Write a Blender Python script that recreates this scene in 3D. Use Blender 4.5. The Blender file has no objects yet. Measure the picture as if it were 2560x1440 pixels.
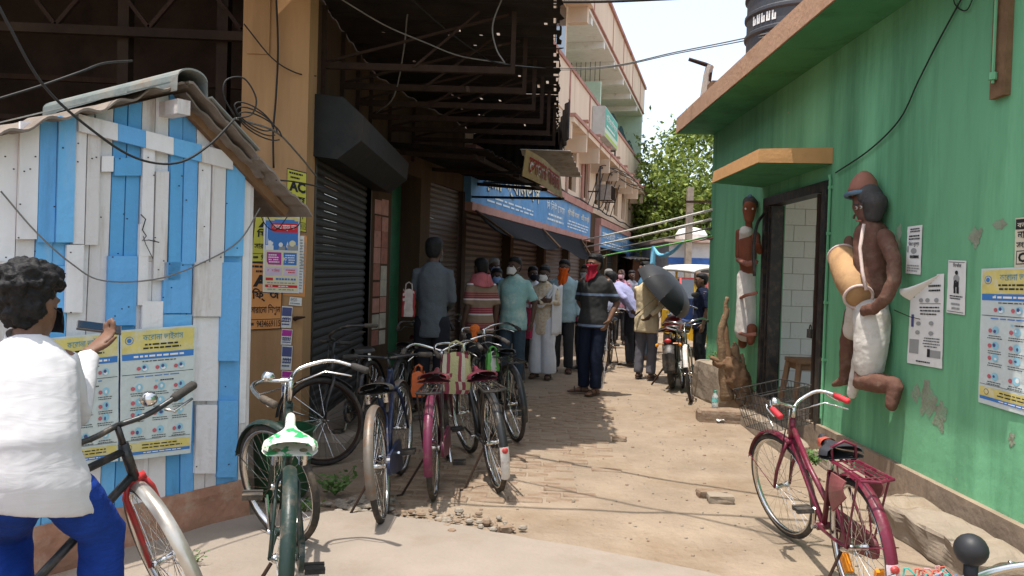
import bpy, bmesh, math, random
import numpy as np
from mathutils import Vector, Matrix, noise
random.seed(7)
SC = bpy.context.scene
COL = SC.collection
R = math.radians
# ------------------------------------------------------------------ camera, sky, sun, exposure
FPX = 1900.0; RHO = R(1.7); PIT = math.atan(41 / 1900.0); CH = 1.5
_fw = Vector((0, math.cos(PIT), -math.sin(PIT))); _r0 = Vector((1, 0, 0)); _u0 = Vector((0, math.sin(PIT), math.cos(PIT)))
_rt = _r0 * math.cos(RHO) + _u0 * math.sin(RHO); _up = -_r0 * math.sin(RHO) + _u0 * math.cos(RHO)
CAMP = Vector((0, 0, CH))
cam = bpy.data.cameras.new('camera'); camo = bpy.data.objects.new('camera', cam); COL.objects.link(camo)
m3 = Matrix((_rt, _up, -_fw)).transposed()
camo.matrix_world = Matrix.Translation(CAMP) @ m3.to_4x4()
cam.sensor_width = 36; cam.lens = FPX / 2560 * 36; cam.clip_start = .05; cam.clip_end = 3000
SC.camera = camo
SUN = Vector((-.18, -.15, 1)).normalized()
sl = bpy.data.lights.new('sun', 'SUN'); sl.energy = 4.3; sl.angle = R(.55); sl.color = (1, .955, .88)
so = bpy.data.objects.new('sun', sl); COL.objects.link(so); so.location = (0, 0, 30)
so.rotation_euler = SUN.to_track_quat('Z', 'Y').to_euler()
W = bpy.data.worlds.new('World'); SC.world = W; W.use_nodes = True
nt = W.node_tree; bg = nt.nodes['Background']
sky = nt.nodes.new('ShaderNodeTexSky'); sky.sky_type = 'NISHITA'; sky.sun_disc = False
sky.sun_elevation = math.asin(SUN.z); sky.sun_rotation = math.atan2(SUN.x, SUN.y)
sky.air_density = 1.0; sky.dust_density = 3.0; sky.ozone_density = 1.0; sky.altitude = 20
hz = nt.nodes.new('ShaderNodeMix'); hz.data_type = 'RGBA'; hz.blend_type = 'ADD'; hz.inputs[0].default_value = 1     # even summer haze over the whole sky
hz.inputs[7].default_value = (2.75, 2.9, 2.9, 1); nt.links.new(sky.outputs[0], hz.inputs[6]); nt.links.new(hz.outputs[2], bg.inputs[0]); bg.inputs[1].default_value = .15
SC.view_settings.view_transform = 'Standard'; SC.view_settings.look = 'None'
SC.view_settings.exposure = .5; SC.view_settings.gamma = 1; SC.view_settings.use_curve_mapping = False
SC.render.engine = 'CYCLES'; SC.cycles.max_bounces = 8; SC.cycles.diffuse_bounces = 4

# ------------------------------------------------------------------ picture point -> place
def ray(x, y): return _fw * FPX + _rt * (x - 1280) + _up * (720 - y)
def G(x, y, z=0.0):
    d = ray(x, y); return CAMP + d * ((z - CH) / d.z)
def PX(x, y, X):
    d = ray(x, y); return CAMP + d * (X / d.x)
def PY(x, y, Y):
    d = ray(x, y); return CAMP + d * (Y / d.y)
def PL(x, y, p, n):
    d = ray(x, y); return CAMP + d * ((Vector(p) - CAMP).dot(n) / d.dot(n))

# ------------------------------------------------------------------ materials
MATS = {}
def mat(name, col, rough=.75, var=.18, scale=6, bump=.15, metal=0.0, dirt=None, dirtamt=.45, dscale=2.5, streak=False, spec=.3, trans=0, bscale=None, var2=None, emit=0, peel=None, pscale=1.3, pth=.66):
    if name in MATS: return MATS[name]
    m = bpy.data.materials.new(name); m.use_nodes = True; n = m.node_tree; N = n.nodes; L = n.links
    b = N['Principled BSDF']; b.inputs['Roughness'].default_value = rough; b.inputs['Metallic'].default_value = metal
    b.inputs['Specular IOR Level'].default_value = spec
    if trans: b.inputs['Transmission Weight'].default_value = trans
    tc = N.new('ShaderNodeTexCoord'); mp = N.new('ShaderNodeMapping'); L.new(tc.outputs['Object'], mp.inputs[0])
    if streak: mp.inputs['Scale'].default_value = (1, 1, .12)
    t = N.new('ShaderNodeTexNoise'); t.inputs['Scale'].default_value = scale; t.inputs['Detail'].default_value = 6; t.inputs['Roughness'].default_value = .62
    L.new(mp.outputs[0], t.inputs[0])
    rp = N.new('ShaderNodeValToRGB'); c = Vector(col)
    e = rp.color_ramp.elements; e[0].position = .3; e[1].position = .72
    lo = [max(0, x * (1 - var)) for x in col]; hi = [min(1, x * (1 + var)) for x in col]
    if var2: hi = var2
    e[0].color = (*lo, 1); e[1].color = (*hi, 1); L.new(t.outputs[0], rp.inputs[0])
    out = rp.outputs[0]
    if dirt:
        t2 = N.new('ShaderNodeTexNoise'); t2.inputs['Scale'].default_value = dscale; t2.inputs['Detail'].default_value = 9; t2.inputs['Roughness'].default_value = .7
        L.new(mp.outputs[0], t2.inputs[0])
        r2 = N.new('ShaderNodeValToRGB'); r2.color_ramp.elements[0].position = .62 - .3 * dirtamt; r2.color_ramp.elements[1].position = .78 - .3 * dirtamt + .08
        L.new(t2.outputs[0], r2.inputs[0])
        mx = N.new('ShaderNodeMix'); mx.data_type = 'RGBA'; mx.inputs[7].default_value = (*dirt, 1)
        L.new(r2.outputs[0], mx.inputs[0]); L.new(out, mx.inputs[6]); out = mx.outputs[2]
    if peel:                                      # flaked patches with a hard edge
        t4 = N.new('ShaderNodeTexNoise'); t4.inputs['Scale'].default_value = pscale; t4.inputs['Detail'].default_value = 8; t4.inputs['Roughness'].default_value = .6
        L.new(tc.outputs['Object'], t4.inputs[0]); r4 = N.new('ShaderNodeValToRGB'); r4.color_ramp.elements[0].position = pth; r4.color_ramp.elements[1].position = pth + .04
        L.new(t4.outputs[0], r4.inputs[0]); mx4 = N.new('ShaderNodeMix'); mx4.data_type = 'RGBA'; mx4.inputs[7].default_value = (*peel, 1)
        L.new(r4.outputs[0], mx4.inputs[0]); L.new(out, mx4.inputs[6]); out = mx4.outputs[2]
    L.new(out, b.inputs['Base Color'])
    if emit:
        L.new(out, b.inputs['Emission Color']); b.inputs['Emission Strength'].default_value = emit
    if bump:
        t3 = N.new('ShaderNodeTexNoise'); t3.inputs['Scale'].default_value = bscale or scale * 5; t3.inputs['Detail'].default_value = 5
        L.new(tc.outputs['Object'], t3.inputs[0])
        bp = N.new('ShaderNodeBump'); bp.inputs['Strength'].default_value = bump; bp.inputs['Distance'].default_value = .02
        L.new(t3.outputs[0], bp.inputs['Height']); L.new(bp.outputs[0], b.inputs['Normal'])
    MATS[name] = m; return m
def paint(name, col, rough=.35, metal=0.0, dirt=(.13, .095, .065), amt=.25, spec=.4):      # enamelled / worn metal
    return mat(name, col, max(rough, .38), .2, 14, .08, metal, dirt, amt + .12, 13, spec=spec)
def cloth(name, col, var=.1, scale=9, bump=.25): return mat(name, col, .9, var, scale, bump, spec=.1, bscale=70)
def prt(name, col): return mat('ink_' + name, col, .8, .06, 4, 0, spec=.1)

# ------------------------------------------------------------------ mesh builder
class MB:
    def __init__(s): s.v = []; s.f = []; s.m = []; s.k = 0
    def add(s, vs, fs, k=None):
        o = len(s.v); s.v += [tuple(p) for p in vs]; s.f += [tuple(i + o for i in f) for f in fs]; s.m += [s.k if k is None else k] * len(fs); return s
    def box(s, a, b, k=None):
        (x0, y0, z0), (x1, y1, z1) = a, b
        return s.add([(x0, y0, z0), (x1, y0, z0), (x1, y1, z0), (x0, y1, z0), (x0, y0, z1), (x1, y0, z1), (x1, y1, z1), (x0, y1, z1)],
                     [(0, 3, 2, 1), (4, 5, 6, 7), (0, 1, 5, 4), (1, 2, 6, 5), (2, 3, 7, 6), (3, 0, 4, 7)], k)
    def obox(s, o, u, v, w, k=None):          # box from a corner and three edge vectors
        o, u, v, w = map(Vector, (o, u, v, w))
        if u.cross(v).dot(w) < 0: u, v = v, u
        P = [o, o + u, o + u + v, o + v]; P += [p + w for p in P]
        return s.add(P, [(0, 3, 2, 1), (4, 5, 6, 7), (0, 1, 5, 4), (1, 2, 6, 5), (2, 3, 7, 6), (3, 0, 4, 7)], k)
    def bar(s, p, q, w=.03, h=None, up=(0, 0, 1), k=None):
        p = Vector(p); q = Vector(q); h = h or w; d = (q - p); a = d.cross(Vector(up))
        if a.length < 1e-5: a = d.cross(Vector((1, 0, 0)))
        a.normalize(); b = a.cross(d).normalized()
        return s.obox(p - a * w / 2 - b * h / 2, a * w, b * h, d, k)
    def tube(s, pts, r, n=8, k=None, cap=True, closed=False):
        pts = [Vector(p) for p in pts]; N = len(pts)
        rr = r if hasattr(r, '__len__') else [r] * N
        rings = []; prev = None
        for i, p in enumerate(pts):
            if closed: t = pts[(i + 1) % N] - pts[i - 1]
            else: t = pts[min(i + 1, N - 1)] - pts[max(i - 1, 0)]
            if t.length < 1e-9: t = Vector((0, 0, 1))
            t.normalize()
            if prev is None:
                a = t.cross(Vector((0, 0, 1)))
                if a.length < .05: a = t.cross(Vector((0, 1, 0)))
            else: a = prev - t * prev.dot(t)
            if a.length < 1e-6: a = t.orthogonal()
            a.normalize(); prev = a; b = t.cross(a)
            rings.append([p + (a * math.cos(2 * math.pi * j / n) + b * math.sin(2 * math.pi * j / n)) * rr[i] for j in range(n)])
        vs = [v for g in rings for v in g]; fs = []
        M = N if closed else N - 1
        for i in range(M):
            for j in range(n):
                i2 = (i + 1) % N
                fs.append((i * n + j, i * n + (j + 1) % n, i2 * n + (j + 1) % n, i2 * n + j))
        if cap and not closed:
            fs.append(tuple(range(n - 1, -1, -1))); fs.append(tuple((N - 1) * n + j for j in range(n)))
        return s.add(vs, fs, k)
    def lathe(s, prof, c=(0, 0, 0), ax=(0, 0, 1), n=16, k=None, cap=True):   # prof: (radius, height)
        c = Vector(c); ax = Vector(ax).normalized(); a = ax.orthogonal().normalized(); b = ax.cross(a)
        vs = []; fs = []
        for r, h in prof:
            for j in range(n):
                t = 2 * math.pi * j / n; vs.append(c + ax * h + (a * math.cos(t) + b * math.sin(t)) * r)
        for i in range(len(prof) - 1):
            for j in range(n): fs.append((i * n + j, i * n + (j + 1) % n, (i + 1) * n + (j + 1) % n, (i + 1) * n + j))
        if cap:
            if prof[0][0] > 1e-4: fs.append(tuple(range(n - 1, -1, -1)))
            if prof[-1][0] > 1e-4: fs.append(tuple((len(prof) - 1) * n + j for j in range(n)))
        return s.add(vs, fs, k)
    def prism(s, poly, ext, k=None):
        poly = [Vector(p) for p in poly]; ext = Vector(ext); n = len(poly)
        return s.add(poly + [p + ext for p in poly], [tuple(range(n - 1, -1, -1)), tuple(range(n, 2 * n))] + [(i, (i + 1) % n, n + (i + 1) % n, n + i) for i in range(n)], k)
    def grid(s, fn, nu, nv, k=None, thick=None):       # fn(a,b)->Vector, a,b in 0..1
        P = [[Vector(fn(i / nu, j / nv)) for i in range(nu + 1)] for j in range(nv + 1)]
        vs = [p for r in P for p in r]; w = nu + 1
        fs = [(j * w + i, j * w + i + 1, (j + 1) * w + i + 1, (j + 1) * w + i) for j in range(nv) for i in range(nu)]
        if thick:
            th = Vector(thick); o = len(vs); vs += [p + th for p in vs]
            fs2 = [tuple(o + q for q in reversed(f)) for f in fs]
            edge = [i for i in range(w)] + [j * w + nu for j in range(1, nv + 1)] + [nv * w + i for i in range(nu - 1, -1, -1)] + [j * w for j in range(nv - 1, 0, -1)]
            fs += fs2 + [(edge[i], o + edge[i], o + edge[(i + 1) % len(edge)], edge[(i + 1) % len(edge)]) for i in range(len(edge))]
        return s.add(vs, fs, k)
    def ball(s, c, r, n=12, k=None, sc=(1, 1, 1)):
        c = Vector(c); vs = []; fs = []; h = max(4, n // 2 + 1)
        for i in range(h + 1):
            p = math.pi * i / h
            for j in range(n):
                t = 2 * math.pi * j / n
                vs.append(c + Vector((math.sin(p) * math.cos(t) * sc[0], math.sin(p) * math.sin(t) * sc[1], math.cos(p) * sc[2])) * r)
        for i in range(h):
            for j in range(n):
                f = (i * n + j, (i + 1) * n + j, (i + 1) * n + (j + 1) % n, i * n + (j + 1) % n)
                if i == 0: f = (j, n + j, n + (j + 1) % n)
                if i == h - 1: f = (i * n + j, (i + 1) * n + j, i * n + (j + 1) % n)
                fs.append(f)
        return s.add(vs, fs, k)
    def mesh(s, name, mats, smooth=False, off=None):
        me = bpy.data.meshes.new(name); V = s.v
        if off is not None: V = [(a - off[0], b - off[1], c - off[2]) for a, b, c in V]
        me.from_pydata(V, [], s.f)
        for m in (mats if isinstance(mats, (list, tuple)) else [mats]): me.materials.append(m)
        if any(s.m): me.polygons.foreach_set('material_index', s.m)
        if smooth: me.polygons.foreach_set('use_smooth', [True] * len(me.polygons))
        me.update(); return me
    def build(s, name, mats, parent=None, smooth=False, world=True):
        if parent is None and world:
            xs = list(zip(*s.v)); off = ((min(xs[0]) + max(xs[0])) / 2, (min(xs[1]) + max(xs[1])) / 2, min(xs[2]))
        elif world: off = tuple(rootof(parent).location)
        else: off = None
        o = bpy.data.objects.new(name, s.mesh(name, mats, smooth, off)); COL.objects.link(o)
        if parent is None and off: o.location = off
        if parent: o.parent = parent
        return o
def rootof(o):
    while o.parent: o = o.parent
    return o
def thing(name, label, cat, loc=(0, 0, 0), group=None):
    o = bpy.data.objects.new(name, None); COL.objects.link(o); o.location = loc; o.empty_display_size = .1
    return tag(o, label, cat, group)
def tag(o, label, cat, group=None):
    o['label'] = label; o['category'] = cat
    if group: o['group'] = group
    return o
def struct(o): o['kind'] = 'structure'; return o
def stuff(o): o['kind'] = 'stuff'; return o
def copy_tree(o, parent=None):
    c = o.copy(); COL.objects.link(c); c.parent = parent
    if parent: c.matrix_parent_inverse = o.matrix_parent_inverse
    for ch in list(o.children): copy_tree(ch, c)
    return c
def inst(me, name, parent, loc=(0, 0, 0), rot=(0, 0, 0), sc=(1, 1, 1)):     # another piece sharing a mesh
    o = bpy.data.objects.new(name, me); COL.objects.link(o); o.parent = parent
    o.location = Vector(loc) - (rootof(parent).location if parent else Vector()); o.rotation_euler = rot; o.scale = sc
    return o
def catenary(p, q, sag, n=14):
    p = Vector(p); q = Vector(q)
    return [p.lerp(q, i / n) - Vector((0, 0, sag * 4 * (i / n) * (1 - i / n))) for i in range(n + 1)]
def spline(pts, n=6):                            # Catmull-Rom through points
    P = [Vector(p) for p in pts]; P = [P[0] * 2 - P[1]] + P + [P[-1] * 2 - P[-2]]; out = []
    for i in range(1, len(P) - 2):
        for j in range(n):
            t = j / n; a, b, c, d = P[i - 1], P[i], P[i + 1], P[i + 2]
            out.append(.5 * ((2 * b) + (c - a) * t + (2 * a - 5 * b + 4 * c - d) * t * t + (3 * b - a - 3 * c + d) * t ** 3))
    out.append(P[-2]); return out

# ------------------------------------------------------------------ lettering (bundled font, glyphs put in written order)
def bn(s):
    out = []; i = 0; pre = 'িেৈ'
    def cons(c): return '\u0995' <= c <= '\u09b9' or c in 'ড়ঢ়য়\u09bc'
    while i < len(s):
        if cons(s[i]):
            cl = s[i]; i += 1
            while i < len(s) and (s[i] == '\u09bc' or (s[i] == '\u09cd' and i + 1 < len(s))):
                if s[i] == '\u09cd': cl += s[i] + s[i + 1]; i += 2
                else: cl += s[i]; i += 1
            if i < len(s) and s[i] in pre: cl = s[i] + cl; i += 1
            elif i < len(s) and s[i] == '\u09cb': cl = '\u09c7' + cl + '\u09be'; i += 1
            out.append(cl)
        else: out.append(s[i]); i += 1
    return ''.join(out)
_TXT = {}
def textdata(s, bold=0.0):
    key = (s, bold)
    if key not in _TXT:
        c = bpy.data.curves.new('txt', 'FONT'); c.body = bn(s); c.size = 1; c.resolution_u = 2; c.offset = bold
        o = bpy.data.objects.new('txt', c); COL.objects.link(o)
        dg = bpy.context.evaluated_depsgraph_get(); me = bpy.data.meshes.new_from_object(o.evaluated_get(dg))
        V = np.array([v.co[:2] for v in me.vertices]) if len(me.vertices) else np.zeros((1, 2)); Fc = [tuple(p.vertices) for p in me.polygons]
        bpy.data.objects.remove(o); bpy.data.curves.remove(c); bpy.data.meshes.remove(me)
        V = V - V.min(0); mx = V.max(0); _TXT[key] = (V / np.maximum(mx, 1e-6), Fc)
    return _TXT[key]
class Quad:                                      # a printed or painted field on four points in the place
    def __init__(s, p00, p10, p11, p01, n=None, bulge=None):
        s.p = [Vector(p) for p in (p00, p10, p11, p01)]
        s.n = Vector(n) if n else (s.p[1] - s.p[0]).cross(s.p[3] - s.p[0]).normalized()
        s.bulge = bulge
    def at(s, a, b, off=0.0):
        p = s.p; q = p[0] * (1 - a) * (1 - b) + p[1] * a * (1 - b) + p[2] * a * b + p[3] * (1 - a) * b
        if s.bulge: off = off + s.bulge(a, b)
        return q + s.n * off
    def rect(s, mb, a0, b0, a1, b1, off=.0015, k=0, nu=2, nv=2):
        o = len(mb.v); mb.grid(lambda a, b: s.at(a0 + (a1 - a0) * a, b0 + (b1 - b0) * b, off), nu, nv, k)
    def text(s, mb, t, a0, b0, a1, b1, off=.003, k=0, bold=0.0):
        V, Fc = textdata(t, bold); mb.add([s.at(a0 + (a1 - a0) * x, b0 + (b1 - b0) * y, off) for x, y in V], Fc, k)
    def lines(s, mb, a0, b0, a1, b1, rows, off=.0022, k=0, fill=.45, rnd=None):    # rows of print too fine to read
        rnd = rnd or random; h = (b1 - b0) / rows
        for r in range(rows):
            x = a0 + rnd.uniform(0, .1) * (a1 - a0); e = a1 - rnd.uniform(0, .18) * (a1 - a0); y = b1 - (r + .5) * h
            while x < e:
                w = rnd.uniform(.05, .16) * (a1 - a0); s.rect(mb, x, y - h * fill / 2, min(e, x + w), y + h * fill / 2, off, k, 1, 1); x += w + .025 * (a1 - a0)
    def disc(s, mb, a, b, ra, rb, off=.003, k=0, n=14):
        mb.add([s.at(a + ra * math.cos(2 * math.pi * i / n), b + rb * math.sin(2 * math.pi * i / n), off) for i in range(n)], [tuple(range(n))], k)
def pxquad(pl, tl, tr, br, bl, **kw):            # four picture corners dropped onto a wall plane pl(px,py)
    return Quad(pl(*bl), pl(*br), pl(*tr), pl(*tl), **kw)
# ------------------------------------------------------------------ materials in common use
m_dirt = mat('dry_dirt', (.265, .205, .15), .95, .2, 1.7, .9, dirt=(.19, .13, .082), dirtamt=.4, dscale=.8, spec=.05, bscale=22)
m_conc = mat('worn_concrete_road', (.265, .22, .18), .9, .12, 1.6, .25, dirt=(.21, .165, .12), dirtamt=.35, dscale=1.4, spec=.1, bscale=40)
m_brick = mat('dusty_brick', (.21, .14, .095), .95, .2, 7, .5, dirt=(.265, .205, .15), dirtamt=.75, dscale=6, spec=.05)
m_cement = mat('grey_cement', (.27, .22, .17), .92, .16, 4, .4, dirt=(.2, .14, .09), dirtamt=.35, dscale=3, spec=.08)
m_green = mat('green_limewash', (.165, .41, .225), .85, .2, 1.5, .3, dirt=(.065, .20, .10), dirtamt=.52, dscale=1.3, streak=True, spec=.12, peel=(.36, .34, .24), pscale=5.5, pth=.70, bscale=9)
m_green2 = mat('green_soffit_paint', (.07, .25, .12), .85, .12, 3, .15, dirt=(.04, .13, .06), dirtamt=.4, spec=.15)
m_peach = mat('peach_painted_plaster', (.47, .28, .18), .85, .1, 5, .25, dirt=(.36, .19, .11), dirtamt=.35, dscale=4, spec=.15)
m_orange = mat('ochre_painted_edge', (.50, .27, .115), .8, .1, 5, .2, dirt=(.4, .2, .08), dirtamt=.25, spec=.15)
m_plinth = mat('damp_cement_plinth', (.27, .205, .15), .9, .2, 3, .35, dirt=(.12, .085, .06), dirtamt=.4, dscale=2, streak=True, spec=.1)
m_black = paint('black_steel', (.02, .019, .018), .45, 0, (.09, .06, .04), .35)
m_rust = mat('rusty_steel', (.04, .022, .015), .85, .35, 14, .3, dirt=(.022, .015, .012), dirtamt=.5, dscale=7, spec=.2)
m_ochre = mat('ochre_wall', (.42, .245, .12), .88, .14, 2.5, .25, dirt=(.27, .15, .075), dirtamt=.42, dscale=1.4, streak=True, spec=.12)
m_ochre2 = mat('grimy_shaded_ochre_wall', (.085, .052, .03), .9, .2, 2.5, .3, dirt=(.05, .03, .02), dirtamt=.55, dscale=1.3, streak=True, spec=.1)  # grime plus a lowered base colour that stands in for awning shade
m_dark = mat('shade_dark_plaster', (.042, .028, .021), .92, .3, 2, .3, dirt=(.022, .016, .013), dirtamt=.55, dscale=1.2, spec=.08)  # base colour lowered to add shade, as on the shutters, steel and tin
m_shut = paint('grey_green_shutter', (.032, .031, .028), .6, .2, (.05, .033, .022), .3)
m_shut2 = paint('brown_shutter', (.085, .055, .04), .6, .1, (.09, .055, .035), .4)
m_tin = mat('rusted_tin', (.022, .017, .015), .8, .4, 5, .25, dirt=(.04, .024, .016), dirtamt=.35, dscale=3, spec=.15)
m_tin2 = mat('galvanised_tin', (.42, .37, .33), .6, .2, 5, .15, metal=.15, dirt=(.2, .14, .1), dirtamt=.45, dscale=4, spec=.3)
m_cream = mat('cream_wall', (.66, .53, .41), .88, .1, 1.5, .2, dirt=(.4, .27, .17), dirtamt=.3, dscale=.8, streak=True, spec=.12)
m_pink = mat('dull_pink_trim', (.40, .215, .18), .85, .15, 3, .2, dirt=(.26, .12, .09), dirtamt=.35, dscale=2, spec=.12)
m_mint = mat('pale_mint_wall', (.50, .62, .50), .88, .08, 1.5, .15, dirt=(.36, .42, .33), dirtamt=.3, dscale=1, spec=.1)
m_white = mat('white_paint', (.74, .72, .69), .7, .06, 5, .15, dirt=(.42, .36, .29), dirtamt=.18, dscale=3, spec=.25)
m_blue_sign = mat('faded_blue_paint', (.10, .25, .46), .7, .2, 3, .1, dirt=(.26, .32, .36), dirtamt=.45, dscale=1.6, spec=.2)
m_glass = mat('dark_window', (.03, .035, .04), .15, .2, 2, 0, spec=.5)
m_wire = mat('black_cable', (.018, .017, .016), .6, .2, 8, 0, spec=.3)
m_gwire = mat('grey_cable', (.16, .15, .135), .6, .2, 8, 0, spec=.3)
m_chrome = mat('dulled_chrome', (.62, .6, .57), .22, .08, 10, .02, metal=1.0, dirt=(.3, .24, .18), dirtamt=.2, dscale=12)
m_rubber = mat('dusty_rubber', (.045, .04, .036), .85, .25, 18, .2, dirt=(.15, .115, .08), dirtamt=.4, dscale=8, spec=.2)
m_paper = mat('weathered_paper', (.70, .69, .66), .9, .06, 5, .15, dirt=(.55, .5, .42), dirtamt=.25, dscale=3, spec=.05)
m_wood = mat('weathered_wood', (.19, .11, .06), .85, .3, 10, .35, dirt=(.09, .05, .03), dirtamt=.4, dscale=5, spec=.15)

# ------------------------------------------------------------------ ground, road, paving
def gz(x, y):                                    # the lane is uneven by a centimetre or two
    return .018 * noise.noise((x * .9, y * .9, 3)) + .009 * noise.noise((x * 3.1, y * 3.1, 9)) - .012
def axis(a, b, st, far):
    L = list(np.arange(a, b + 1e-6, st)); lo = [a - d for d in far][::-1]; hi = [b + d for d in far]; return lo + L + hi
FAR = [.6, 2, 6, 20, 60, 200, 700]
xs = axis(-3.6, 4.2, .09, FAR); ys = axis(2.2, 15.4, .11, FAR)
mb = MB(); mb.add([(x, y, gz(x, y) if abs(x) < 30 and abs(y) < 40 else -.02) for y in ys for x in xs],
    [(j * len(xs) + i, j * len(xs) + i + 1, (j + 1) * len(xs) + i + 1, (j + 1) * len(xs) + i) for j in range(len(ys) - 1) for i in range(len(xs) - 1)])
struct(mb.build('ground', m_dirt, smooth=True))
# concrete road in the foreground: sheet with a broken edge
edge = [(300, 1352), (430, 1346), (600, 1300), (850, 1284), (980, 1296), (1100, 1312), (1300, 1348), (1500, 1386), (1700, 1424), (1850, 1462), (2000, 1520), (2200, 1600)]
ep = spline([G(*p) for p in edge], 7)
vs = []; fs = []
for i, p in enumerate(ep):
    w = .025 * noise.noise((p.x * 6, p.y * 6, 1)); vs += [(p.x, p.y + w, .007), (p.x, p.y + w - .012, .022), (p.x * .9, -3, .022)]
for i in range(len(ep) - 1): fs += [(3 * i + 1, 3 * i + 4, 3 * i + 3, 3 * i), (3 * i + 2, 3 * i + 5, 3 * i + 4, 3 * i + 1)]
mb = MB(); mb.add(vs, [tuple(reversed(f)) for f in fs]); road = struct(mb.build('road', m_conc))
# brick paving in the lane, half buried
mb = MB(); mb.grid(lambda a, b: Vector((-.95 + a * 2.1 + .12 * b, 4.95 + b * 4.7, gz(-.95 + a * 2.1, 4.95 + b * 4.7) - .006)), 18, 40)
pave = struct(mb.build('brick_paving', m_dirt))
me_b = []
for k in range(4):
    rb = random.Random(k); b = MB(); L, Wd, Hh = .232, .108, .07
    c = [(sx * (L / 2 + rb.uniform(-.008, .004)), sy * (Wd / 2 + rb.uniform(-.008, .004)), z) for z in (-Hh, -.006) for sx, sy in ((-1, -1), (1, -1), (1, 1), (-1, 1))]
    c += [(x * .95, y * .9, rb.uniform(-.001, .002)) for x, y, z in c[4:]]
    b.add(c, [(0, 1, 5, 4), (1, 2, 6, 5), (2, 3, 7, 6), (3, 0, 4, 7), (4, 5, 9, 8), (5, 6, 10, 9), (6, 7, 11, 10), (7, 4, 8, 11), (8, 9, 10, 11)]); me_b.append(b.mesh('brick', m_brick))
rb = random.Random(5); nb = 0
for j in range(38):
    for i in range(8):
        y = 5.0 + j * .122; x = -.86 + i * .248 + (.124 if j % 2 else 0) + .025 * (y - 5) + rb.uniform(-.008, .008)
        if rb.random() < .1 or nb >= 290: continue
        if x > .55 + .16 * (y - 5) + rb.uniform(-.2, .1): continue
        o = inst(rb.choice(me_b), 'brick', pave, (x, y + .04 * math.sin(x * 2 + j * .3), gz(x, y) + rb.uniform(-.004, .012)), (rb.uniform(-.05, .05), rb.uniform(-.025, .025), R(-5) + rb.uniform(-.06, .06))); nb += 1

# ------------------------------------------------------------------ green painted house on the right
GX = 2.75; GN = Vector((-1, 0, 0))
gp = lambda x, y: PX(x, y, GX)
gh = thing('green_house', 'green limewashed house with peach roof edge and open black doorway', 'house', (4.5, 6, 0))
D0, D1, DT, DS = 6.66, 8.34, 2.38, .22          # doorway
mb = MB(); T = .22
def wallpanel(mb, y0, y1, z0, z1, ny=1, nz=1):
    mb.grid(lambda a, b: Vector((GX + .008 * abs(noise.noise((y0 + (y1 - y0) * a, (z0 + (z1 - z0) * b), 4))) if 0 < a < 1 and 0 < b < 1 else GX, y1 + (y0 - y1) * a, z0 + (z1 - z0) * b)), ny, nz, thick=(T, 0, 0))
wallpanel(mb, .6, D0, .24, 3.5, 40, 22); wallpanel(mb, D1, 10.65, .24, 3.5, 14, 22); wallpanel(mb, D0, D1, DT, 3.5, 10, 8)
mb.box((GX + T, 10.45, 0), (7.5, 10.65, 3.5)); mb.box((GX + T, .6, 0), (7.5, .8, 3.5))
mb.build('wall', m_green, gh)
mb = MB(); mb.box((GX - .045, .6, -.1), (GX + T, D0 - .001, .24)); mb.box((GX - .04, D1, -.1), (GX + T, 10.66, .238)); mb.box((GX - .02, D0, -.1), (GX + T + .02, D1, DS)); mb.build('plinth', m_plinth, gh)
mb = MB(); mb.box((2.23, 3.75, 3.502), (7.6, 10.68, 3.71)); rf = mb.build('roof', m_peach, gh)
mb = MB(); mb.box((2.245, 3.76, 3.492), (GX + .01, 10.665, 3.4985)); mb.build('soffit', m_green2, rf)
mb = MB(); mb.box((GX + T + .002, .81, .1), (7.4, 10.44, .2)); mb.build('floor_slab', m_cement, gh)
# chajja above the door
mb = MB(); y0, y1, x0, za = 6.62, 8.13, 2.1, 2.51
mb.add([(x0, y0, za), (GX - .001, y0, za + .01), (GX - .001, y1 + .35, za + .01), (x0, y1, za), (x0 + .01, y0 + .005, za + .12), (GX - .001, y0, za + .15), (GX - .001, y1 + .35, za + .15), (x0 + .01, y1, za + .12)],
       [(0, 3, 2, 1), (4, 5, 6, 7), (0, 1, 5, 4), (2, 3, 7, 6), (3, 0, 4, 7), (1, 2, 6, 5)])
ch = mb.build('door_canopy', m_orange, gh)
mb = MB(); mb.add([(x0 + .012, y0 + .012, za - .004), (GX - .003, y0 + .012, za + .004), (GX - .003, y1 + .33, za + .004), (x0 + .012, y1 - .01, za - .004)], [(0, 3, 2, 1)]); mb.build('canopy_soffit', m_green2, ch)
# door frame, folded steel gate leaves
mb = MB(); w = .09
mb.box((GX - .03, D0, DS), (GX + .12, D0 + w, DT)); mb.box((GX - .03, D1 - w, DS), (GX + .12, D1, DT)); mb.box((GX - .03, D0 + w, DT - w), (GX + .12, D1 - w, DT))
df = mb.build('door_frame', m_black, gh)
for side, yy in ((1, D0 + w + .006), (-1, D1 - w - .19)):     # collapsed leaves stand in the opening at each jamb
    for k in range(4):
        b = MB(); b.box((GX - .02 + .025 * (k % 2), yy + .045 * k, DS + .02), (GX + .10 + .025 * (k % 2), yy + .045 * k + .03, DT - w - .01)); b.build('gate_slat', m_black if (k + side) % 3 else m_rust, gh)
b = MB(); b.box((GX - .06, D0 + .16, .98), (GX - .025, D0 + .24, 1.06)); b.tube([(GX - .045, D0 + .2 + .022 * math.cos(t), 1.06 + .04 * math.sin(t)) for t in np.linspace(0, math.pi, 7)], .006, 6); b.build('padlock', m_chrome, gh)
b = MB(); b.tube([(GX - .02, D0 - .05, .3), (GX - .02, D0 - .05, 2.38), (GX - .03, D0 - .05, 2.42)], .012, 6)
for z in (.8, 1.3, 1.9, 2.3): b.box((GX - .03, D0 - .07, z), (GX, D0 - .03, z + .025))
b.build('conduit_pipe', m_green, gh)
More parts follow.
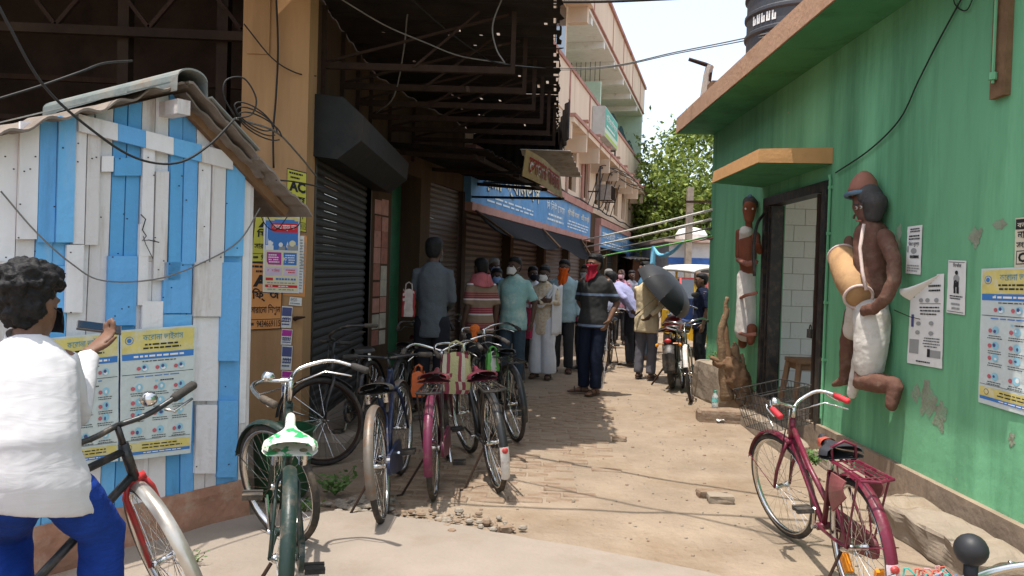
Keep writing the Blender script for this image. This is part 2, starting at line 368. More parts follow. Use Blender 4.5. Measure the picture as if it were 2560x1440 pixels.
m_bare = mat('bare_grey_plaster', (.27, .29, .21), .92, .25, 9, .4, dirt=(.16, .31, .19), dirtamt=.6, dscale=9, spec=.08)
for i, (px, py, w, h) in enumerate(((2318, 1000, .10, .10), (2350, 1040, .07, .09), (2290, 985, .05, .06), (2440, 590, .06, .06), (2500, 560, .05, .03), (2248, 590, .035, .09), (2222, 845, .03, .10), (2530, 1100, .03, .035))):
    c = gp(px, py); b = MB(); n = 40; R_ = [1 + .55 * noise.noise((math.cos(2 * math.pi * k / n) * 1.6 + i * 5, math.sin(2 * math.pi * k / n) * 1.6, i)) + .35 * noise.noise((math.cos(2 * math.pi * k / n) * 5, math.sin(2 * math.pi * k / n) * 5, i + 9)) for k in range(n)]
    b.add([(GX - .0022, c.y, c.z)] + [(GX - .0012, c.y + w * R_[k] * math.cos(2 * math.pi * k / n), c.z + h * R_[k] * math.sin(2 * math.pi * k / n)) for k in range(n)] , [(0, 1 + (k + 1) % n, 1 + k) for k in range(n)]); b.build('bare_plaster_patch', m_bare, gh)
# tiled partition inside, stool
b = MB(); b.box((2.99, 9.2, .2), (5.2, 9.3, 3.0)); part = b.build('partition_wall', m_cement, gh)
b = MB(); tw, th = .262, .196
b.box((-tw / 2 + .003, -.012, -th / 2 + .003), (tw / 2 - .003, 0, th / 2 - .003)); me_t = b.mesh('tile', mat('white_glazed_tile', (.72, .69, .66), .35, .06, 4, .05, dirt=(.5, .44, .38), dirtamt=.2, dscale=6))
for r in range(12):
    for c in range(6): inst(me_t, 'tile', part, (3.12 + c * tw + (tw / 2 if r % 2 else 0), 9.2, .3 + r * th))
st = thing('wooden_stool', 'worn brown wooden stool inside the open doorway against white tiles', 'stool', (3.05, 7.75, .2))
def stool(o, w=.30, h=.50):
    b = MB(); b.box((-w / 2 - .03, -w / 2 - .03, h - .04), (w / 2 + .03, w / 2 + .03, h)); b.build('seat', m_wood, o, world=False)
    b = MB()
    for s in (-1, 1): b.bar((-w / 2, s * w / 2 * .95, h - .07), (w / 2, s * w / 2 * .95, h - .07), .02, .07); b.bar((s * w / 2 * .95, -w / 2, h - .07), (s * w / 2 * .95, w / 2, h - .07), .02, .068)
    b.build('apron', m_wood, o, world=False)
    for sx in (-1, 1):
        for sy in (-1, 1):
            b = MB(); b.bar((sx * w / 2, sy * w / 2, h - .04), (sx * (w / 2 + .05), sy * (w / 2 + .05), 0), .045); b.build('leg', m_wood, o, world=False)
stool(st)
# things on the green house: water tank, pipe stub, lamp batten, cable
tk = thing('water_tank', 'ribbed black plastic water tank on the green house roof', 'water tank', (3.12, 8.6, 3.71))
m_tank = mat('black_plastic', (.045, .047, .055), .5, .15, 5, .05, spec=.4)
b = MB(); pr = [(.55, 0), (.56, .05)]
for i in range(5): z = .1 + i * .22; pr += [(.55, z), (.55, z + .15), (.575, z + .17), (.575, z + .2), (.55, z + .22)]
pr += [(.5, 1.3), (.38, 1.42), (.22, 1.47), (.22, 1.55), (0, 1.56)]
b.lathe(pr, (3.12, 8.6, 3.71), n=40); b.build('tank_body', m_tank, tk, smooth=False)
b = MB()
for i in range(5):                                # five worn white letter strokes
    t = R(196 + i * 7); c = Vector((3.12 + .553 * math.cos(t), 8.6 + .553 * math.sin(t), 3.71 + .58)); tt = Vector((-math.sin(t), math.cos(t), 0))
    b.obox(c - tt * .022, tt * .018, Vector((math.cos(t), math.sin(t), 0)) * .006, (0, 0, .1)); b.obox(c + tt * .008, tt * .016, Vector((math.cos(t), math.sin(t), 0)) * .006, (0, 0, .07 + .03 * (i % 2))); b.obox(c - tt * .003, tt * .01, Vector((math.cos(t), math.sin(t), 0)) * .005, (0, 0, .02))
b.build('lettering', prt('white', (.75, .75, .73)), tk)
pst = thing('pipe_stub', 'bent pipe bound with cloth sticking up from the green house roof edge', 'pipe', (2.45, 10.3, 3.71))
b = MB(); a0 = PY(1760, 215, 10.3); a1 = PY(1775, 165, 10.3); a2 = PY(1722, 148, 10.3); b.tube([(a0.x, a0.y, 3.70), a1, a1.lerp(a2, .2), a2], [.05, .045, .03, .025], 8); b.build('pipe', m_rust, pst)
b = MB(); b.tube([(a0.x, a0.y, 3.72), a0.lerp(a1, .5), a1], [.075, .05, .055], 8); b.build('cloth_binding', cloth('dirty_rag', (.35, .3, .26)), pst)
b = MB(); c0 = PY(1800, 190, 9.6); b.box((c0.x - .12, 9.5, 3.71), (c0.x + .16, 9.75, 3.95)); tag(b.build('roof_block', m_wood), 'small dark box beside the pipe on green roof', 'box')
tb = thing('tube_light_batten', 'brown wooden batten of a tube light on the green wall', 'lamp', (GX - .03, 4.32, 2.5))
b = MB(); t0 = gp(2488, 250); t1 = gp(2526, 248); b.box((GX - .035, t1.y, t0.z), (GX, t0.y, 3.45)); b.build('batten', m_wood, tb)
b = MB(); ym = (t0.y + t1.y) / 2; b.tube([(GX - .055, ym + .01, t0.z + .08), (GX - .055, ym + .01, 3.4)], .009, 6); b.tube([(GX - .055, ym + .01, t0.z + .1), (GX - .055, ym + .01, t0.z + .14)], .022, 8); b.build('tube', m_green, tb)
def cable(name, label, pts, r=.006, m=None, cat='cable', n=6, seg=6, group=None):
    b = MB(); b.tube(spline(pts, seg) if len(pts) > 2 else pts, r, n); return tag(b.build(name, m or m_wire, smooth=True), label, cat, group)
off = Vector((-.02, 0, 0))
cable('wall_cable', 'thin black cable slung along the green wall to the door', [gp(2095, 432) + off, gp(2180, 375) + off, gp(2255, 300) + off, gp(2302, 205) + off, gp(2350, 110) + off, gp(2410, 0) + off, gp(2440, -60) + off], .006)
cable('wall_cable', 'short loop of black wire high on the green wall', [gp(2390, -40) + off, gp(2395, 10) + off, gp(2425, 25) + off, gp(2450, -30) + off], .004)
# low concrete block, kerbs, slab and broken bits beside the house
def rock(name, c, size, rot, m, seed, parent=None, n=3, amp=.12):
    bm = bmesh.new(); bmesh.ops.create_cube(bm, size=1); bmesh.ops.subdivide_edges(bm, edges=bm.edges[:], cuts=n, use_grid_fill=True)
    for v in bm.verts:
        p = Vector((v.co.x * size[0], v.co.y * size[1], v.co.z * size[2])); ms = min(size[0], size[1]); f = 1.6 / ms; e = sum(abs(c) > .45 for c in v.co)
        q = p * (1 - .05 * max(0, e - 1)) + Vector([amp * ms * (.55 * noise.noise(p * f + Vector((i * 7, seed, 0))) + .25 * noise.noise(p * f * 2.7 + Vector((seed, i * 5, 0)))) for i in range(3)])
        v.co = Vector((q.x, q.y, q.z + .5 * size[2]))
    me = bpy.data.meshes.new(name); bm.to_mesh(me); bm.free(); me.materials.append(m)
    o = bpy.data.objects.new(name, me); COL.objects.link(o); o.location = Vector(c) - (rootof(parent).location if parent else Vector()); o.rotation_euler = rot; o.parent = parent
    return o
tag(rock('concrete_block', (2.62, 9.3, -.06), (.46, .9, .52), (0, 0, R(8)), m_cement, 3, n=5, amp=.09), 'low earth coloured concrete block at the corner of the green house', 'block')
tag(rock('kerb_stone', (2.30, 7.98, -.05), (.62, .26, .17), (0, 0, R(-3)), m_brick, 8, n=4, amp=.08), 'flat red brown kerb stone carrying the plastic bottle', 'kerb')
b = MB()
tag(rock('kerb', (2.47, 7.1, -.06), (.16, 1.6, .2), (0, 0, R(-1)), m_cement, 12, n=6, amp=.07), 'long grey kerb below the doorway of green house', 'kerb')
tag(rock('kerb', (2.64, 5.9, -.05), (.16, 1.0, .13), (0, 0, 0), m_cement, 14, n=6, amp=.12), 'crumbling cement ledge along the green house behind maroon bicycle', 'kerb')
p0 = G(2240, 1300, .12); p1 = G(2360, 1440, .1)
tag(rock('stone_slab', (2.47, 4.25, -.03), (.29, 1.1, .19), (0, 0, R(3)), m_cement, 21, n=9, amp=.22), 'long broken concrete slab lying at the green wall', 'slab')

# ------------------------------------------------------------------ building with shutters on the left
LX = -1.7
lb = thing('shuttered_building', 'grimy ochre shop building with pillar and dark roller shutters', 'building', (-3, 8, 0))
AN = math.atan(530 / 1900.); FD = Vector((math.sin(AN), math.cos(AN), 0)); FN = Vector((FD.y, -FD.x, 0)); FA = Vector((LX, 9.1, 0))
fpx = lambda x, y, off=0: PL(x, y, FA + FN * off, FN)
def fpt(s, z, off=0): return FA + FD * s + FN * off + Vector((0, 0, z))
def fbox(mb, s0, s1, z0, z1, d0, d1, k=None): mb.obox(fpt(s0, z0, d0), FD * (s1 - s0), FN * (d1 - d0), (0, 0, z1 - z0), k)
b = MB(); b.box((-2.24, 6.2, -.05), (LX, 6.46, 5.2)); b.box((-2.2, 6.185, 3.2), (-2.02, 6.199, 5.0)); b.build('pillar', m_ochre, lb)
b = MB(); b.box((-2.1, 6.47, 2.5), (LX, 9.1, 5.2)); b.box((-2.1, 6.47, -.05), (LX - .12, 6.56, 2.5)); b.box((-2.1, 9.02, -.05), (LX, 9.1, 2.5)); fbox(b, 0, 3.25, 2.75, 5.2, -.4, 0); fbox(b, 0, .55, -.05, 2.75, -.4, -.001); fbox(b, 1.5, 1.85, -.05, 2.75, -.4, 0)
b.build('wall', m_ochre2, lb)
b = MB(); b.box((-2.6, 6.0, -.1), (-1.28, 9.3, .10)); fbox(b, 0, 3.4, -.1, .1, -.4, .5); b.build('doorstep', m_cement, lb)
# near roller shutter: one slat per piece
def slat_mesh(L, m, pitch=.078, dep=.017):
    b = MB(); pr = [(0, 0), (dep * .8, pitch * .18), (dep, pitch * .42), (dep * .75, pitch * .68), (0, pitch * .86), (-.004, pitch)]
    vs = [(x, y, z) for y in (0, L) for x, z in pr]; n = len(pr)
    b.add(vs, [(i, n + i, n + i + 1, i + 1) for i in range(n - 1)]); return b.mesh('slat', m)
def shutter(name, parent, o, ang, L, z0, z1, m, pitch=.078):
    b = MB(); b.obox((o[0], o[1], z0 - .02), Vector((-math.sin(ang), math.cos(ang), 0)) * L, Vector((math.cos(ang), math.sin(ang), 0)) * .03, (0, 0, .06)); sh = b.build(name, m, parent)
    me = slat_mesh(L, m, pitch); z = z0 + .04
    while z < z1: inst(me, 'slat', sh, (o[0], o[1], z), (0, 0, ang)); z += pitch
    return sh
shutter('roller_shutter', lb, (LX - .06, 6.56, 0), 0, 2.46, .10, 2.5, m_shut)
for ya_, yb_, xr_ in ((6.5, 6.56, -.005), (9.02, 9.06, .004)): b = MB(); b.box((LX - .09, ya_, .1), (LX + xr_, yb_, 2.5)); b.build('shutter_rail', m_black, lb)
# octagonal sheet metal housing over the shutter
prf = [(0, 0), (.2, -.02), (.4, .14), (.42, .34), (.24, .5), (0, .52)]
b = MB(); b.prism([(LX + x, 6.4, 2.42 + z) for x, z in prf], (0, 2.75, 0)); b.build('shutter_housing', mat('dark_grey_sheet', (.022, .023, .022), .65, .25, 5, .15, dirt=(.05, .033, .022), dirtamt=.35, spec=.2), lb)
# green door and brown shutter on the bent facade
b = MB(); fbox(b, .55, 1.5, .1, 2.7, -.34, -.30); dr = b.build('door', mat('dark_green_door', (.03, .12, .06), .6, .2, 6, .1), lb)
for i, (z0, z1) in enumerate(((.25, 1.1), (1.25, 2.5))):
    for s0, s1 in ((.6, .98), (1.06, 1.45)): b = MB(); fbox(b, s0, s1, z0, z1, -.299, -.28); b.build('door_panel', MATS['dark_green_door'], dr)
o = fpt(1.86, 0, -.06); shutter('roller_shutter', lb, (o.x, o.y, 0), -AN, 1.3, .10, 2.72, m_shut2)
b = MB(); fbox(b, 3.17, 3.25, .1, 2.75, -.1, .03); b.build('shutter_rail', m_rust, lb)
# pasted handbills on the strip between shutter and door
hb = thing('handbill_patch', 'column of pasted pink handbills between shutter and green door', 'handbills', fpt(.25, .9, .01)); rr = random.Random(3)
m_hb = [mat('pink_bill', (.42, .2, .15), .9, .2, 12, .2), mat('brick_red_bill', (.32, .13, .09), .9, .25, 12, .2), mat('stained_bill', (.42, .36, .28), .9, .2, 9, .2)]
for r in range(9):
    for c in range(2):
        b = MB(); s = .06 + c * .2; z = .55 + r * .2; fbox(b, s + rr.uniform(0, .02), s + .19, z, z + rr.uniform(.17, .2), .002, .004 + .003 * rr.random()); b.build('handbill', m_hb[(r + c + rr.randint(0, 1)) % 3], hb)
# steel brackets under the tin roof
BZ = 3.23
for i in range(6):
    y = 6.6 + i * .72; xw = LX if y < 9.1 else LX + (y - 9.1) * math.tan(AN); x1 = -.05 + .11 * i
    br = thing('awning_bracket', 'rusty steel bracket frame carrying the tin awning over the lane', 'bracket', (xw, y, BZ), 'brackets under the tin awning')
    b = MB(); b.bar((xw, y, BZ), (x1, y, BZ), .045, .055); b.build('arm', m_rust, br)
    b = MB(); b.bar((x1, y, BZ - .027), (x1, y, 3.74), .04); b.build('upright', m_rust, br)
    b = MB(); b.bar((xw + .02, y, BZ - .3), (xw + .02, y, 3.74), .04); b.build('wall_post', m_rust, br)
    b = MB(); b.bar((xw, y + .03, BZ + .03), (x1 - .05, y + .03, 3.72), .022); b.bar((xw + .8, y - .03, BZ), (x1 - .3, y - .03, 3.72), .018); b.build('brace', m_rust, br)
# corroded tin awning: corrugated sheets with torn edges and pin holes
def edge_near(x): return np.interp(x, [-2.3, -1.75, -1.16, -.54, .1, .4, .8], [3.95, 4.0, 4.25, 5.75, 6.13, 6.25, 6.4])
aw = thing('tin_awning', 'rusted corrugated tin awning with torn ragged edge over the lane', 'awning', (-.6, 9, 3.75))
for k in range(6):                                # sheets side by side along the lane
    ya, yb = 3.9 + k * 1.46, 3.9 + (k + 1) * 1.46 + .06; b = MB(); rr = random.Random(40 + k); nx, ny = 74, 18
    def P(i, j):
        y = ya + (yb - ya) * j / ny; xl = -2.3 if y < 6.15 else LX + .005 if y < 9.1 else LX + (y - 9.1) * math.tan(AN) + .005
        xr = .36 + (y - 6.4) * .056; x = xl + (xr - xl) * i / nx
        rag = .07 * noise.noise((y * 5.5, k, 2)) + .045 * noise.noise((y * 19, k, 5)) + .035 * (noise.noise((y * 47, k, 7)))
        if i == nx: x += rag - .02
        z = 3.77 - .01 * math.sin(y * 2) + .014 * math.sin(y * 2 * math.pi / .11) + .012 * k % .02
        return (x, y, z)
    P_ = [[P(i, j) for i in range(nx + 1)] for j in range(ny + 1)]; vs = [p for r in P_ for p in r]; w = nx + 1; fs = []
    for j in range(ny):
        for i in range(nx):
            c = P_[j][i]
            if c[1] < edge_near(c[0]) + .06 * noise.noise((c[0] * 9, 0, 3)): continue
            if k > 1 and i > 8 and rr.random() < .006: continue
            if i >= nx - 3 and noise.noise((c[1] * 13, i * .7, 11)) > .18: continue
            fs.append((j * w + i, j * w + i + 1, (j + 1) * w + i + 1, (j + 1) * w + i))
    b.add(vs, fs)
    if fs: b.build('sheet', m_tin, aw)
# hanging end sheet of the awning, widened to darken the bright gap beside it
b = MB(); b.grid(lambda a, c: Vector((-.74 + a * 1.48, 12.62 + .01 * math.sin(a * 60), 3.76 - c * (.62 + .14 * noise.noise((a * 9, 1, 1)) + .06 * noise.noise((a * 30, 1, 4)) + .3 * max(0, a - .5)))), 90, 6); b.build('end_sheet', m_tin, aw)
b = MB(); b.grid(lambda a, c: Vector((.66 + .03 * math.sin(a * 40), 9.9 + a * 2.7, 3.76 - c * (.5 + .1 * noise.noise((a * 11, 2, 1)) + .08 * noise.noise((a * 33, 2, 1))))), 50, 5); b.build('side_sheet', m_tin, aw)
# shed behind the kiosk: dark wall, tin roof, lattice girder
sh = thing('market_shed', 'dark market shed with steel lattice girder behind the striped kiosk', 'shed', (-5, 7.5, 0))
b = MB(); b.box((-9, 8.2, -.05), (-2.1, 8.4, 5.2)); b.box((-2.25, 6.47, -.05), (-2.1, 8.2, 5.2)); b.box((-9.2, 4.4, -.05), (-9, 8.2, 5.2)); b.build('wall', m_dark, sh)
b = MB(); b.grid(lambda a, c: Vector((-9.2 + 7.0 * a, 4.5 + 4.0 * c, 4.75 + .02 * math.sin(a * 400) + .3 * c)), 200, 2, thick=(0, 0, .01)); b.build('roof', m_tin, sh)
for (x0, ya) in ((-8.8, 6.9),):
    zt, zb = 4.15, 3.62
    for nm, z in (('top_chord', zt), ('bottom_chord', zb)):
        b = MB(); b.bar((-8.9, ya, z), (-2.25, ya, z - .08), .06, .08); b.build(nm, m_dark, sh)
    for i in range(16):
        x = -8.8 + i * .42; b = MB(); b.bar((x, ya, zb - .02 if i % 2 else zt - .04), (x + .42, ya, zt - .04 if i % 2 else zb - .02), .035); b.build('web_bar', m_rust, sh)
for x in (-7.2, -5.2, -3.6, -2.7): b = MB(); b.bar((x, ya + .1, -.05), (x, ya + .1, 4.9), .1); b.build('post', m_dark, sh)
for z, x0, x1 in ((2.95, -8.9, -2.3), (3.35, -8.9, -2.3)): b = MB(); b.bar((x0, 7.6, z), (x1, 7.6, z - .1), .05); b.build('rail', m_rust, sh)

# lower sheet of tin over the far shop doors
la = thing('tin_lean_to', 'lower dark tin lean-to above the brown shutter', 'awning', fpt(2, 2.9, .7))
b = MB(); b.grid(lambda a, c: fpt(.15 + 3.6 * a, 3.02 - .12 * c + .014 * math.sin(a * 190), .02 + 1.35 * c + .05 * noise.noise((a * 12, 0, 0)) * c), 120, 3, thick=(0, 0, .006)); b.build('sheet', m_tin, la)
for s in (.3, 1.9, 3.6): b = MB(); b.bar(fpt(s, 2.93, 0), fpt(s, 2.83, 1.3), .04, .05); b.build('rafter', m_rust, la)
b = MB(); b.bar(fpt(.2, 2.84, 1.2), fpt(3.7, 2.84, 1.2), .04, .05); b.build('purlin', m_rust, la)
# ------------------------------------------------------------------ cream three storey building along the bend
cb = thing('market_building', 'cream three storey market building with dull pink trim and open top gallery', 'building', fpt(16, 0, -3))
S0, S1 = 3.28, 29.0
b = MB(); fbox(b, S0, S1, 3.45, 5.62, -6, -.25); fbox(b, 10.6, S1, 5.62, 6.0, -6, -.14); fbox(b, S0, 10.9, 5.62, 10.3, -6, -.02)
wins = [11.6 + 2.15 * i for i in range(8)]; edges = [S0] + [e for w in wins for e in (w, w + 1.05)] + [S1]
for i in range(0, len(edges), 2): fbox(b, edges[i], edges[i + 1], 3.45, 5.62, -.25, 0)
for w in wins: fbox(b, w, w + 1.05, 3.45, 3.75, -.25, -.001); fbox(b, w, w + 1.05, 5.0, 5.62, -.25, -.001)
fbox(b, S0, S1, 5.62, 6.82, -.12, .03); fbox(b, 10.9, S1, 9.35, 10.5, -.15, .06); fbox(b, S0, 10.9, 10.3, 10.5, -.15, .05)
b.build('wall', m_cream, cb)
b = MB(); fbox(b, 10.9, S1, 9.2, 9.35, -6, .0); sl_ = b.build('gallery_ceiling', m_white, cb)
for i in range(8):
    s = 11.9 + i * 2.45; b = MB(); fbox(b, s, s + .25, 8.98, 9.199, -1.9, -.02); b.build('ceiling_beam', m_white, cb)
b = MB(); fbox(b, 10.9, S1 - .2, 5.9, 9.2, -2.2, -1.9); b.build('gallery_back_wall', m_mint, cb)
b = MB(); fbox(b, S1 - .2, S1, 5.62, 9.35, -6, -.02); b.build('end_wall', m_mint, cb)
b = MB(); fbox(b, 18.4, 18.6, 6.0, 8.3, -1.9, -.35); pw = b.build('partition_panel', m_mint, cb)
for i in range(9):
    b = MB(); b.tube([fpt(18.45, 8.3, -.4 - i * .17), fpt(18.45, 9.0, -.4 - i * .17)], .012, 5); b.build('grille_bar', m_black, pw)
# pink trim bands
def trim(s0, s1, z0, z1, d0, d1): b_ = MB(); fbox(b_, s0, s1, z0, z1, d0, d1); b_.build('trim_band', m_pink, cb)
trim(S0, S1, 6.82, 6.92, -.14, .07); trim(S0, S1 + .1, 10.5, 10.62, -.3, .14); trim(10.9, S1, 9.3, 9.349, -.02, .08)
for s in (10.9, 14.3, 18.2, 21, 24, 27): b = MB(); fbox(b, s, s + .1, 9.36, 10.5, .06, .075); b.build('trim_strip', m_pink, cb)
for s in (11.2, 14.2): b = MB(); fbox(b, s, s + .12, 3.5, 6.8, .031, .05); b.build('trim_strip', m_pink, cb)
# windows with frames and sun shades
for i, w in enumerate(wins):
    b = MB(); fbox(b, w, w + 1.05, 3.75, 5.0, -.22, -.2); wn = b.build('window', m_glass, cb)
    b = MB(); fbox(b, w, w + .06, 3.75, 5.0, -.2, -.12); fbox(b, w + .99, w + 1.05, 3.75, 5.0, -.2, -.12); fbox(b, w + .5, w + .55, 3.75, 5.0, -.2, -.13); fbox(b, w + .06, w + .99, 4.55, 4.6, -.2, -.135); b.build('window_frame', m_wood, wn)
for i in range(10):
    s = 9.0 + i * 2.0; b = MB(); fbox(b, s, s + 1.75, 5.0, 5.12, .031, .62); fbox(b, s, s + .14, 4.62, 5.0, .001, .56); fbox(b, s + 1.6, s + 1.75, 5.12, 5.3, .031, .62); shd = b.build('sun_shade', m_cream, cb)
    b = MB(); fbox(b, s - .02, s + 1.77, 5.121, 5.2, .52, .66); fbox(b, s + 1.58, s + 1.77, 5.301, 5.36, .031, .66); b.build('shade_edge', m_pink, shd)
b = MB(); fbox(b, 8.8, 11.1, 8.3, 8.62, .0, .62); fbox(b, 10.9, 11.1, 7.9, 8.3, .0, .5); shd = b.build('sun_shade', m_cream, cb); b = MB(); fbox(b, 8.8, 11.15, 8.62, 8.72, .0, .66); b.build('shade_edge', m_pink, shd)
b = MB(); fbox(b, 9.6, 10.7, 7.0, 8.2, -.019, -.005); b.build('window', m_glass, cb)
# ground floor: piers, shutters, sign boards
b = MB()
for s in (S0, 6.2, 9.1, 12.0, 14.6, 16.1, 18.8, 21.6, 24.4, 27.0): fbox(b, s, s + .22, -.05, 2.5, -.5, -.02)
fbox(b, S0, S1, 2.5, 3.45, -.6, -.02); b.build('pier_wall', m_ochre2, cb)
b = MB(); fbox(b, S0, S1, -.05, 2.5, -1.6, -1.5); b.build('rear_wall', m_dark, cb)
for s0, s1 in ((3.5, 6.2), (6.42, 9.1), (9.32, 12.0), (12.22, 14.6), (16.32, 18.8), (19.02, 21.6), (21.82, 24.4), (24.62, 27.0)):
    b = MB(); n = 46
    b.grid(lambda a, c: fpt(s0 + (s1 - s0) * a, .05 + 2.42 * c, -.2 + .012 * math.cos(c * n * math.pi)), 1, n * 2); b.build('roller_shutter', m_shut2 if s0 < 15 else m_shut, cb)
# painted sign boards
m_letter = prt('cream_letter', (.72, .66, .5)); m_lett2 = prt('pale_letter', (.62, .68, .72)); m_shadow = prt('dark_blue_letter', (.03, .07, .2))
def fq(s0, z0, s1, z1, off): return Quad(fpt(s0, z0, off), fpt(s1, z0, off), fpt(s1, z1, off), fpt(s0, z1, off), n=FN)
sg = thing('shop_sign', 'faded blue painted canvas shop sign board with cream lettering and pink border', 'sign', fpt(9, 2.5, .05))
b = MB(); fbox(b, S0, 14.5, 2.6, 3.34, -.018, .12); b.build('board', m_blue_sign, sg)
b = MB(); fbox(b, S0, 14.6, 3.34, 3.52, -.018, .18); b.build('top_border', m_pink, sg); b = MB(); fbox(b, S0, 14.4, 2.47, 2.6, -.018, .15); b.build('bottom_border', m_pink, sg)
q = fq(S0, 2.6, 14.5, 3.34, .12); b = MB(); sp = lambda s: (s - S0) / (14.5 - S0)
rr = random.Random(9)
for wd, s0, s1 in (('য়ারী', 3.92, 4.97), ('ক্যানভাস', 5.1, 7.86)):
    b = MB(); q.text(b, wd, sp(s0 + .03), .35, sp(s1 + .03), .94, .012, 1, .03); q.text(b, wd, sp(s0), .37, sp(s1), .96, .02, 0, .012); b.build('lettering', [m_letter, m_shadow], sg)
for wd, s0, s1, k in (('শ্রী মাহী কামনা', 11.0, 12.6, 0), ('ওহী ডেন্টী', 12.9, 14.2, 0), ('দি নিউ ফোম', 8.6, 10.6, 1)): b = MB(); q.text(b, wd, sp(s0), .5, sp(s1), .8, .01, k, .008); b.build('lettering', [m_letter, m_lett2], sg)
for s0, s1, z0, z1, n in ((4.1, 7.6, .1, .3, 2), (8.7, 10.6, .12, .42, 2), (11, 14.2, .1, .42, 3)): b = MB(); q.lines(b, sp(s0), z0, sp(s1), z1, n, .01, 0, .42, rr); stuff(b.build('fine_print', m_lett2, sg))
sg = thing('shop_sign', 'shorter faded blue sign board with pink border further along the market building', 'sign', fpt(20, 2.3, .05))
b = MB(); fbox(b, 16.4, 24.2, 2.4, 3.1, -.018, .12); b.build('board', m_blue_sign, sg); b = MB(); fbox(b, 16.2, 24.3, 3.1, 3.32, -.018, .18); fbox(b, 16.15, 16.4, 2.2, 3.1, -.018, .14); b.build('top_border', m_pink, sg)
q = fq(16.4, 2.4, 24.2, 3.1, .12); b = MB(); q.text(b, 'মাতারানী', .06, .45, .45, .85, .01, 0, .01); q.text(b, 'ফার্নিচার', .52, .45, .92, .85, .01, 0, .01); q.lines(b, .05, .08, .9, .36, 2, .01, 1, .45, rr); b.build('lettering', [m_lett2, m_lett2], sg)
sg = thing('shop_sign', 'small dark blue sign board at the far end of the market building', 'sign', fpt(26, 2.3, .05))
b = MB(); fbox(b, 24.5, 28.8, 2.2, 2.95, -.018, .1); b.build('board', mat('deep_blue_paint', (.07, .16, .4), .7, .2, 3, .1, dirt=(.4, .45, .48), dirtamt=.3, dscale=.9), sg)
q = fq(24.5, 2.2, 28.8, 2.95, .1); b = MB(); q.text(b, 'দোকান', .08, .3, .6, .85, .01, 0, .01); b.build('lettering', m_lett2, sg)
# green light box sign high up
sg = thing('light_box_sign', 'white and green box sign bracketed to the gallery parapet', 'sign', fpt(16, 5.7, .2))
b = MB(); fbox(b, 14.75, 17.6, 5.72, 6.62, .04, .42); b.build('box', mat('grey_white_sheet', (.5, .5, .48), .6, .1, 4, .1, dirt=(.3, .27, .22), dirtamt=.3), sg)
q = fq(14.75, 5.72, 17.6, 6.62, .42); b = MB(); q.rect(b, .02, .3, .98, .97, .004, 0); q.rect(b, .02, .14, .98, .29, .004, 1); q.rect(b, .02, .03, .98, .13, .004, 2); b.build('panel', [prt('sign_teal', (.14, .42, .34)), prt('sign_pale', (.55, .65, .52)), prt('sign_lime', (.4, .55, .12))], sg)
b = MB(); q.text(b, 'মৌমিতা মেডিক্যাল', .1, .5, .9, .85, .008, 0, .01); q.lines(b, .1, .34, .9, .48, 1, .008, 0, .5, rr); b.build('lettering', prt('white', (.75, .75, .73)), sg)
# window air conditioner, cable frame
ac = thing('air_conditioner', 'weathered window air conditioner caged on the cream first floor wall', 'air conditioner', fpt(17.2, 3.9, .2))
b = MB(); fbox(b, 16.6, 17.5, 3.95, 4.45, -.1, .4); b.build('casing', m_tin2, ac)
for i in range(9): b = MB(); fbox(b, 16.65 + .1 * i, 16.68 + .1 * i, 3.98, 4.42, .401, .425); b.build('louvre', m_dark, ac)
b = MB(); b.bar(fpt(16.7, 3.94, .0), fpt(16.7, 3.94, .45), .03); b.bar(fpt(17.4, 3.94, .0), fpt(17.4, 3.94, .45), .03); b.build('cage', m_rust, ac)
fr = thing('wire_gantry', 'dark angle iron gantry holding cables in front of first floor', 'gantry', fpt(15, 3.6, .3))
b = MB(); b.bar(fpt(14.6, 3.5, .35), fpt(14.6, 4.75, .35), .05); b.build('post', m_black, fr); b = MB(); b.bar(fpt(14.6, 4.75, .35), fpt(17.6, 4.85, .35), .05); b.build('rail', m_black, fr); b = MB(); b.bar(fpt(17.6, 4.8, .35), fpt(17.6, 5.75, .35), .05); b.bar(fpt(17.6, 5.7, .05), fpt(17.6, 5.7, .35), .05); b.build('post', m_black, fr)
b = MB(); b.bar(fpt(14.6, 4.0, 0), fpt(14.6, 4.0, .35), .04); b.build('wall_stay', m_black, fr)
rr = random.Random(12)
for i in range(6):
    s = 13.5 + i * .9; cable('facade_cable', 'loose black cable looping down the cream facade', [fpt(s, 3.5, .2), fpt(s + .5, 4 + rr.uniform(-.2, .4), .3), fpt(s + 1.2, 4.8, .38), fpt(s + 2.6, 5.0 - .3 * rr.random(), .66), fpt(s + 6, 5.05, .75)], .015, None, 'cable', 5, 5, 'cables on the cream facade')
cable('facade_cable', 'thick black cable along the pink border over shop signs', [fpt(8 + i * 1.6, 3.53 + .05 * (i % 2), .14) for i in range(12)], .022)
b = MB(); b.tube([fpt(13.2, 3.5, .08), fpt(13.2, 5.5, .08)], .05, 8); tag(b.build('drain_pipe', m_pink), 'dull pink drain pipe on the cream first floor wall', 'pipe')
# green netting heaped on the gallery
gn = MB(); gn.grid(lambda a, c: fpt(20.8 + 7.6 * a, 6.86 + c * (.35 + .75 * abs(math.sin(a * 9.2)) ** .6 * (1 - .35 * a) + .1 * noise.noise((a * 12, 0, 1))), -.05 - .35 * c + .06 * noise.noise((a * 15, c * 3, 2))), 60, 8, thick=FN * .02)
tag(gn.build('green_netting', cloth('dark_green_net', (.02, .05, .045), .3, 12)), 'dark green netting bunched along the top gallery parapet', 'netting')

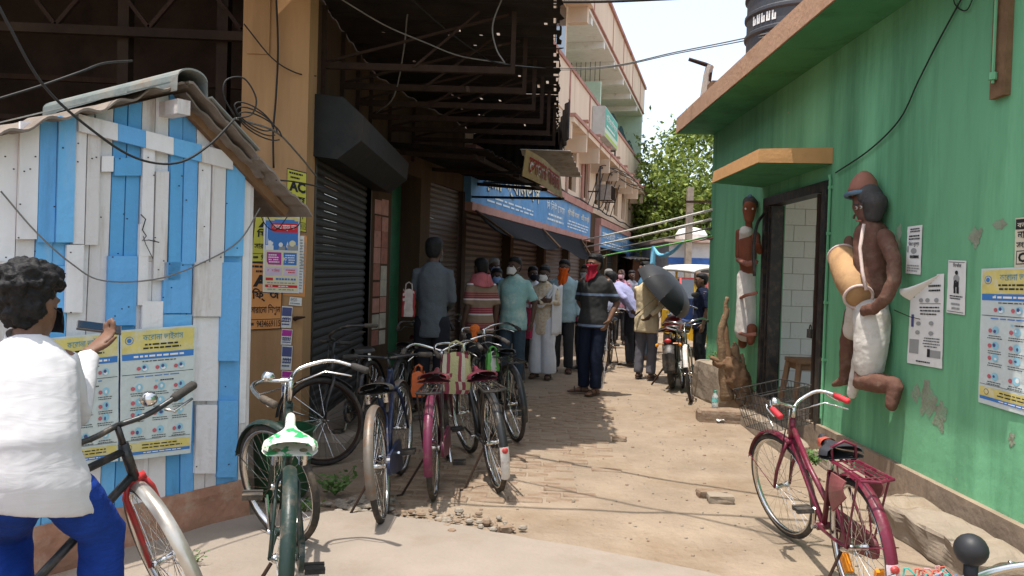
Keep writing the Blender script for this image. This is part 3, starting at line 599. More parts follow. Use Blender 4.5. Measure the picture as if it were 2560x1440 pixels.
# ------------------------------------------------------------------ tarpaulin, ropes, hanging sign, small tin canopy
m_tarp = cloth('black_tarpaulin', (.011, .011, .012), .25, 4, .15)
def tarp(a, c):                                  # a along the facade, c outwards
    c1 = c + .06 * math.sin(a * 9) * c; p = fpt(3.45 + 9.4 * a, 2.45, .16).lerp(fpt(2.5 + 7.0 * a, 1.99 - .14 * a, 1.05), c1); p.z -= .07 * math.sin(c * math.pi) - .035 * c * math.sin(a * 14)
    return p
tp = MB(); tp.grid(tarp, 40, 12, thick=(0, 0, .006)); tpo = thing('tarpaulin_awning', 'sagging black tarpaulin stretched from the shop fronts over the queue', 'awning', fpt(8, 2.2, .8)); tp.build('tarpaulin', m_tarp, tpo, smooth=True)
cnr = tarp(1, 1)
b = MB(); f0, f1, f2 = cnr, PY(1530, 622, cnr.y - .2), PY(1490, 668, cnr.y - .6)
b.grid(lambda a, c: (f0 * (1 - a) + f1 * a) * (1 - c) + (f0 * (1 - a) + f2 * a) * c + Vector((0, 0, -.12 * math.sin(a * math.pi))), 10, 6); b.build('loose_flap', cloth('grey_canvas', (.34, .31, .27)), tpo)
for a_ in (.0, .5, 1.0): b = MB(); e = tarp(a_, 1); e.z += .02; b.bar(fpt(3.45 + 9.4 * a_, 2.47, .16), e, .03); b.build('pole', m_wood, tpo)
m_pvc = mat('pale_pvc', (.62, .6, .54), .6, .1, 8, .05, dirt=(.4, .36, .3), dirtamt=.3)
gy = 10.5
for i, (a, z, c, mm, lab) in enumerate((((1490, 606), 1, (1782, 524), m_pvc, 'topmost pale pole strung from tarpaulin to green house'), ((1515, 612), 1, (1780, 548), m_pvc, 'pale pole ending just below the topmost one at green house corner'),
        ((1540, 618), 1, (1780, 569), m_gwire, 'thin grey rope from tarpaulin to the green house corner'))):
    b = MB(); b.tube(catenary(tarp(1, (.05, .35, .65)[i]) + Vector((0, 0, .02)), PX(*c, 2.75) + Vector((-.005, 0, 0)), .02), .019 if i < 2 else .012, 8); tag(b.build('tie_pole', mm), lab, 'pole')
cable('tie_rope', 'green rope sagging from tarpaulin corner across the lane', [cnr, PY(1560, 630, 15), PY(1640, 618, 12.5), PX(1782, 590, 2.745)], .014, mat('green_rope', (.16, .42, .12), .8))
cable('tie_rope', 'dull pink rope hanging between pole and green house corner', [PY(1640, 618, 12.5), PY(1700, 606, 11.6), PY(1740, 603, 11.1), PX(1782, 594, 2.745)], .01, mat('pink_rope', (.45, .22, .2), .8))
b = MB(); pts = spline([PY(1636, 620, 12.55), PY(1650, 638, 12.3), PY(1680, 630, 12), PY(1708, 604, 11.5)], 6); b.tube(pts, [.02 + .015 * math.sin(i / (len(pts) - 1) * math.pi) for i in range(len(pts))], 7); tag(b.build('blue_cloth_strip', cloth('sky_blue_rag', (.18, .45, .62))), 'sky blue cloth strip looped over the ropes', 'cloth')
b = MB(); e0 = PY(1634, 615, 12.6); b.grid(lambda a, c: e0 + Vector((-.03 + .06 * a * (1 + c * .6) - .02 * c, .02 * math.sin(a * 6 + c * 3), -.36 * c)), 4, 8, thick=(0, .01, 0)); tag(b.build('blue_cloth_tail', MATS['sky_blue_rag']), 'sky blue rag hanging straight down from the rope', 'cloth')
e1 = cnr + Vector((-.05, 0, .02)); b = MB(); b.grid(lambda a, c: e1 + Vector((.09 * a, .03 * math.sin(a * 5 + c * 2), -.34 * c)), 3, 6, thick=(0, .01, 0)); tag(b.build('rag', cloth('pale_blue_rag', (.4, .52, .55))), 'pale blue rag tied at the tarpaulin corner', 'cloth')
# hanging yellow signboard with red letters
hs = thing('hanging_sign', 'yellow tin signboard with red painted letters hung edge on over the lane', 'sign', (.3, 9, 2.6))
A0, A1, A2, A3 = PY(1306, 440, 8.6), PY(1412, 496, 9.7), PY(1402, 432, 9.7), PY(1312, 372, 8.6)
hq = Quad(A0, A1, A2, A3, bulge=lambda a, c: .03 * math.sin(a * 5) + .02 * c)
b = MB(); b.grid(lambda a, c: hq.at(a, c), 14, 6, thick=hq.n * -.008); b.build('board', mat('yellow_tin', (.27, .19, .075), .75, .2, 5, .15, dirt=(.11, .07, .04), dirtamt=.5, dscale=5), hs)
b = MB(); hq.text(b, 'সোনার', .08, .22, .5, .85, .005, 1, .03); hq.text(b, 'সোনার', .07, .24, .49, .87, .009, 0, .01); hq.text(b, 'বাজার', .55, .22, .94, .85, .005, 1, .03); hq.text(b, 'বাজার', .54, .24, .93, .87, .009, 0, .01)
b.build('lettering', [prt('sign_red', (.2, .025, .02)), prt('dingy_white', (.4, .37, .32))], hs)
b = MB()
for (px0, py0, px1, py1, y1) in ((1205, 455, 1345, 462, 9.2), (1170, 492, 1408, 497, 9.7), (1160, 430, 1312, 432, 8.7)):
    p = PY(px1, py1, y1); w = fpx(px0, py0); b.bar(w, p, .035)
b.build('support_bar', m_black, hs)
b = MB(); b.grid(lambda a, c: PY(1300 + 125 * a, 374 + 4 * a, 9.5).lerp(PY(1335 + 120 * a, 440 + 5 * a, 11.8), c) + Vector((0, 0, .018 * math.sin(c * 34))), 4, 40, thick=(0, 0, .006)); tag(b.build('tin_canopy', m_tin2), 'small sheet of corrugated tin above the yellow hanging sign', 'canopy')
# lane wires overhead
cable('overhead_wire', 'pair of thin wires crossing the lane to green roof', [PY(1270, 168, 12.5), PY(1500, 168, 11), PY(1690, 130, 9.8), PY(1850, 98, 8.8), PY(2000, 62, 7.4), PY(2180, -20, 6)], .008, m_gwire)
cable('overhead_wire', 'second thin wire running close below the pair to green roof', [PY(1270, 175, 12.5), PY(1500, 171, 11), PY(1690, 134, 9.8), PY(1850, 104, 8.8), PY(2000, 70, 7.4), PY(2180, -8, 6)], .007, m_gwire)
cable('overhead_wire', 'black cable high above the lane at top gallery', [PY(1300, 4, 16), PY(1500, 4, 16), PY(1700, -4, 16)], .03)
cable('awning_wire', 'pale wire dangling in a loop under the tin awning', [PY(1262, -20, 6.4), PY(1232, 60, 6.4), PY(1240, 120, 6.4), PY(1262, 158, 6.4)], .007, m_gwire)
cable('awning_wire', 'long grey wire hanging down from tin awning to shutter', [PY(1045, -10, 6.6), PY(1020, 30, 6.8), PY(1010, 120, 7), PY(985, 240, 7.4), PY(940, 282, 7.8)], .007, m_gwire)
cable('awning_wire', 'bright wire strung diagonally below the tin awning', [PY(840, -10, 6.2), PY(960, 62, 6.4), PY(1060, 105, 6.5), PY(1150, 140, 6.6), PY(1262, 158, 6.4)], .006, m_gwire)
cable('awning_wire', 'dark wire slanting under the tin awning toward cream building', [PY(1020, -10, 6.3), PY(1110, 70, 6.6), PY(1200, 135, 7), PY(1262, 160, 6.4), PY(1400, 172, 10)], .006)
cable('pillar_wire', 'black wire hanging down the ochre pillar', [PY(690, -20, 6.16), PY(695, 120, 6.16), PY(690, 240, 6.16), PY(683, 330, 6.16), PY(684, 420, 6.16)], .008)
cable('pillar_wire', 'thin black wire bowed across ochre pillar to the wall', [PY(610, 60, 6.1), PY(680, 145, 6.1), PY(740, 182, 6.15), PY(790, 190, 6.4)], .006)

for i, (a0, a1) in enumerate((((1340, 1205), (1880, 1318)), ((1330, 1262), (1900, 1288)), ((1420, 1150), (1860, 1222)))):
    p, q_ = G(*a0), G(*a1); off_ = Vector((SUN.x, SUN.y, SUN.z)) * (4.0 / SUN.z); d_ = (q_ - p); p2, q2 = p - d_ * .9 + off_, q_ + d_ * .7 + off_
    cable('overhead_wire', ('lowest', 'middle', 'highest')[i] + ' of the cables spanning the lane above the parked bicycles', catenary(p2, q2, .12 + .05 * i, 10), .013 + .003 * i)
# ------------------------------------------------------------------ striped plank kiosk on the left
KU = Vector((.6, .8, 0)); KN = Vector((.8, -.6, 0)); KO = Vector((-1.55, 4.49, 0))
def kp(x, y, off=0.0): return PL(x, y, KO + KN * off, KN)
def kuz(x, y, off=0.0):
    p = kp(x, y, off); return (p - KO).dot(KU), p.z
def kpt(u, z, off=0.0): return KO + KU * u + KN * off + Vector((0, 0, z))
kz = thing('striped_kiosk', 'small plank kiosk painted in white and sky blue stripes under a gabled sheet roof', 'kiosk', kpt(-.6, 0, -.6))
m_wp = [mat('white_plank_%d' % i, c, .75, .07, 5, .3, dirt=d, dirtamt=a, dscale=7, streak=True, spec=.2) for i, (c, d, a) in enumerate((((.68, .66, .66), (.4, .35, .31), .30), ((.62, .59, .58), (.30, .23, .17), .42), ((.72, .70, .70), (.45, .4, .36), .20)))]
m_bp = [mat('blue_plank_%d' % i, c, .7, .1, 5, .3, dirt=d, dirtamt=.22, dscale=7, streak=True, spec=.25) for i, (c, d) in enumerate((((.13, .37, .68), (.08, .22, .42)), ((.10, .33, .60), (.05, .16, .3)), ((.15, .42, .72), (.4, .45, .5))))]
def zroof(u): return 2.40 + (u + .51) * .436 if u < -.51 else 2.40 - (u + .51) * .78
y_a = [-60, 90, 180, 275, 345, 415, 485, 555, 605, 630]; y_b = [-80, 60, 138, 245, 318, 410, 478, 535, 588, 610]
rk = random.Random(11)
def plank(poly, off, th, m, parent=None):
    b = MB(); b.prism([kpt(u, z, off) for u, z in poly], KN * th); return b.build('plank', m, parent or kz)
for i in range(9):
    blue = i % 2 == 1; ncut = 2 if i not in (7, 8) else 1
    if i == 0: ncut = 3
    for c in range(ncut):
        f0, f1 = c / ncut, (c + 1) / ncut; xa0 = y_a[i] + (y_a[i + 1] - y_a[i]) * f0; xa1 = y_a[i] + (y_a[i + 1] - y_a[i]) * f1; xb0 = y_b[i] + (y_b[i + 1] - y_b[i]) * f0; xb1 = y_b[i] + (y_b[i + 1] - y_b[i]) * f1
        ua0 = kuz(xa0, 450)[0]; ua1 = kuz(xa1, 450)[0]; ub0 = kuz(xb0, 1250)[0]; ub1 = kuz(xb1, 1250)[0]; g = .0025
        cuts = [.16] + sorted(rk.uniform(.5, 1.5) for _ in range(1)) + [9]
        def U(a, b_, z): return b_ + (a - b_) * (z - .28) / (1.93 - .28)
        for k in range(len(cuts) - 1):
            z0 = cuts[k] + .002; z1 = cuts[k + 1]
            m = (m_bp if blue else m_wp)[rk.randint(0, 2)]
            if z1 > 5:
                ut0, ut1 = U(ua0, ub0, 2.15) + g, U(ua1, ub1, 2.15) - g; top = [(ut1, zroof(ut1) - .01)] + ([(-.51, 2.39)] if ut0 < -.51 < ut1 else []) + [(ut0, zroof(ut0) - .01)]
            else: top = [(U(ua1, ub1, z1) - g, z1), (U(ua0, ub0, z1) + g, z1)]
            plank([(U(ua0, ub0, z0) + g, z0), (U(ua1, ub1, z0) - g, z0)] + top, rk.uniform(-.004, .004), .02, m)
# boards nailed over the first layer: picture corners (left, top, right, bottom), stand-off, colour
W0, B0 = m_wp, m_bp
def stripe(x, y):                                 # is the paint blue at this picture point of the face
    f = (y - 450) / 800; e = [p + (q - p) * f for p, q in zip(y_a, y_b)]
    for i in range(9):
        if e[i] <= x < e[i + 1]: return i % 2 == 1
    return False
def edges_at(y): f = (y - 450) / 800; return [p + (q - p) * f for p, q in zip(y_a, y_b)]
for (x0, y0, x1, y1, o) in ((42, 305, 90, 598, .022), (92, 296, 134, 606, .022), (136, 292, 179, 606, .034), (181, 300, 208, 610, .022), (211, 305, 243, 612, .022), (245, 392, 274, 430, .024), (277, 396, 344, 440, .024), (347, 352, 376, 640, .03), (380, 430, 412, 700, .024), (418, 366, 448, 700, .024), (450, 372, 483, 660, .03),
        (487, 378, 518, 690, .024), (521, 384, 553, 656, .032), (557, 402, 603, 640, .024), (-40, 652, 66, 1000, .022), (338, 560, 362, 762, .028), (262, 640, 334, 812, .022), (400, 655, 470, 782, .024), (474, 655, 542, 790, .035), (158, 612, 200, 780, .024), (345, 752, 396, 900, .03), (398, 785, 470, 1100, .02), (474, 792, 538, 1000, .02), (541, 655, 592, 900, .03), (538, 1000, 586, 1190, .02), (480, 1010, 532, 1180, .026)):
    ee = edges_at((y0 + y1) / 2); xc = (x0 + x1) / 2; dx = (y1 - y0) / 800 * -20
    plank([kuz(x0 + dx, y1), kuz(x1 + dx, y1), kuz(x1, y0), kuz(x0, y0)], o, .02, (m_bp if stripe(xc, (y0 + y1) / 2) else m_wp)[rk.randint(0, 2)])
W0, B0 = m_wp, m_bp
# nail heads and dark seams
nb_ = MB()
for i in range(90):
    x, y = rk.uniform(5, 615), rk.uniform(330, 1180); c = kp(x, y, .055 if y < 800 else .045); nb_.obox(c - KU * .003 - Vector((0, 0, .003)), KU * .006, (0, 0, .006), KN * .004)
stuff(nb_.build('nail_heads', m_rust, kz))
for x0, x1, m in ((182, 279, W0[0]), (280, 348, B0[0]), (349, 418, W0[2]), (419, 487, B0[2]), (488, 566, W0[1])):   # sloping batten
    ya, yb = 288 + (x0 - 182) * .25, 288 + (x1 - 182) * .25; plank([kuz(x0, ya + 42), kuz(x1, yb + 42), kuz(x1, yb), kuz(x0, ya)], .046, .02, m)
b = MB(); b.obox(kpt(-.58, 2.26, 0), KU * .07, KN * .2, (0, 0, .075)); b.build('ridge_beam', m_wp[1], kz)
m_pl = mat('cracked_white_plaster', (.56, .53, .5), .9, .1, 4, .5, dirt=(.3, .24, .19), dirtamt=.35, dscale=4)
b = MB(); b.obox(kpt(-2.3, .0, -.16), KU * 2.3, KN * .155, (0, 0, .5)); b.build('inner_wall', m_pl, kz)
b = MB(); b.grid(lambda a, c: kpt(-2.3 + 2.3 * a, -.05 + .28 * c, .026 + .035 * (1 - c) + .012 * noise.noise((a * 14, c * 3, 6))), 46, 6, thick=KN * -.06); b.build('plinth', mat('red_brown_plaster', (.33, .17, .11), .9, .25, 5, .4, dirt=(.45, .36, .28), dirtamt=.35, dscale=3), kz)
b = MB(); b.obox(kpt(-.02, 0, -1.4), KN * 1.42, KU * .02, (0, 0, 2.0)); b.build('side_wall', m_wp[1], kz)
b = MB(); b.obox(kpt(-2.3, 0, -1.42), KU * 2.28, KN * .02, (0, 0, 2.0)); b.build('rear_wall', m_wood, kz)
m_asb = mat('weathered_roof_sheet', (.21, .175, .145), .85, .25, 4, .35, dirt=(.1, .08, .065), dirtamt=.4, dscale=3, spec=.15)
m_asb2 = mat('bluish_ridge_sheet', (.19, .215, .205), .85, .25, 4, .3, dirt=(.22, .18, .14), dirtamt=.55, dscale=4, spec=.2)
def roofpt(u, off, lift=0): return kpt(u, zroof(u) + .03 + lift, off)
for k in range(2):                                # near slope, two overlapping sheets
    b = MB(); b.grid(lambda a, c: roofpt(-.50 - 1.15 * a, .16 - 1.0 * k - 1.04 * c, .014 * math.sin(a * 46) - .02 * k + .02 * noise.noise((a * 4, c * 2, k)) - (.05 * a * a if k == 0 else 0)), 60, 4, thick=(0, 0, -.012)); b.build('roof_sheet', m_asb, kz)
for k, (u0, u1, o1) in enumerate(((-.52, .04, .20), (-.1, .27, .22), (-.5, -.02, .14))):   # far slope, seen from below
    b = MB(); b.grid(lambda a, c: roofpt(u0 + (u1 - u0) * a, o1 - 1.5 * c, .012 - .022 * k + .006 * math.sin(a * 30 + c * 3) + .02 * noise.noise((a * 3, c, k + 5))), 24, 6, thick=(0, 0, -.013)); b.build('roof_sheet', m_asb, kz)
b = MB(); b.grid(lambda a, c: kpt(-.51 + .085 * math.cos(math.pi * a), 2.42 + .01 + .07 * math.sin(math.pi * a) ** .8 - (.05 if a in (0, 1) else 0), .22 - 1.6 * c), 12, 3, thick=(0, 0, -.01)); b.build('ridge_cap', m_asb2, kz)
b = MB(); b.grid(lambda a, c: roofpt(-.40 + .3 * a, .22 - 1.6 * c, .035), 6, 2, thick=(0, 0, -.008)); b.grid(lambda a, c: roofpt(-.62 - .22 * a, .2 - 1.6 * c, .03), 6, 2, thick=(0, 0, -.008)); b.build('ridge_flashing', m_asb2, kz)
for o1 in (.05, -.7): b = MB(); b.bar(roofpt(-.5, o1, -.06), roofpt(.2, o1, -.06), .04, .05); b.build('rafter', m_wood, kz)
b = MB(); b.tube([kp(352, 536, .06), kp(364, 548, .07), kp(356, 575, .06), kp(366, 590, .07), kp(356, 602, .06), kp(372, 600, .08), kp(398, 606, .09)], .003, 5); b.tube([kp(358, 590, .06), kp(364, 610, .08), kp(382, 646, .06)], .002, 5); b.build('latch_wire', m_wire, kz)
# cables slung round the kiosk
cable('slung_cable', 'thick grey cable hanging in a long curve before the striped kiosk', [kp(-40, -60, .35), kp(20, 60, .35), kp(110, 215, .33), kp(230, 325, .3), kp(340, 395, .28), kp(440, 408, .27), kp(520, 365, .26), kp(588, 296, .25)], .0062, m_wire)
cable('slung_cable', 'cable lying along the kiosk ridge cap', [kp(-30, 255, .2), kp(100, 215, .2), kp(200, 180, .22), kp(260, 158, .1), kp(330, 152, -.1)], .006)
cable('slung_cable', 'thin pale wire drooping low across the kiosk planks', [kp(2, 478, .05), kp(90, 580, .07), kp(180, 660, .08), kp(260, 702, .08), kp(400, 696, .08), kp(520, 650, .07), kp(600, 600, .07), kp(650, 520, .1)], .004, m_gwire)
for k in range(3):
    c = kp(635 + 8 * k, 292 + 12 * k, .2); cable('cable_coil', 'grey cable coiled at the kiosk eave', [c + Vector((.08 * math.cos(t) * (1 + .1 * k), .08 * math.cos(t), .055 * math.sin(t) - .04 * math.cos(t))) for t in np.linspace(0, 2 * math.pi * .93, 14)], .0042, m_wire, 'cable', 6, 4, 'cable coils at the kiosk eave')
cable('cable_coil', 'wide upright loop of grey cable behind the kiosk eave', [kp(588, 292, .2), kp(560, 240, .2), kp(566, 200, .2), kp(610, 196, .2), kp(640, 245, .2), kp(630, 285, .2), kp(592, 296, .2)], .0045, m_wire)
cable('slung_cable', 'grey cable bowing from kiosk eave to the shutter', [kp(590, 296, .2), PY(690, 330, 5.2), PY(745, 385, 5.6), PY(790, 440, 6.1)], .007, m_gwire)
cable('slung_cable', 'black wire sticking out from the kiosk roof end', [kp(690, 450, .2), kp(740, 455, .2), kp(812, 470, .2)], .005, m_wire)
for k, q in enumerate(((650, 505, 690, 570, 745, 565, 750, 520), (645, 512, 662, 560, 690, 575, 720, 540))): cable('slung_cable', 'loose loop of thin black wire under the kiosk eave', [PY(q[i], q[i + 1], 5.6) for i in range(0, 8, 2)], .004, m_wire, 'cable', 5, 5, 'wire loops under the kiosk eave')

# ------------------------------------------------------------------ posters and notices
K_black = prt('black', (.03, .03, .03)); K_white = prt('white', (.75, .75, .73)); K_grey = prt('grey', (.3, .3, .29)); K_red = prt('red', (.5, .13, .15)); K_sky = prt('sky', (.28, .53, .64)); K_blue = prt('blue', (.06, .2, .5)); K_navy = prt('navy', (.09, .10, .22)); K_teal = prt('title_teal', (.06, .25, .36))
K_yel = mat('ink_faded_yellow', (.62, .52, .17), .85, .12, 9, 0, dirt=(.62, .6, .5), dirtamt=.45, dscale=14, spec=.1)
m_bill = mat('pale_poster_paper', (.55, .60, .58), .9, .05, 5, .2, dirt=(.48, .48, .44), dirtamt=.25, dscale=4, spec=.05)
def wrinkle(seed, amp=.004): return lambda a, c: amp * (1.2 + noise.noise((a * 4 + seed, c * 5, seed)) + .5 * noise.noise((a * 11, c * 13, seed)))
def covid(q, label, loc, seed, group=None):
    r = random.Random(seed); q.bulge = wrinkle(seed); t = thing('health_poster', label, 'poster', loc, group)
    b = MB(); b.grid(lambda a, c: q.at(a, c, 0), 14, 20); b.build('sheet', m_bill, t)
    b = MB(); I = dict(y=0, bl=1, sky=2, red=3, nv=4, bk=5, wh=6, tt=7)
    q.rect(b, .02, .815, .98, .985, .0012, 0, 8, 4); q.rect(b, .02, .765, .98, .812, .0012, 1, 8, 1); q.rect(b, .02, .06, .98, .128, .0012, 0, 8, 2); q.rect(b, .02, .035, .98, .058, .0012, 1, 8, 1)
    q.disc(b, .11, .915, .055, .032, .002, 1, 16); q.disc(b, .11, .915, .045, .026, .0024, 0, 16); q.disc(b, .11, .915, .03, .018, .0028, 1, 12)
    q.text(b, 'করোনা ভাইরাস', .28, .905, .82, .968, .003, 7, .004)
    q.lines(b, .25, .835, .86, .89, 2, .003, 5, .45, r); q.lines(b, .12, .775, .9, .802, 1, .003, 6, .55, r); q.lines(b, .25, .74, .75, .757, 1, .002, 5, .4, r)
    for a in (.28, .53, .78): q.disc(b, a - .05, .697, .028, .015, .0024, 3); q.disc(b, a + .03, .70, .05, .028, .002, 2); q.disc(b, a + .02, .705, .022, .014, .0028, 4, 8); q.disc(b, a + .03, .688, .03, .012, .0026, 6, 8)
    q.rect(b, .02, .652, .98, .656, .002, 5); q.lines(b, .12, .625, .9, .643, 1, .002, 1, .4, r); q.rect(b, .45, .588, .49, .602, .002, 2); q.lines(b, .5, .586, .72, .604, 1, .002, 5, .5, r)
    for row, bb in enumerate((.545, .435, .345, .21)):
        for k, a in enumerate((.22, .52, .8)):
            q.disc(b, a - .06, bb, .028, .016, .0024, 3); q.disc(b, a + .02, bb + .005, .05, .03, .002, 2); q.disc(b, a + .02 + r.uniform(-.02, .02), bb + r.uniform(-.006, .012), r.uniform(.012, .03), r.uniform(.008, .018), .0028, r.choice((4, 6, 4)), 8)
            q.lines(b, a - .1, bb - .062, a + .13, bb - .03, 2, .002, 5, .35, r)
    q.rect(b, .02, .146, .98, .149, .002, 5); q.disc(b, .12, .094, .035, .022, .002, 5, 12); q.disc(b, .12, .094, .028, .018, .0024, 0, 12); q.lines(b, .25, .072, .88, .118, 2, .003, 5, .35, r); q.lines(b, .25, .04, .85, .054, 1, .003, 6, .5, r)
    b.build('print', [K_yel, K_blue, K_sky, K_red, K_navy, K_black, K_white, K_teal], t)
kq = lambda o: (lambda x, y: kp(x, y, o))
covid(pxquad(kq(.062), (300, 826), (489, 812), (475, 1132), (299, 1153)), 'pale health poster with yellow header on the striped kiosk beside bare planks', kp(390, 1140, .05), 2)
covid(pxquad(kq(.060), (112, 846), (296, 828), (294, 1152), (108, 1176)), 'pale health poster on the kiosk behind the phone user', kp(200, 1160, .05), 5)
covid(pxquad(lambda x, y: PX(x, y, GX - .004), (2456, 672), (2640, 664), (2634, 1060), (2448, 1005)), 'pale health poster with yellow header on the green wall', PX(2500, 1005, GX), 8)
ply = lambda o: (lambda x, y: PY(x, y, 6.198 - o))
def bill(q, label, base, seed, items, mats, name='poster', cat='poster', nu=6, nv=10, amp=.002, group=None):
    q.bulge = wrinkle(seed, amp); t = thing(name, label, cat, q.at(.5, 0), group); b = MB(); b.grid(lambda a, c: q.at(a, c, 0), nu, nv); b.build('sheet', base, t)
    b = MB(); r = random.Random(seed)
    for it in items:
        k = it[0]
        if k == 't': q.text(b, it[1], *it[2:6], .003, it[6], it[7] if len(it) > 7 else .01)
        elif k == 'r': q.rect(b, *it[1:5], .0014, it[5])
        elif k == 'R': q.rect(b, *it[1:5], .0022, it[5])
        elif k == 'l': q.lines(b, *it[1:5], it[5], .0028, it[6], .5, r)
        elif k == 'd': q.disc(b, *it[1:5], it[6] if len(it) > 6 else .0025, it[5])
    if b.v: b.build('print', mats, t)
    return t
yel = mat('acid_yellow_paper', (.50, .47, .07), .9, .1, 6, .15, dirt=(.4, .36, .12), dirtamt=.3, dscale=5); org = mat('orange_paper', (.62, .27, .09), .9, .1, 6, .15, dirt=(.5, .25, .12), dirtamt=.3, dscale=5)
acit = [('r', 0, .985, 1, 1, 0), ('r', 0, 0, .02, 1, 0), ('r', .98, 0, 1, 1, 0), ('r', 0, 0, 1, .012, 0), ('l', .06, .91, .9, .97, 1, 0), ('l', .15, .84, .7, .9, 1, 0), ('t', 'AC', .12, .64, .95, .82, 0, .05), ('t', 'ফ্রিজ', .1, .42, .92, .62, 0, .03), ('t', 'সারানো শিখুন', .06, .21, .96, .38, 0, .015), ('t', '9434669115', .26, .04, .97, .14, 0, .01), ('r', .04, .15, .96, .16, 0), ('l', .06, .05, .2, .13, 1, 0)]
bill(pxquad(ply(.002), (640, 520), (728, 522), (724, 655), (626, 655)), 'acid yellow repair class poster half hidden by the colourful poster', yel, 31, acit, [K_black])
bill(pxquad(ply(.004), (624, 655), (708, 659), (703, 822), (620, 826)), 'orange repair class poster below the colourful poster', org, 32, acit, [K_black])
bill(pxquad(ply(.003), (718, 420), (767, 432), (766, 582), (716, 573)), 'acid yellow repair class poster at the pillar edge under kiosk eave', yel, 33, acit, [K_black])
bill(pxquad(ply(.0015), (715, 583), (768, 590), (762, 742), (708, 738)), 'orange poster peeling behind the colourful poster', org, 34, [('l', .7, .2, 1, .9, 12, 0)], [K_grey])
bill(pxquad(ply(.005), (744, 590), (761, 590), (757, 732), (742, 730)), 'narrow strip of grey printed paper beside the colourful poster', m_paper, 35, [('l', .1, .05, .95, .95, 18, 0)], [K_grey])
inks = [prt('deep_blue_sky', (.07, .2, .48)), K_yel, prt('bright_red', (.6, .04, .05)), K_white, prt('magenta', (.45, .05, .3)), K_blue, prt('pale_lilac', (.6, .5, .6)), K_grey, prt('pale_yellow', (.68, .62, .4)), prt('cyan_spot', (.1, .45, .7))]
bill(pxquad(ply(.009), (660, 537), (751, 540), (748, 733), (657, 730)), 'colourful event poster with red title and domed buildings on the pillar', m_paper, 36,
     [('r', .04, .93, .96, .98, 1), ('r', .05, .55, .95, .93, 0), ('R', .3, .905, .85, .945, 5), ('r', .3, .97, .5, .99, 9), ('R', .2, .78, .94, .9, 2), ('t', 'হজরত মাসুম শাহ', .24, .80, .9, .88, 3, .012), ('R', .06, .55, .28, .61, 3), ('d', .2, .64, .07, .035, 3), ('R', .36, .55, .6, .6, 7), ('d', .48, .62, .06, .03, 3), ('R', .66, .55, .94, .62, 7), ('d', .8, .64, .09, .04, 8), ('R', .09, .62, .11, .86, 3), ('R', .13, .6, .15, .74, 3),
      ('r', .04, .02, .96, .54, 8), ('R', .1, .36, .5, .52, 4), ('R', .56, .36, .92, .52, 5), ('l', .14, .38, .47, .5, 4, 3), ('l', .6, .38, .89, .5, 4, 3), ('R', .07, .22, .52, .33, 6), ('R', .56, .22, .95, .33, 6), ('t', 'রাইস মিয়া', .12, .26, .46, .31, 2, .01), ('l', .6, .25, .9, .31, 2, 2), ('R', .08, .155, .28, .19, 2), ('l', .3, .15, .93, .2, 1, 5), ('l', .08, .11, .93, .14, 1, 7), ('R', .07, .065, .95, .1, 2), ('l', .12, .07, .8, .095, 1, 3), ('l', .08, .025, .93, .055, 1, 7)], inks, amp=.003)
for k, (y0, y1, c) in enumerate(((765, 820, 0), (822, 862, 1), (863, 925, 0), (926, 962, 1), (963, 1000, 0))):
    bill(pxquad(ply(.003), (705, y0), (732, y0 + 2), (728, y1), (702, y1 - 1)), 'small torn handbill in the strip of bills low on the pillar', m_paper, 50 + k, [('r', .05, .55, .95, .95, c), ('l', .05, .1, .95, .5, 3, 0), ('t', '0331', .15, .3, .9, .5, 0)], [K_navy, prt('magenta', (.45, .05, .3))], group='torn handbills low on the pillar')
bill(pxquad(ply(.006), (725, 742), (755, 745), (754, 765), (722, 762)), 'small white slip with a phone number on the pillar', m_paper, 58, [('t', '8420', .1, .5, .6, .92, 0), ('l', .05, .1, .9, .4, 1, 0)], [K_grey])
b = MB(); c = PY(747, 797, 6.19); b.tube([c + Vector((-.03, 0, 0)), c + Vector((0, -.06, .01)), c + Vector((.07, -.07, .02))], [.02, .016, .006], 7); tag(b.build('wall_hook', m_rust), 'rusty hook set in the pillar above the bicycles', 'hook')
gw = lambda o: (lambda x, y: PX(x, y, GX - o))
bill(pxquad(gw(.004), (2270, 567), (2307, 562), (2302, 687), (2265, 683)), 'narrow white handbill nearest the drummer relief on green wall', m_paper, 61, [('l', .2, .86, .9, .96, 2, 0), ('l', .1, .7, .9, .82, 2, 0), ('t', 'বিনা মূল্যে', .15, .56, .85, .68, 0), ('R', .05, .45, .15, .58, 1), ('d', .5, .48, .2, .06, 1), ('l', .2, .3, .9, .42, 1, 0), ('l', .05, .04, .95, .2, 3, 1)], [K_black, K_grey], cat='handbill')
mp = bill(pxquad(gw(.004), (2372, 650), (2417, 652), (2413, 788), (2367, 781)), 'white missing person notice with a dark standing figure printed', m_paper, 62, [('R', .06, .03, .94, .04, 0), ('R', .06, .96, .94, .97, 0), ('t', 'নিখোঁজ', .3, .87, .75, .95, 0), ('d', .5, .77, .08, .04, 0), ('d', .5, .66, .17, .075, 1), ('R', .36, .5, .64, .66, 0), ('R', .36, .38, .48, .5, 0), ('R', .53, .38, .66, .5, 0), ('l', .1, .26, .9, .35, 2, 0), ('l', .25, .06, .75, .22, 2, 1)], [K_black, K_grey], cat='notice')
nt_ = thing('torn_notice', 'torn black and white notice with its top corner curling off green wall', 'notice', PX(2310, 915, GX))
q = pxquad(gw(.004), (2280, 690), (2362, 684), (2357, 922), (2269, 907), bulge=wrinkle(63, .003)); b = MB(); nn = 14
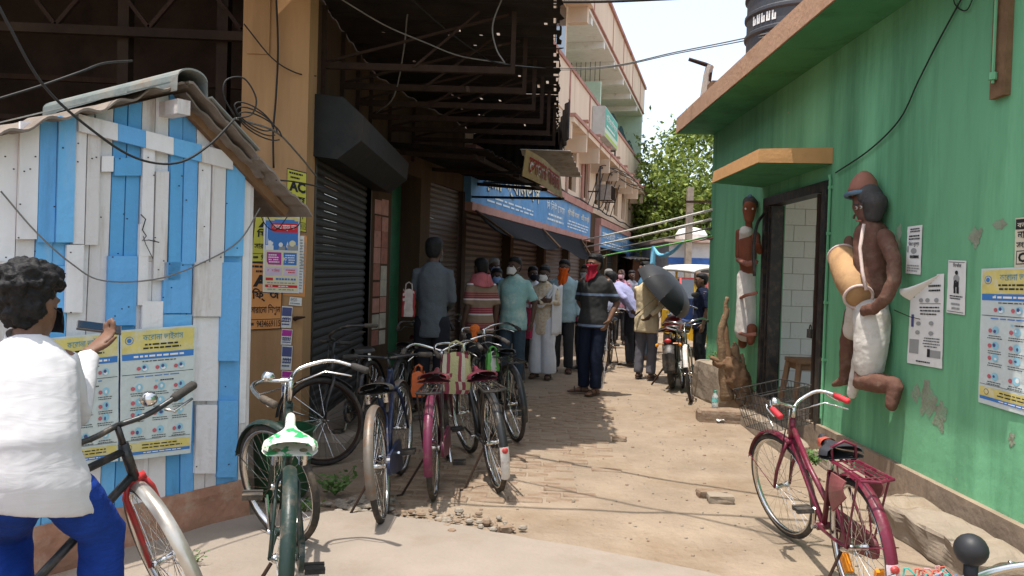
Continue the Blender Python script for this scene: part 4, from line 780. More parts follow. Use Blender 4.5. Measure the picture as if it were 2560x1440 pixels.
vs = [q.at(i / nn, j / 20) for j in range(21) for i in range(nn + 1)]; b.add(vs, [(j * 15 + i, j * 15 + i + 1, j * 15 + i + 16, j * 15 + i + 15) for j in range(20) for i in range(nn) if not (i / nn < (j / 20 - .72) * 3.2)]); b.build('sheet', m_paper, nt_)
b = MB(); t0, t1, t2 = q.at(0, .72, .004), q.at(.92, .99, .004), q.at(-.02, .80) + Vector((-.07, .0, .03)); b.grid(lambda a, c: t0.lerp(t1, a).lerp(t2 + (t1 - t0) * .42 * a, c * (1 - a * .9)) + Vector((-.03 * math.sin(c * 3.1) * (1 - a), 0, 0)), 10, 6); b.build('curled_corner', m_paper, nt_)
b = MB(); r = random.Random(4); q.lines(b, .55, .8, .93, .9, 2, .003, 0, .4, r); q.lines(b, .3, .55, .93, .66, 3, .003, 0, .4, r); q.rect(b, .3, .68, .93, .685, .002, 0)
for a, c in ((.35, .72), (.55, .72), (.8, .72), (.3, .46), (.68, .47), (.28, .36), (.68, .36)): q.disc(b, a, c, .07, .025, .003, 1, 8)
q.rect(b, .05, .12, .33, .28, .002, 1); q.rect(b, .58, .1, .95, .18, .002, 1); q.rect(b, .58, .1, .66, .19, .003, 0); q.lines(b, .45, .2, .93, .32, 4, .003, 0, .35, r); q.rect(b, .08, .42, .16, .56, .003, 2); q.lines(b, .25, .02, .75, .06, 1, .003, 0, .4, r); b.build('print', [K_black, K_grey, K_navy], nt_)
b = MB(); b.tube([PX(2235, 775, GX - .01), PX(2275, 792, GX - .03), PX(2300, 798, GX - .02)], .003, 5); tag(b.build('bent_wire', m_rust), 'bent rusty wire poking from green wall at torn notice', 'wire')
bill(pxquad(gw(.006), (2540, 545), (2622, 538), (2612, 664), (2537, 668)), 'cream and black notice above the health poster on green wall', mat('cream_card', (.62, .56, .42), .85, .08, 5, .1), 64, [('r', .02, .76, .98, .97, 0), ('t', 'বডলি', .08, .8, .6, .93, 1), ('t', 'নাপ', .1, .58, .5, .73, 0, .02), ('t', 'সংশো', .06, .38, .6, .54, 0, .02), ('r', .06, .05, .6, .33, 0), ('R', .09, .07, .57, .31, 1), ('t', 'C', .14, .09, .4, .29, 0, .05)], [K_black, prt('cream', (.6, .55, .42))], cat='notice')
# ------------------------------------------------------------------ far end of the lane: trees, pole, low buildings, vehicles
m_bark = mat('grey_bark', (.17, .125, .085), .9, .3, 7, .5, dirt=(.08, .06, .04), dirtamt=.4, dscale=4, spec=.05)
m_leaf = [mat('leaf_%d' % i, c, .6, .25, 1.3, 0, spec=.25) for i, c in enumerate(((.16, .22, .04), (.26, .32, .07), (.09, .14, .03)))]
for m in m_leaf:                                  # thin leaves let some light through
    n = m.node_tree; b_ = n.nodes['Principled BSDF']; tl = n.nodes.new('ShaderNodeBsdfTranslucent'); ad = n.nodes.new('ShaderNodeMixShader'); ad.inputs[0].default_value = .35
    for l in list(n.links):
        if l.to_node == b_ and l.to_socket.name == 'Base Color': n.links.new(l.from_socket, tl.inputs[0])
    n.links.new(b_.outputs[0], ad.inputs[1]); n.links.new(tl.outputs[0], ad.inputs[2]); n.links.new(ad.outputs[0], n.nodes['Material Output'].inputs[0])
def tree(label, x, y, h, rad, seed, nclump=70, leaf=.17, per=70, base=.35, lean=0):
    r = random.Random(seed); t = thing('tree', label, 'tree', (x, y, 0)); b = MB(); tips = []
    def limb(p, d, L, rd, dep):
        pts = [p]; dd = d.copy()
        for i in range(4): dd = (dd + Vector((r.uniform(-.22, .22), r.uniform(-.22, .22), r.uniform(-.05, .16)))).normalized(); pts.append(pts[-1] + dd * L / 4)
        b.tube(pts, [rd * (1 - .13 * i) for i in range(5)], 7 if dep < 2 else 5)
        if dep >= 3: tips.append(pts[-1]); tips.append(pts[-2]); return
        for k in range(3 if dep else 5):
            a = r.uniform(0, 6.28); q = Vector((math.cos(a), math.sin(a), r.uniform(.15, .9))).normalized(); limb(pts[-1 - (k % 3)], (dd * .45 + q).normalized(), L * r.uniform(.55, .8), rd * .55, dep + 1)
    limb(Vector((x, y, -.1)), Vector((lean, 0, 1)).normalized(), h * base, h * .03, 0); b.build('trunk', m_bark, t)
    b = MB(); cz = h * .62; V = []; Fs = []; K = []
    cl = [p + Vector((r.gauss(0, .25), r.gauss(0, .25), r.gauss(0, .2))) for p in tips]
    while len(cl) < nclump:
        a, u = r.uniform(0, 6.28), r.uniform(-.8, 1); s = rad * r.uniform(.55, 1.05) * math.sqrt(max(.05, 1 - u * u)); cl.append(Vector((x + s * math.cos(a), y + s * math.sin(a), cz + u * h * .36)))
    for c in cl:
        cr = r.uniform(.3, .62) * rad / 2.6
        for _ in range(int(per * r.uniform(.6, 1.2))):
            p = c + Vector((r.gauss(0, cr), r.gauss(0, cr), r.gauss(0, cr * .6))); n = Vector((r.uniform(-1, 1), r.uniform(-1, 1), r.uniform(.1, 1))).normalized(); a = n.orthogonal().normalized(); a.rotate(Matrix.Rotation(r.uniform(0, 6.28), 3, n)); bb = n.cross(a); L = leaf * r.uniform(.6, 1.3); o = len(V)
            V += [p - a * L * .5, p + bb * L * .28 - n * L * .06, p + a * L * .5, p - bb * L * .28 - n * L * .06]; Fs.append((o, o + 1, o + 2, o + 3)); K.append(r.choices((0, 1, 2), (5, 4, 3))[0])
    b.v = [tuple(v) for v in V]; b.f = Fs; b.m = K; b.build('crown', m_leaf, t); return t
tree('tall leafy green tree rising beyond the end of the lane', 8.5, 34, 8.3, 3.2, 1, 230, .24, 80)
tree('shorter dark green tree between cream building and the tall tree', 7.6, 41, 5.8, 2.9, 2, 190, .24, 75, .28)
tree('broad green tree half hidden by the green house', 11.8, 37, 7.4, 3.4, 3, 200, .25, 70)
tree('low bushy tree behind the white and blue building', 9.6, 44, 5.0, 3.0, 4, 170, .25, 70, .25)
up = thing('utility_pole', 'weathered concrete utility pole with short crossarm before the tall tree', 'pole', (6.6, 27.5, 0))
pt = PY(1726, 468, 27.5); b = MB(); b.obox((pt.x - .11, 27.4, -.1), (.22, 0, 0), (0, .2, 0), (0, 0, pt.z + .1)); b.build('post', mat('pale_grey_wood', (.3, .25, .2), .9, .25, 6, .4), up); b = MB(); b.bar((pt.x - .2, 27.3, pt.z - .55), (pt.x + 1.3, 27.3, pt.z - .5), .08); b.build('crossarm', m_rust, up)
up = thing('utility_pole', 'thin dark steel pole with tangled wires at end of cream building', 'pole', (6.2, 36, 0))
pt = PY(1640, 470, 33); b = MB(); b.tube([(pt.x, 33, -.1), (pt.x, 33, pt.z)], .06, 8); b.build('post', m_black, up); b = MB(); b.bar((pt.x - .7, 33, pt.z - .1), (pt.x + .5, 33, pt.z - .1), .06); b.build('crossarm', m_black, up)
for k in range(3): cable('tangled_wire', 'black wire looping from cream building to the steel pole', [fpt(28.9, 5.2 - .2 * k, .3), PY(1612 + 5 * k, 462 + 14 * k, 34), PY(1626, 470 - 8 * k, 33.5), Vector((pt.x, 33, pt.z - .1 * k))], .018, None, 'wire', 5, 5, 'wires at the steel pole')
# white low building with a blue band
wb = thing('low_building', 'low white building with a blue band and strip windows behind the vehicles', 'building', (8, 28.5, 0))
pL = PY(1672, 640, 28).x; b = MB(); b.box((pL, 28, -.05), (12, 34, 2.75)); b.build('wall', mat('white_wash', (.62, .63, .64), .85, .08, 2, .1, dirt=(.4, .38, .36), dirtamt=.25), wb)
b = MB(); b.box((pL - .02, 27.98, 1.95), (12.02, 27.999, 2.2)); b.build('blue_band', mat('blue_band_paint', (.05, .15, .45), .7), wb)
b = MB(); b.box((pL - .25, 27.6, 2.76), (12.2, 34, 2.86)); b.build('roof', mat('pinkish_roof_edge', (.48, .36, .30), .85), wb)
for i in range(6): b = MB(); b.box((pL + 1.2 + i * .62, 27.97, 1.42), (pL + 1.74 + i * .62, 27.999, 1.82)); b.build('window', m_glass, wb)
b = MB(); b.lathe([(.6, 0), (.62, .3), (.5, .5), (.2, .58), (0, .6)], (7.0, 30, 2.86), n=18); tag(b.build('white_tank', mat('white_plastic', (.7, .7, .68), .5)), 'round white tank on the low white building roof', 'water tank')
bs = thing('brick_shed', 'low reddish brown shed with tin roof at the lane end', 'shed', (5.6, 34, 0)); b = MB(); b.box((4.9, 31, -.05), (6.6, 35, 2.1)); b.build('wall', mat('red_brown_wall', (.22, .1, .06), .9, .3, 3, .2), bs); b = MB(); b.grid(lambda a, c: Vector((4.6 + 2.4 * a, 30.5 + 4.8 * c, 2.15 + .25 * c + .02 * math.sin(a * 90))), 60, 2, thick=(0, 0, .02)); b.build('roof', m_tin2, bs)
# passenger rickshaw
def at_place(o, x, y, ang, z=0): o.location = (x, y, z); o.rotation_euler = (0, 0, R(ang))
er = thing('electric_rickshaw', 'passenger rickshaw with white canopy roof and yellow frame', 'rickshaw'); at_place(er, 3.75, 15.6, -86)
m_yel = paint('rickshaw_yellow', (.62, .38, .03), .4); m_can = cloth('white_canopy_cloth', (.66, .64, .6), .06); m_bl = paint('rickshaw_blue', (.05, .11, .3), .5); m_redp = paint('red_paint', (.42, .03, .03), .3)
def ELT(nm, mb_, m, par, smooth=False): return mb_.build(nm, m, par, smooth, world=False)
b = MB(); b.grid(lambda a, c: Vector((-.6 + 2.3 * a, -.56 + 1.12 * c, 1.66 + .10 * math.sin(c * math.pi) ** .5 - .05 * a * a)), 10, 12, thick=(0, 0, -.05)); ELT('canopy', b, m_can, er, True)
b = MB(); b.tube([(1.7, -.54, 1.52), (1.72, 0, 1.5), (1.7, .54, 1.52)], .07, 8); ELT('rolled_curtain', b, cloth('brown_curtain', (.14, .085, .055)), er)
for x in (-.5, .35, 1.55):
    for y in (-.5, .5): b = MB(); b.tube([(x, y, .45), (x + (.1 if x > 1 else 0), y, 1.1), (x, y * .98, 1.64)], .025, 7); ELT('post', b, m_yel, er)
b = MB(); b.box((-.6, -.52, .32), (1.2, .52, .42)); b.box((-.6, -.52, .42), (-.2, .52, .8)); ELT('body', b, m_yel, er)
b = MB(); b.prism([(1.2, -.42, .32), (1.75, -.3, .32), (1.95, -.2, .75), (1.7, -.38, 1.0), (1.2, -.42, .5)], (0, .001, 0)); b = MB(); b.add([(1.2, -.46, .3), (1.75, -.34, .3), (1.9, -.28, .7), (1.72, -.36, .98), (1.62, -.4, .98), (1.2, -.46, .45), (1.2, .46, .3), (1.75, .34, .3), (1.9, .28, .7), (1.72, .36, .98), (1.62, .4, .98), (1.2, .46, .45)], [(0, 1, 2, 3, 4, 5), (11, 10, 9, 8, 7, 6)] + [(i, 6 + i, 6 + (i + 1) % 6, (i + 1) % 6) for i in range(6)]); ELT('front_shield', b, m_yel, er)
b = MB(); b.add([(1.72, -.4, 1.0), (1.72, .4, 1.0), (1.6, .44, 1.5), (1.6, -.44, 1.5)], [(0, 1, 2, 3)]); ELT('windscreen', b, mat('clear_screen', (.5, .52, .52), .1, .05, 2, 0, trans=.8), er)
for x0 in (-.15, .55): b = MB(); b.box((x0, -.46, .55), (x0 + .4, .46, .66)); b.box((x0 - .06, -.46, .6), (x0, .46, 1.05)); ELT('seat', b, m_bl, er)
b = MB(); b.lathe([(.0, 0), (.07, .01), (.08, .05), (.05, .08)], (1.9, 0, .82), (1, 0, 0), 12); ELT('headlight', b, m_chrome, er)
b = MB(); b.tube([(1.5, -.3, 1.02), (1.58, 0, 1.0), (1.5, .3, 1.02)], .018, 6); b.tube([(1.58, 0, 1.0), (1.68, 0, .6)], .02, 6); ELT('handlebar', b, m_black, er)
def carwheel(par, x, y, z, r, w):
    b = MB(); b.lathe([(r * .6, -w / 2), (r * .95, -w / 2), (r, -w / 4), (r, w / 4), (r * .95, w / 2), (r * .6, w / 2)], (x, y, z), (0, 1, 0), 20); wh = ELT('wheel', b, m_rubber, par); b = MB(); b.lathe([(0, -w * .4), (r * .62, -w * .42), (r * .62, w * .42), (0, w * .4)], (x, y, z), (0, 1, 0), 16); ELT('rim', b, m_chrome, wh)
carwheel(er, -.2, -.47, .22, .22, .09); carwheel(er, -.2, .47, .22, .22, .09); carwheel(er, 1.65, 0, .22, .22, .08)
# red hatchback
car = thing('red_car', 'red hatchback parked behind the rickshaw', 'car'); at_place(car, 5.05, 20.2, -93)
b = MB(); sec = [(-1.75, .35, .75, .66), (-1.7, .3, .95, .76), (-1.2, .26, 1.0, .8), (.5, .26, .98, .8), (1.45, .28, .85, .76), (1.75, .35, .7, .62)]; vs = []
for x, z0, z1, w in sec: vs += [(x, -w, z0), (x, -w * 1.02, (z0 + z1) / 2), (x, -w * .92, z1), (x, w * .92, z1), (x, w * 1.02, (z0 + z1) / 2), (x, w, z0)]
b.add(vs, [(6 * i + j, 6 * i + (j + 1) % 6, 6 * i + 6 + (j + 1) % 6, 6 * i + 6 + j) for i in range(5) for j in range(6)] + [tuple(range(5, -1, -1)), tuple(range(30, 36))]); ELT('body', b, m_redp, car)
b = MB(); vs = []
for x, z, w in ((-1.6, .96, .72), (-1.25, 1.44, .58), (.05, 1.46, .58), (.85, .95, .7)): vs += [(x, -w, z), (x, w, z)]
b.add(vs, [(0, 1, 3, 2), (4, 5, 7, 6), (2, 4, 6, 0), (1, 7, 5, 3), (0, 6, 7, 1)]); gl = ELT('glazing', b, m_glass, car)
b = MB(); b.box((-1.27, -.585, 1.43), (.07, .585, 1.48)); ELT('roof', b, m_redp, car)
for s in (-1, 1):
    b = MB(); b.bar((.85, s * .7, .96), (.05, s * .585, 1.45), .05); ELT('pillar', b, m_redp, car); b = MB(); b.box((1.66, s * .55 - .14, .66), (1.77, s * .55 + .14, .8)); ELT('headlight', b, m_chrome, car); b = MB(); b.box((.55, s * .8 - .07, .92), (.7, s * .8 + .07, 1.03)); ELT('mirror', b, m_redp, car)
    carwheel(car, -1.15, s * .72, .28, .28, .18); carwheel(car, 1.15, s * .72, .28, .28, .18)
b = MB(); b.box((1.72, -.5, .38), (1.78, .5, .6)); ELT('bumper', b, m_black, car); b = MB(); b.box((1.781, -.2, .44), (1.79, .2, .54)); ELT('number_plate', b, m_white, car)
# ------------------------------------------------------------------ bicycles
WR = .335; AX = Vector((1.1, 0, WR)); SA = Vector((-.36, 0, .933)).normalized(); SP = Vector((1.05, 0, WR))
def sax(z): return SP + SA * ((z - SP.z) / SA.z)
_b = MB(); _b.tube([(.317 * math.cos(t), 0, .317 * math.sin(t)) for t in np.linspace(0, 2 * math.pi, 41)[:-1]], .019, 8, closed=True); ME_TYRE = _b.mesh('tyre', m_rubber, True)
_b = MB(); _b.lathe([(.300, -.015), (.306, -.017), (.306, .017), (.300, .015), (.290, .008), (.290, -.008), (.300, -.015)], (0, 0, 0), (0, 1, 0), 40, cap=False); ME_RIM = _b.mesh('rim', m_chrome, True)
_b = MB(); _b.lathe([(.300, -.015), (.306, -.017), (.306, .017), (.300, .015), (.290, .008), (.290, -.008), (.300, -.015)], (0, 0, 0), (0, 1, 0), 40, cap=False); ME_RIMR = _b.mesh('rim', m_rust, True)
_b = MB()
for i in range(32):
    t = 2 * math.pi * i / 32; s = .03 if i % 2 else -.03; t2 = t + (.5 if i % 4 < 2 else -.5); _b.tube([(.02 * math.cos(t2), s, .02 * math.sin(t2)), (.292 * math.cos(t), 0, .292 * math.sin(t))], .0014, 3, cap=False)
ME_SPOKE = _b.mesh('spokes', m_chrome)
_b = MB(); _b.lathe([(.006, -.055), (.012, -.05), (.022, -.035), (.015, -.03), (.015, .03), (.022, .035), (.012, .05), (.006, .055)], (0, 0, 0), (0, 1, 0), 10); ME_HUB = _b.mesh('hub', m_chrome, True)
def part(nm, me, par, M=None):
    o = bpy.data.objects.new(nm, me); COL.objects.link(o); o.parent = par
    if M: o.matrix_local = M
    return o
def arcband(b, c, r0, a0, a1, w, n=26, drop=.016):      # mudguard blade
    def f(a, s):
        t = R(a0 + (a1 - a0) * a); rr = r0 - drop * (2 * s - 1) ** 2; return Vector((c.x + rr * math.cos(t), (s - .5) * w, c.z + rr * math.sin(t)))
    b.grid(f, n, 6)
def bicycle(label, rear, heading, lean=0, steer=0, frame=None, guard=None, tip=None, saddle=None, grip=None, style='diamond', bar='roadster', rack=True, basket=False, stand='side', chaincase=None, bell=False, rusty=False, barm=None, name='bicycle', pedal=0.6, group=None, rackm=None, steertube=None, noguard=False, barw=1.0, tilt=3):
    t = thing(name, label, 'bicycle', (rear[0], rear[1], gz(rear[0], rear[1]) if len(rear) < 3 else rear[2]), group); t.rotation_euler = (R(lean), 0, R(heading))
    S = Matrix.Translation(SP) @ Matrix.Rotation(R(steer), 4, SA) @ Matrix.Translation(-SP); I = Matrix()
    guard = guard or frame; saddle = saddle or m_black; grip = grip or m_rubber; barm = barm or m_chrome; rackm = rackm or m_black
    for c, M in ((Vector((0, 0, WR)), I), (AX, S)):
        w = part('wheel', ME_TYRE, t, M @ Matrix.Translation(c)); part('rim', ME_RIMR if rusty else ME_RIM, w); part('spokes', ME_SPOKE, w); part('hub', ME_HUB, w)
    BB = Vector((.45, 0, .29)); ST = Vector((.31, 0, .665)); b = MB(); hb, ht = sax(.66), sax(.81)
    b.tube([BB, ST, ST + (ST - BB).normalized() * .05], .0155, 8); b.tube([hb, ht], .02, 8); b.tube([hb + SA * .02, BB], .017, 8)
    if style == 'diamond': b.tube([ht - SA * .03, ST + Vector((.005, 0, -.03))], .0155, 8)
    else: b.tube([ht - SA * .05, ht.lerp(BB, .5) + Vector((-.03, 0, .02)), BB.lerp(ST, .42)], .0165, 8)
    for s in (-1, 1):
        b.tube([BB + Vector((0, s * .03, 0)), (.2, s * .05, .31), (0, s * .058, WR)], .009, 6); b.tube([ST + Vector((0, s * .015, -.04)), (.2, s * .045, .58), (0, s * .058, WR)], .008, 6)
    b.tube([BB + Vector((0, -.04, 0)), BB + Vector((0, .04, 0))], .022, 8); part('frame', b.mesh('frame', frame, True), t)
    b = MB()
    for s in (-1, 1): b.tube([hb + Vector((0, s * .03, -.005)), hb + Vector((.02, s * .052, -.06)), (1.05, s * .054, .45), (AX.x, s * .056, AX.z)], [.013, .013, .011, .009], 7)
    b.tube([hb + Vector((0, -.04, 0)), hb + Vector((0, .04, 0))], .018, 7); part('fork', b.mesh('fork', frame, True), t, S)
    # handlebar
    zt = .93 if bar == 'roadster' else .885; c = sax(zt); b = MB(); b.tube([sax(.79), c], .0125, 8); hbm = b
    if bar == 'roadster': pts = [(c.x, 0, zt), (c.x + .05, .05, zt + .01), (c.x + .06, .12, zt + .03), (c.x - .02, .23, zt + .04), (c.x - .14, .275, zt + .01), (c.x - .25, .28, zt - .015)]
    elif bar == 'upright': pts = [(c.x, 0, zt), (c.x + .02, .08, zt + .03), (c.x - .02, .2, zt + .07), (c.x - .1, .27, zt + .05), (c.x - .2, .29, zt + .02)]
    else: pts = [(c.x, 0, zt), (c.x + .02, .1, zt + .01), (c.x + .01, .2, zt + .02), (c.x - .02, .31, zt + .02)]
    pts = [(p[0], p[1] * barw, p[2]) for p in pts]
    for s in (-1, 1): b.tube(spline([(p[0], p[1] * s, p[2]) for p in pts], 4), .011, 8)
    if bar != 'flat':
        for s in (-1, 1): b.tube([(c.x + .03, s * .05, zt - .03), (c.x - .02, s * .2, zt - .01), (c.x - .16, s * .255, zt - .04)], .005, 5)
        b.tube([sax(.70) + Vector((.04, 0, 0)), c + Vector((.05, 0, -.02))], .005, 5)
    hb_o = part('handlebar', b.mesh('handlebar', barm, True), t, S)
    for s in (-1, 1):
        b = MB(); p1, p0 = Vector(pts[-1]), Vector(pts[-2]); d = (p1 - p0).normalized(); p1.y *= s; d.y *= s; b.tube([p1 - d * .10, p1 - d * .09, p1 + d * .005, p1 + d * .012], [.015, .0175, .0185, .012], 8); part('grip', b.mesh('grip', grip, True), hb_o)
        if bar != 'roadster': b = MB(); b.tube([p1 - d * .15 + Vector((.02, 0, 0)), p1 - d * .12 + Vector((.045, 0, -.015)), p1 - d * .03 + Vector((.04, 0, -.02))], .006, 5); part('brake_lever', b.mesh('brake_lever', m_chrome, True), hb_o)
    if bell: b = MB(); b.lathe([(.03, 0), (.033, .012), (.026, .03), (.012, .04), (0, .042)], (c.x - .01, .13, zt + .045), (0, 0, 1), 14); part('bell', b.mesh('bell', m_chrome, True), hb_o)
    # saddle
    sx, sz_ = .27, .79; b = MB()
    def sd(a, s):
        x = sx - .15 + .30 * a; w = .105 * (1 - a) ** .55 * (1 if a < .5 else 1) + .022; w = max(.022, .10 * (1 / (1 + math.exp((a - .42) * 11))) + .022) * (.75 + .25 * math.sin(min(1, a * 5) * math.pi / 2)); th = math.pi * s
        return Vector((x, w * math.cos(th), sz_ - .035 + .045 * math.sin(th) ** .6 + .02 * (1 - a) ** 2 + (.008 if a > .9 else 0)))
    b.grid(sd, 14, 10); b.grid(lambda a, s: Vector((sd(a, 0).x, sd(a, 0).y * (1 - 2 * s), sz_ - .036)), 14, 2); TS = Matrix.Translation((sx, 0, sz_ - .03)) @ Matrix.Rotation(R(-tilt), 4, 'Y') @ Matrix.Translation((-sx, 0, -sz_ + .03)); so_ = part('saddle', b.mesh('saddle', saddle, True), t, TS)
    b = MB()
    for s in (-1, 1): b.tube(spline([(sx - .1, s * .05, sz_ - .04), (sx - .12, s * .05, sz_ - .075), (sx, s * .02, sz_ - .07), (sx + .13, s * .012, sz_ - .035)], 3), .005, 5); b.lathe([(.018, -.035), (.018, .03)], (sx - .1, s * .055, sz_ - .065), n=8)
    part('saddle_springs', b.mesh('saddle_springs', m_chrome), so_); b = MB(); b.tube([ST, (sx + .01, 0, sz_ - .06)], .0125, 8); part('seat_post', b.mesh('seat_post', m_chrome, True), t)
    # mudguards
    if not noguard:
        b = MB(); arcband(b, Vector((0, 0, WR)), .365, 15, 172 if tip else 196, .056); b.tube([(0, .06, WR), (-.34, .035, WR + .12)], .003, 4); b.tube([(0, -.06, WR), (-.34, -.035, WR + .12)], .003, 4); part('mudguard', b.mesh('mudguard', guard, True), t)
        if tip: b = MB(); arcband(b, Vector((0, 0, WR)), .368, 172, 208, .06, 10); mg = part('mudguard_tip', b.mesh('mudguard_tip', tip, True), t); b = MB(); b.lathe([(.018, 0), (.02, .01), (.012, .018), (0, .02)], (-.362, 0, WR + .03), (-1, 0, .1), 12); part('reflector', b.mesh('reflector', m_redp), mg)
        b = MB(); arcband(b, AX, .362, 20, 150, .054); b.tube([(AX.x, .06, WR), (AX.x + .3, .034, WR + .16)], .003, 4); part('mudguard', b.mesh('mudguard', guard, True), t, S)
    if rack:
        z = .735; b = MB(); b.tube([(.16, -.06, z), (-.24, -.075, z), (-.27, 0, z), (-.24, .075, z), (.16, .06, z)], .0075, 6)
        for y in (-.045, -.015, .015, .045): b.tube([(.15, y, z), (-.26, y, z)], .004, 4)
        for x in (.12, -.05, -.2): b.bar((x, -.072, z), (x, .072, z), .012, .004)
        for s in (-1, 1): b.tube([(-.2, s * .075, z), (0, s * .065, WR)], .006, 5); b.tube([(.05, s * .07, z), (0, s * .065, WR)], .005, 5)
        part('carrier', b.mesh('carrier', rackm), t)
    # cranks, pedals, chain
    b = MB(); d = Vector((math.cos(pedal), 0, math.sin(pedal))) * .165; b.lathe([(.02, -.008), (.085, -.004), (.085, .004), (.02, .008)], BB + Vector((0, -.055, 0)), (0, 1, 0), 24); b.tube([BB + Vector((0, -.07, 0)), BB + Vector((0, .07, 0))], .012, 8)
    for s in (-1, 1): b.tube([BB + Vector((0, s * .06, 0)), BB + Vector((0, s * .085, 0)) + d * s], .009, 6)
    part('crank', b.mesh('crank', m_chrome), t)
    for s in (-1, 1):
        p = BB + Vector((0, s * .10, 0)) + d * s; b = MB(); b.box((p.x - .045, p.y if s > 0 else p.y - .09, p.z - .012), (p.x - .018, p.y + .09 if s > 0 else p.y, p.z + .012)); b.box((p.x + .018, p.y if s > 0 else p.y - .09, p.z - .012), (p.x + .045, p.y + .09 if s > 0 else p.y, p.z + .012)); b.box((p.x - .016, p.y + .002 if s > 0 else p.y - .088, p.z - .008), (p.x + .016, p.y + .088 if s > 0 else p.y - .002, p.z + .008)); part('pedal', b.mesh('pedal', [m_rubber]), t)
    b = MB(); cc = chaincase or frame; n = 12; out = [(BB.x + .1 * math.cos(a), BB.z + .1 * math.sin(a)) for a in np.linspace(-math.pi / 2, math.pi / 2, n)] + [(.06 * math.cos(a), WR + .06 * math.sin(a)) for a in np.linspace(math.pi / 2, 3 * math.pi / 2, n)]
    b.prism([(x, -.075, z) for x, z in out], (0, .02, 0)); part('chain_case', b.mesh('chain_case', cc), t)
    if stand == 'side': b = MB(); q = math.radians(lean); fy = .22; fz = -fy * math.tan(q) if lean < 0 else 0; b.tube([(.1, .05, .28), (.04, .22, -.22 * math.sin(q) + .005)], .008, 6); b.tube([(.04, .22, -.22 * math.sin(q) + .004), (.02, .25, -.25 * math.sin(q) + .004)], .009, 6); part('kickstand', b.mesh('kickstand', m_rust), t)
    elif stand == 'rear':
        b = MB()
        for s in (-1, 1): b.tube([(0, s * .065, WR), (-.06, s * .13, .01)], .008, 6)
        b.tube([(-.06, -.13, .012), (-.06, .13, .012)], .007, 5); part('kickstand', b.mesh('kickstand', m_rust), t)
    if basket:
        b = MB(); x0, x1, y0, z0, z1 = c.x + .06, c.x + .33, .15, .74, .98
        def ring(z, k): return [(x0 + .02 * (1 - k), -y0 - .03 * k, z), (x1 + .05 * k, -y0 - .03 * k, z), (x1 + .05 * k, y0 + .03 * k, z), (x0 + .02 * (1 - k), y0 + .03 * k, z)]
        for i, k in enumerate((0, .25, .5, .75, 1)): q = ring(z0 + (z1 - z0) * k, k); b.tube(q + [q[0]], .004 if i == 4 else .0022, 5)
        lo, hi = ring(z0, 0), ring(z1, 1)
        for e in range(4):
            for j in range(9): f = j / 9; b.tube([Vector(lo[e]).lerp(Vector(lo[(e + 1) % 4]), f), Vector(hi[e]).lerp(Vector(hi[(e + 1) % 4]), f)], .0018, 4)
        for j in range(10): f = j / 10; b.tube([Vector(lo[0]).lerp(Vector(lo[1]), f), Vector(lo[3]).lerp(Vector(lo[2]), f)], .002, 4)
        b.tube([(x0 + .02, .03, z0), (AX.x, .05, WR)], .004, 5); b.tube([(x0 + .02, -.03, z0), (AX.x, -.05, WR)], .004, 5); b.bar((c.x + .03, 0, .9), (x0, 0, .9), .05, .03); part('basket', b.mesh('basket', m_black), t, S)
    return t
P_ = lambda n, c, **k: paint(n, c, **k)
m_dg = P_('dark_green_enamel', (.012, .026, .02), rough=.42); m_blk = P_('black_enamel', (.02, .02, .02), rough=.3); m_mag = P_('magenta_enamel', (.12, .018, .045), rough=.35); m_mar = P_('maroon_enamel', (.13, .012, .03), rough=.22); m_blu = P_('blue_enamel', (.012, .022, .06), rough=.3); m_grym = P_('bare_grey_mudguard', (.17, .145, .12), rough=.5, metal=.4, dirt=(.2, .1, .05), amt=.4); m_wht = P_('white_enamel', (.62, .58, .54), rough=.4, dirt=(.3, .16, .08), amt=.3); m_redr = mat('red_rubber', (.5, .03, .04), .6)
m_gsad = mat('white_green_saddle', (.66, .62, .55), .5, .05, 3, .05, peel=(.03, .30, .10), pscale=17, pth=.53, spec=.35); m_orsad = mat('black_orange_saddle', (.03, .03, .035), .5, .1, 4, .05, spec=.4)
def hd(r, f): d = Vector(f) - Vector(r); return math.degrees(math.atan2(d.y, d.x))
BIK = {}
BIK['green'] = bicycle('dark green roadster with white and green saddle standing beside the striped kiosk', (-.89, 3.02), 107, 2, 38, m_dg, tilt=15, tip=m_wht, saddle=m_gsad, bell=True, rack=False, chaincase=m_dg, pedal=1.3)
BIK['blue'] = bicycle('dark blue roadster with bare grey mudguard and wide black handlebar', (-.72, 4.50), 92, -7, -8, m_blu, guard=m_grym, saddle=m_black, bar='flat', rack=False, barm=m_blk, pedal=-.3)
BIK['mag'] = bicycle('magenta bicycle with dark red saddle and magenta mudguard', (-.47, 4.98), 90.5, -3, 6, m_mag, saddle=P_('dark_red_saddle', (.14, .02, .025), rough=.5), style='step', bar='upright', pedal=1.1)
BIK['bag'] = bicycle('black roadster with rusty white mudguard tip and maroon saddle cover', (-.06, 5.22), 104, -7, 8, m_blk, tip=m_wht, saddle=cloth('maroon_saddle_cover', (.10, .02, .03), .35), bar='roadster', pedal=.2)
BIK['black'] = bicycle('black bicycle with orange cloth tied to its handlebar', (.07, 6.75), 107, -6, 4, m_blk, saddle=m_black, bar='roadster', pedal=.9)
BIK['pillar'] = bicycle('old black roadster with rusty wheels leaning by the pillar', (-1.20, 6.86), 262, 6, -48, m_blk, saddle=m_black, rusty=True, barm=m_blk, rack=False, stand=None, pedal=2)
BIK['shut'] = bicycle('black roadster parked against the dark roller shutter', (-1.08, 7.15), 84, 5, 18, m_blk, saddle=m_black, barm=m_blk, pedal=.4)
BIK['door'] = bicycle('black bicycle with shiny red saddle before the green door', (-.98, 8.0), 75, -4, 10, m_blk, saddle=P_('glossy_red_saddle', (.2, .02, .03), rough=.25), pedal=.4)
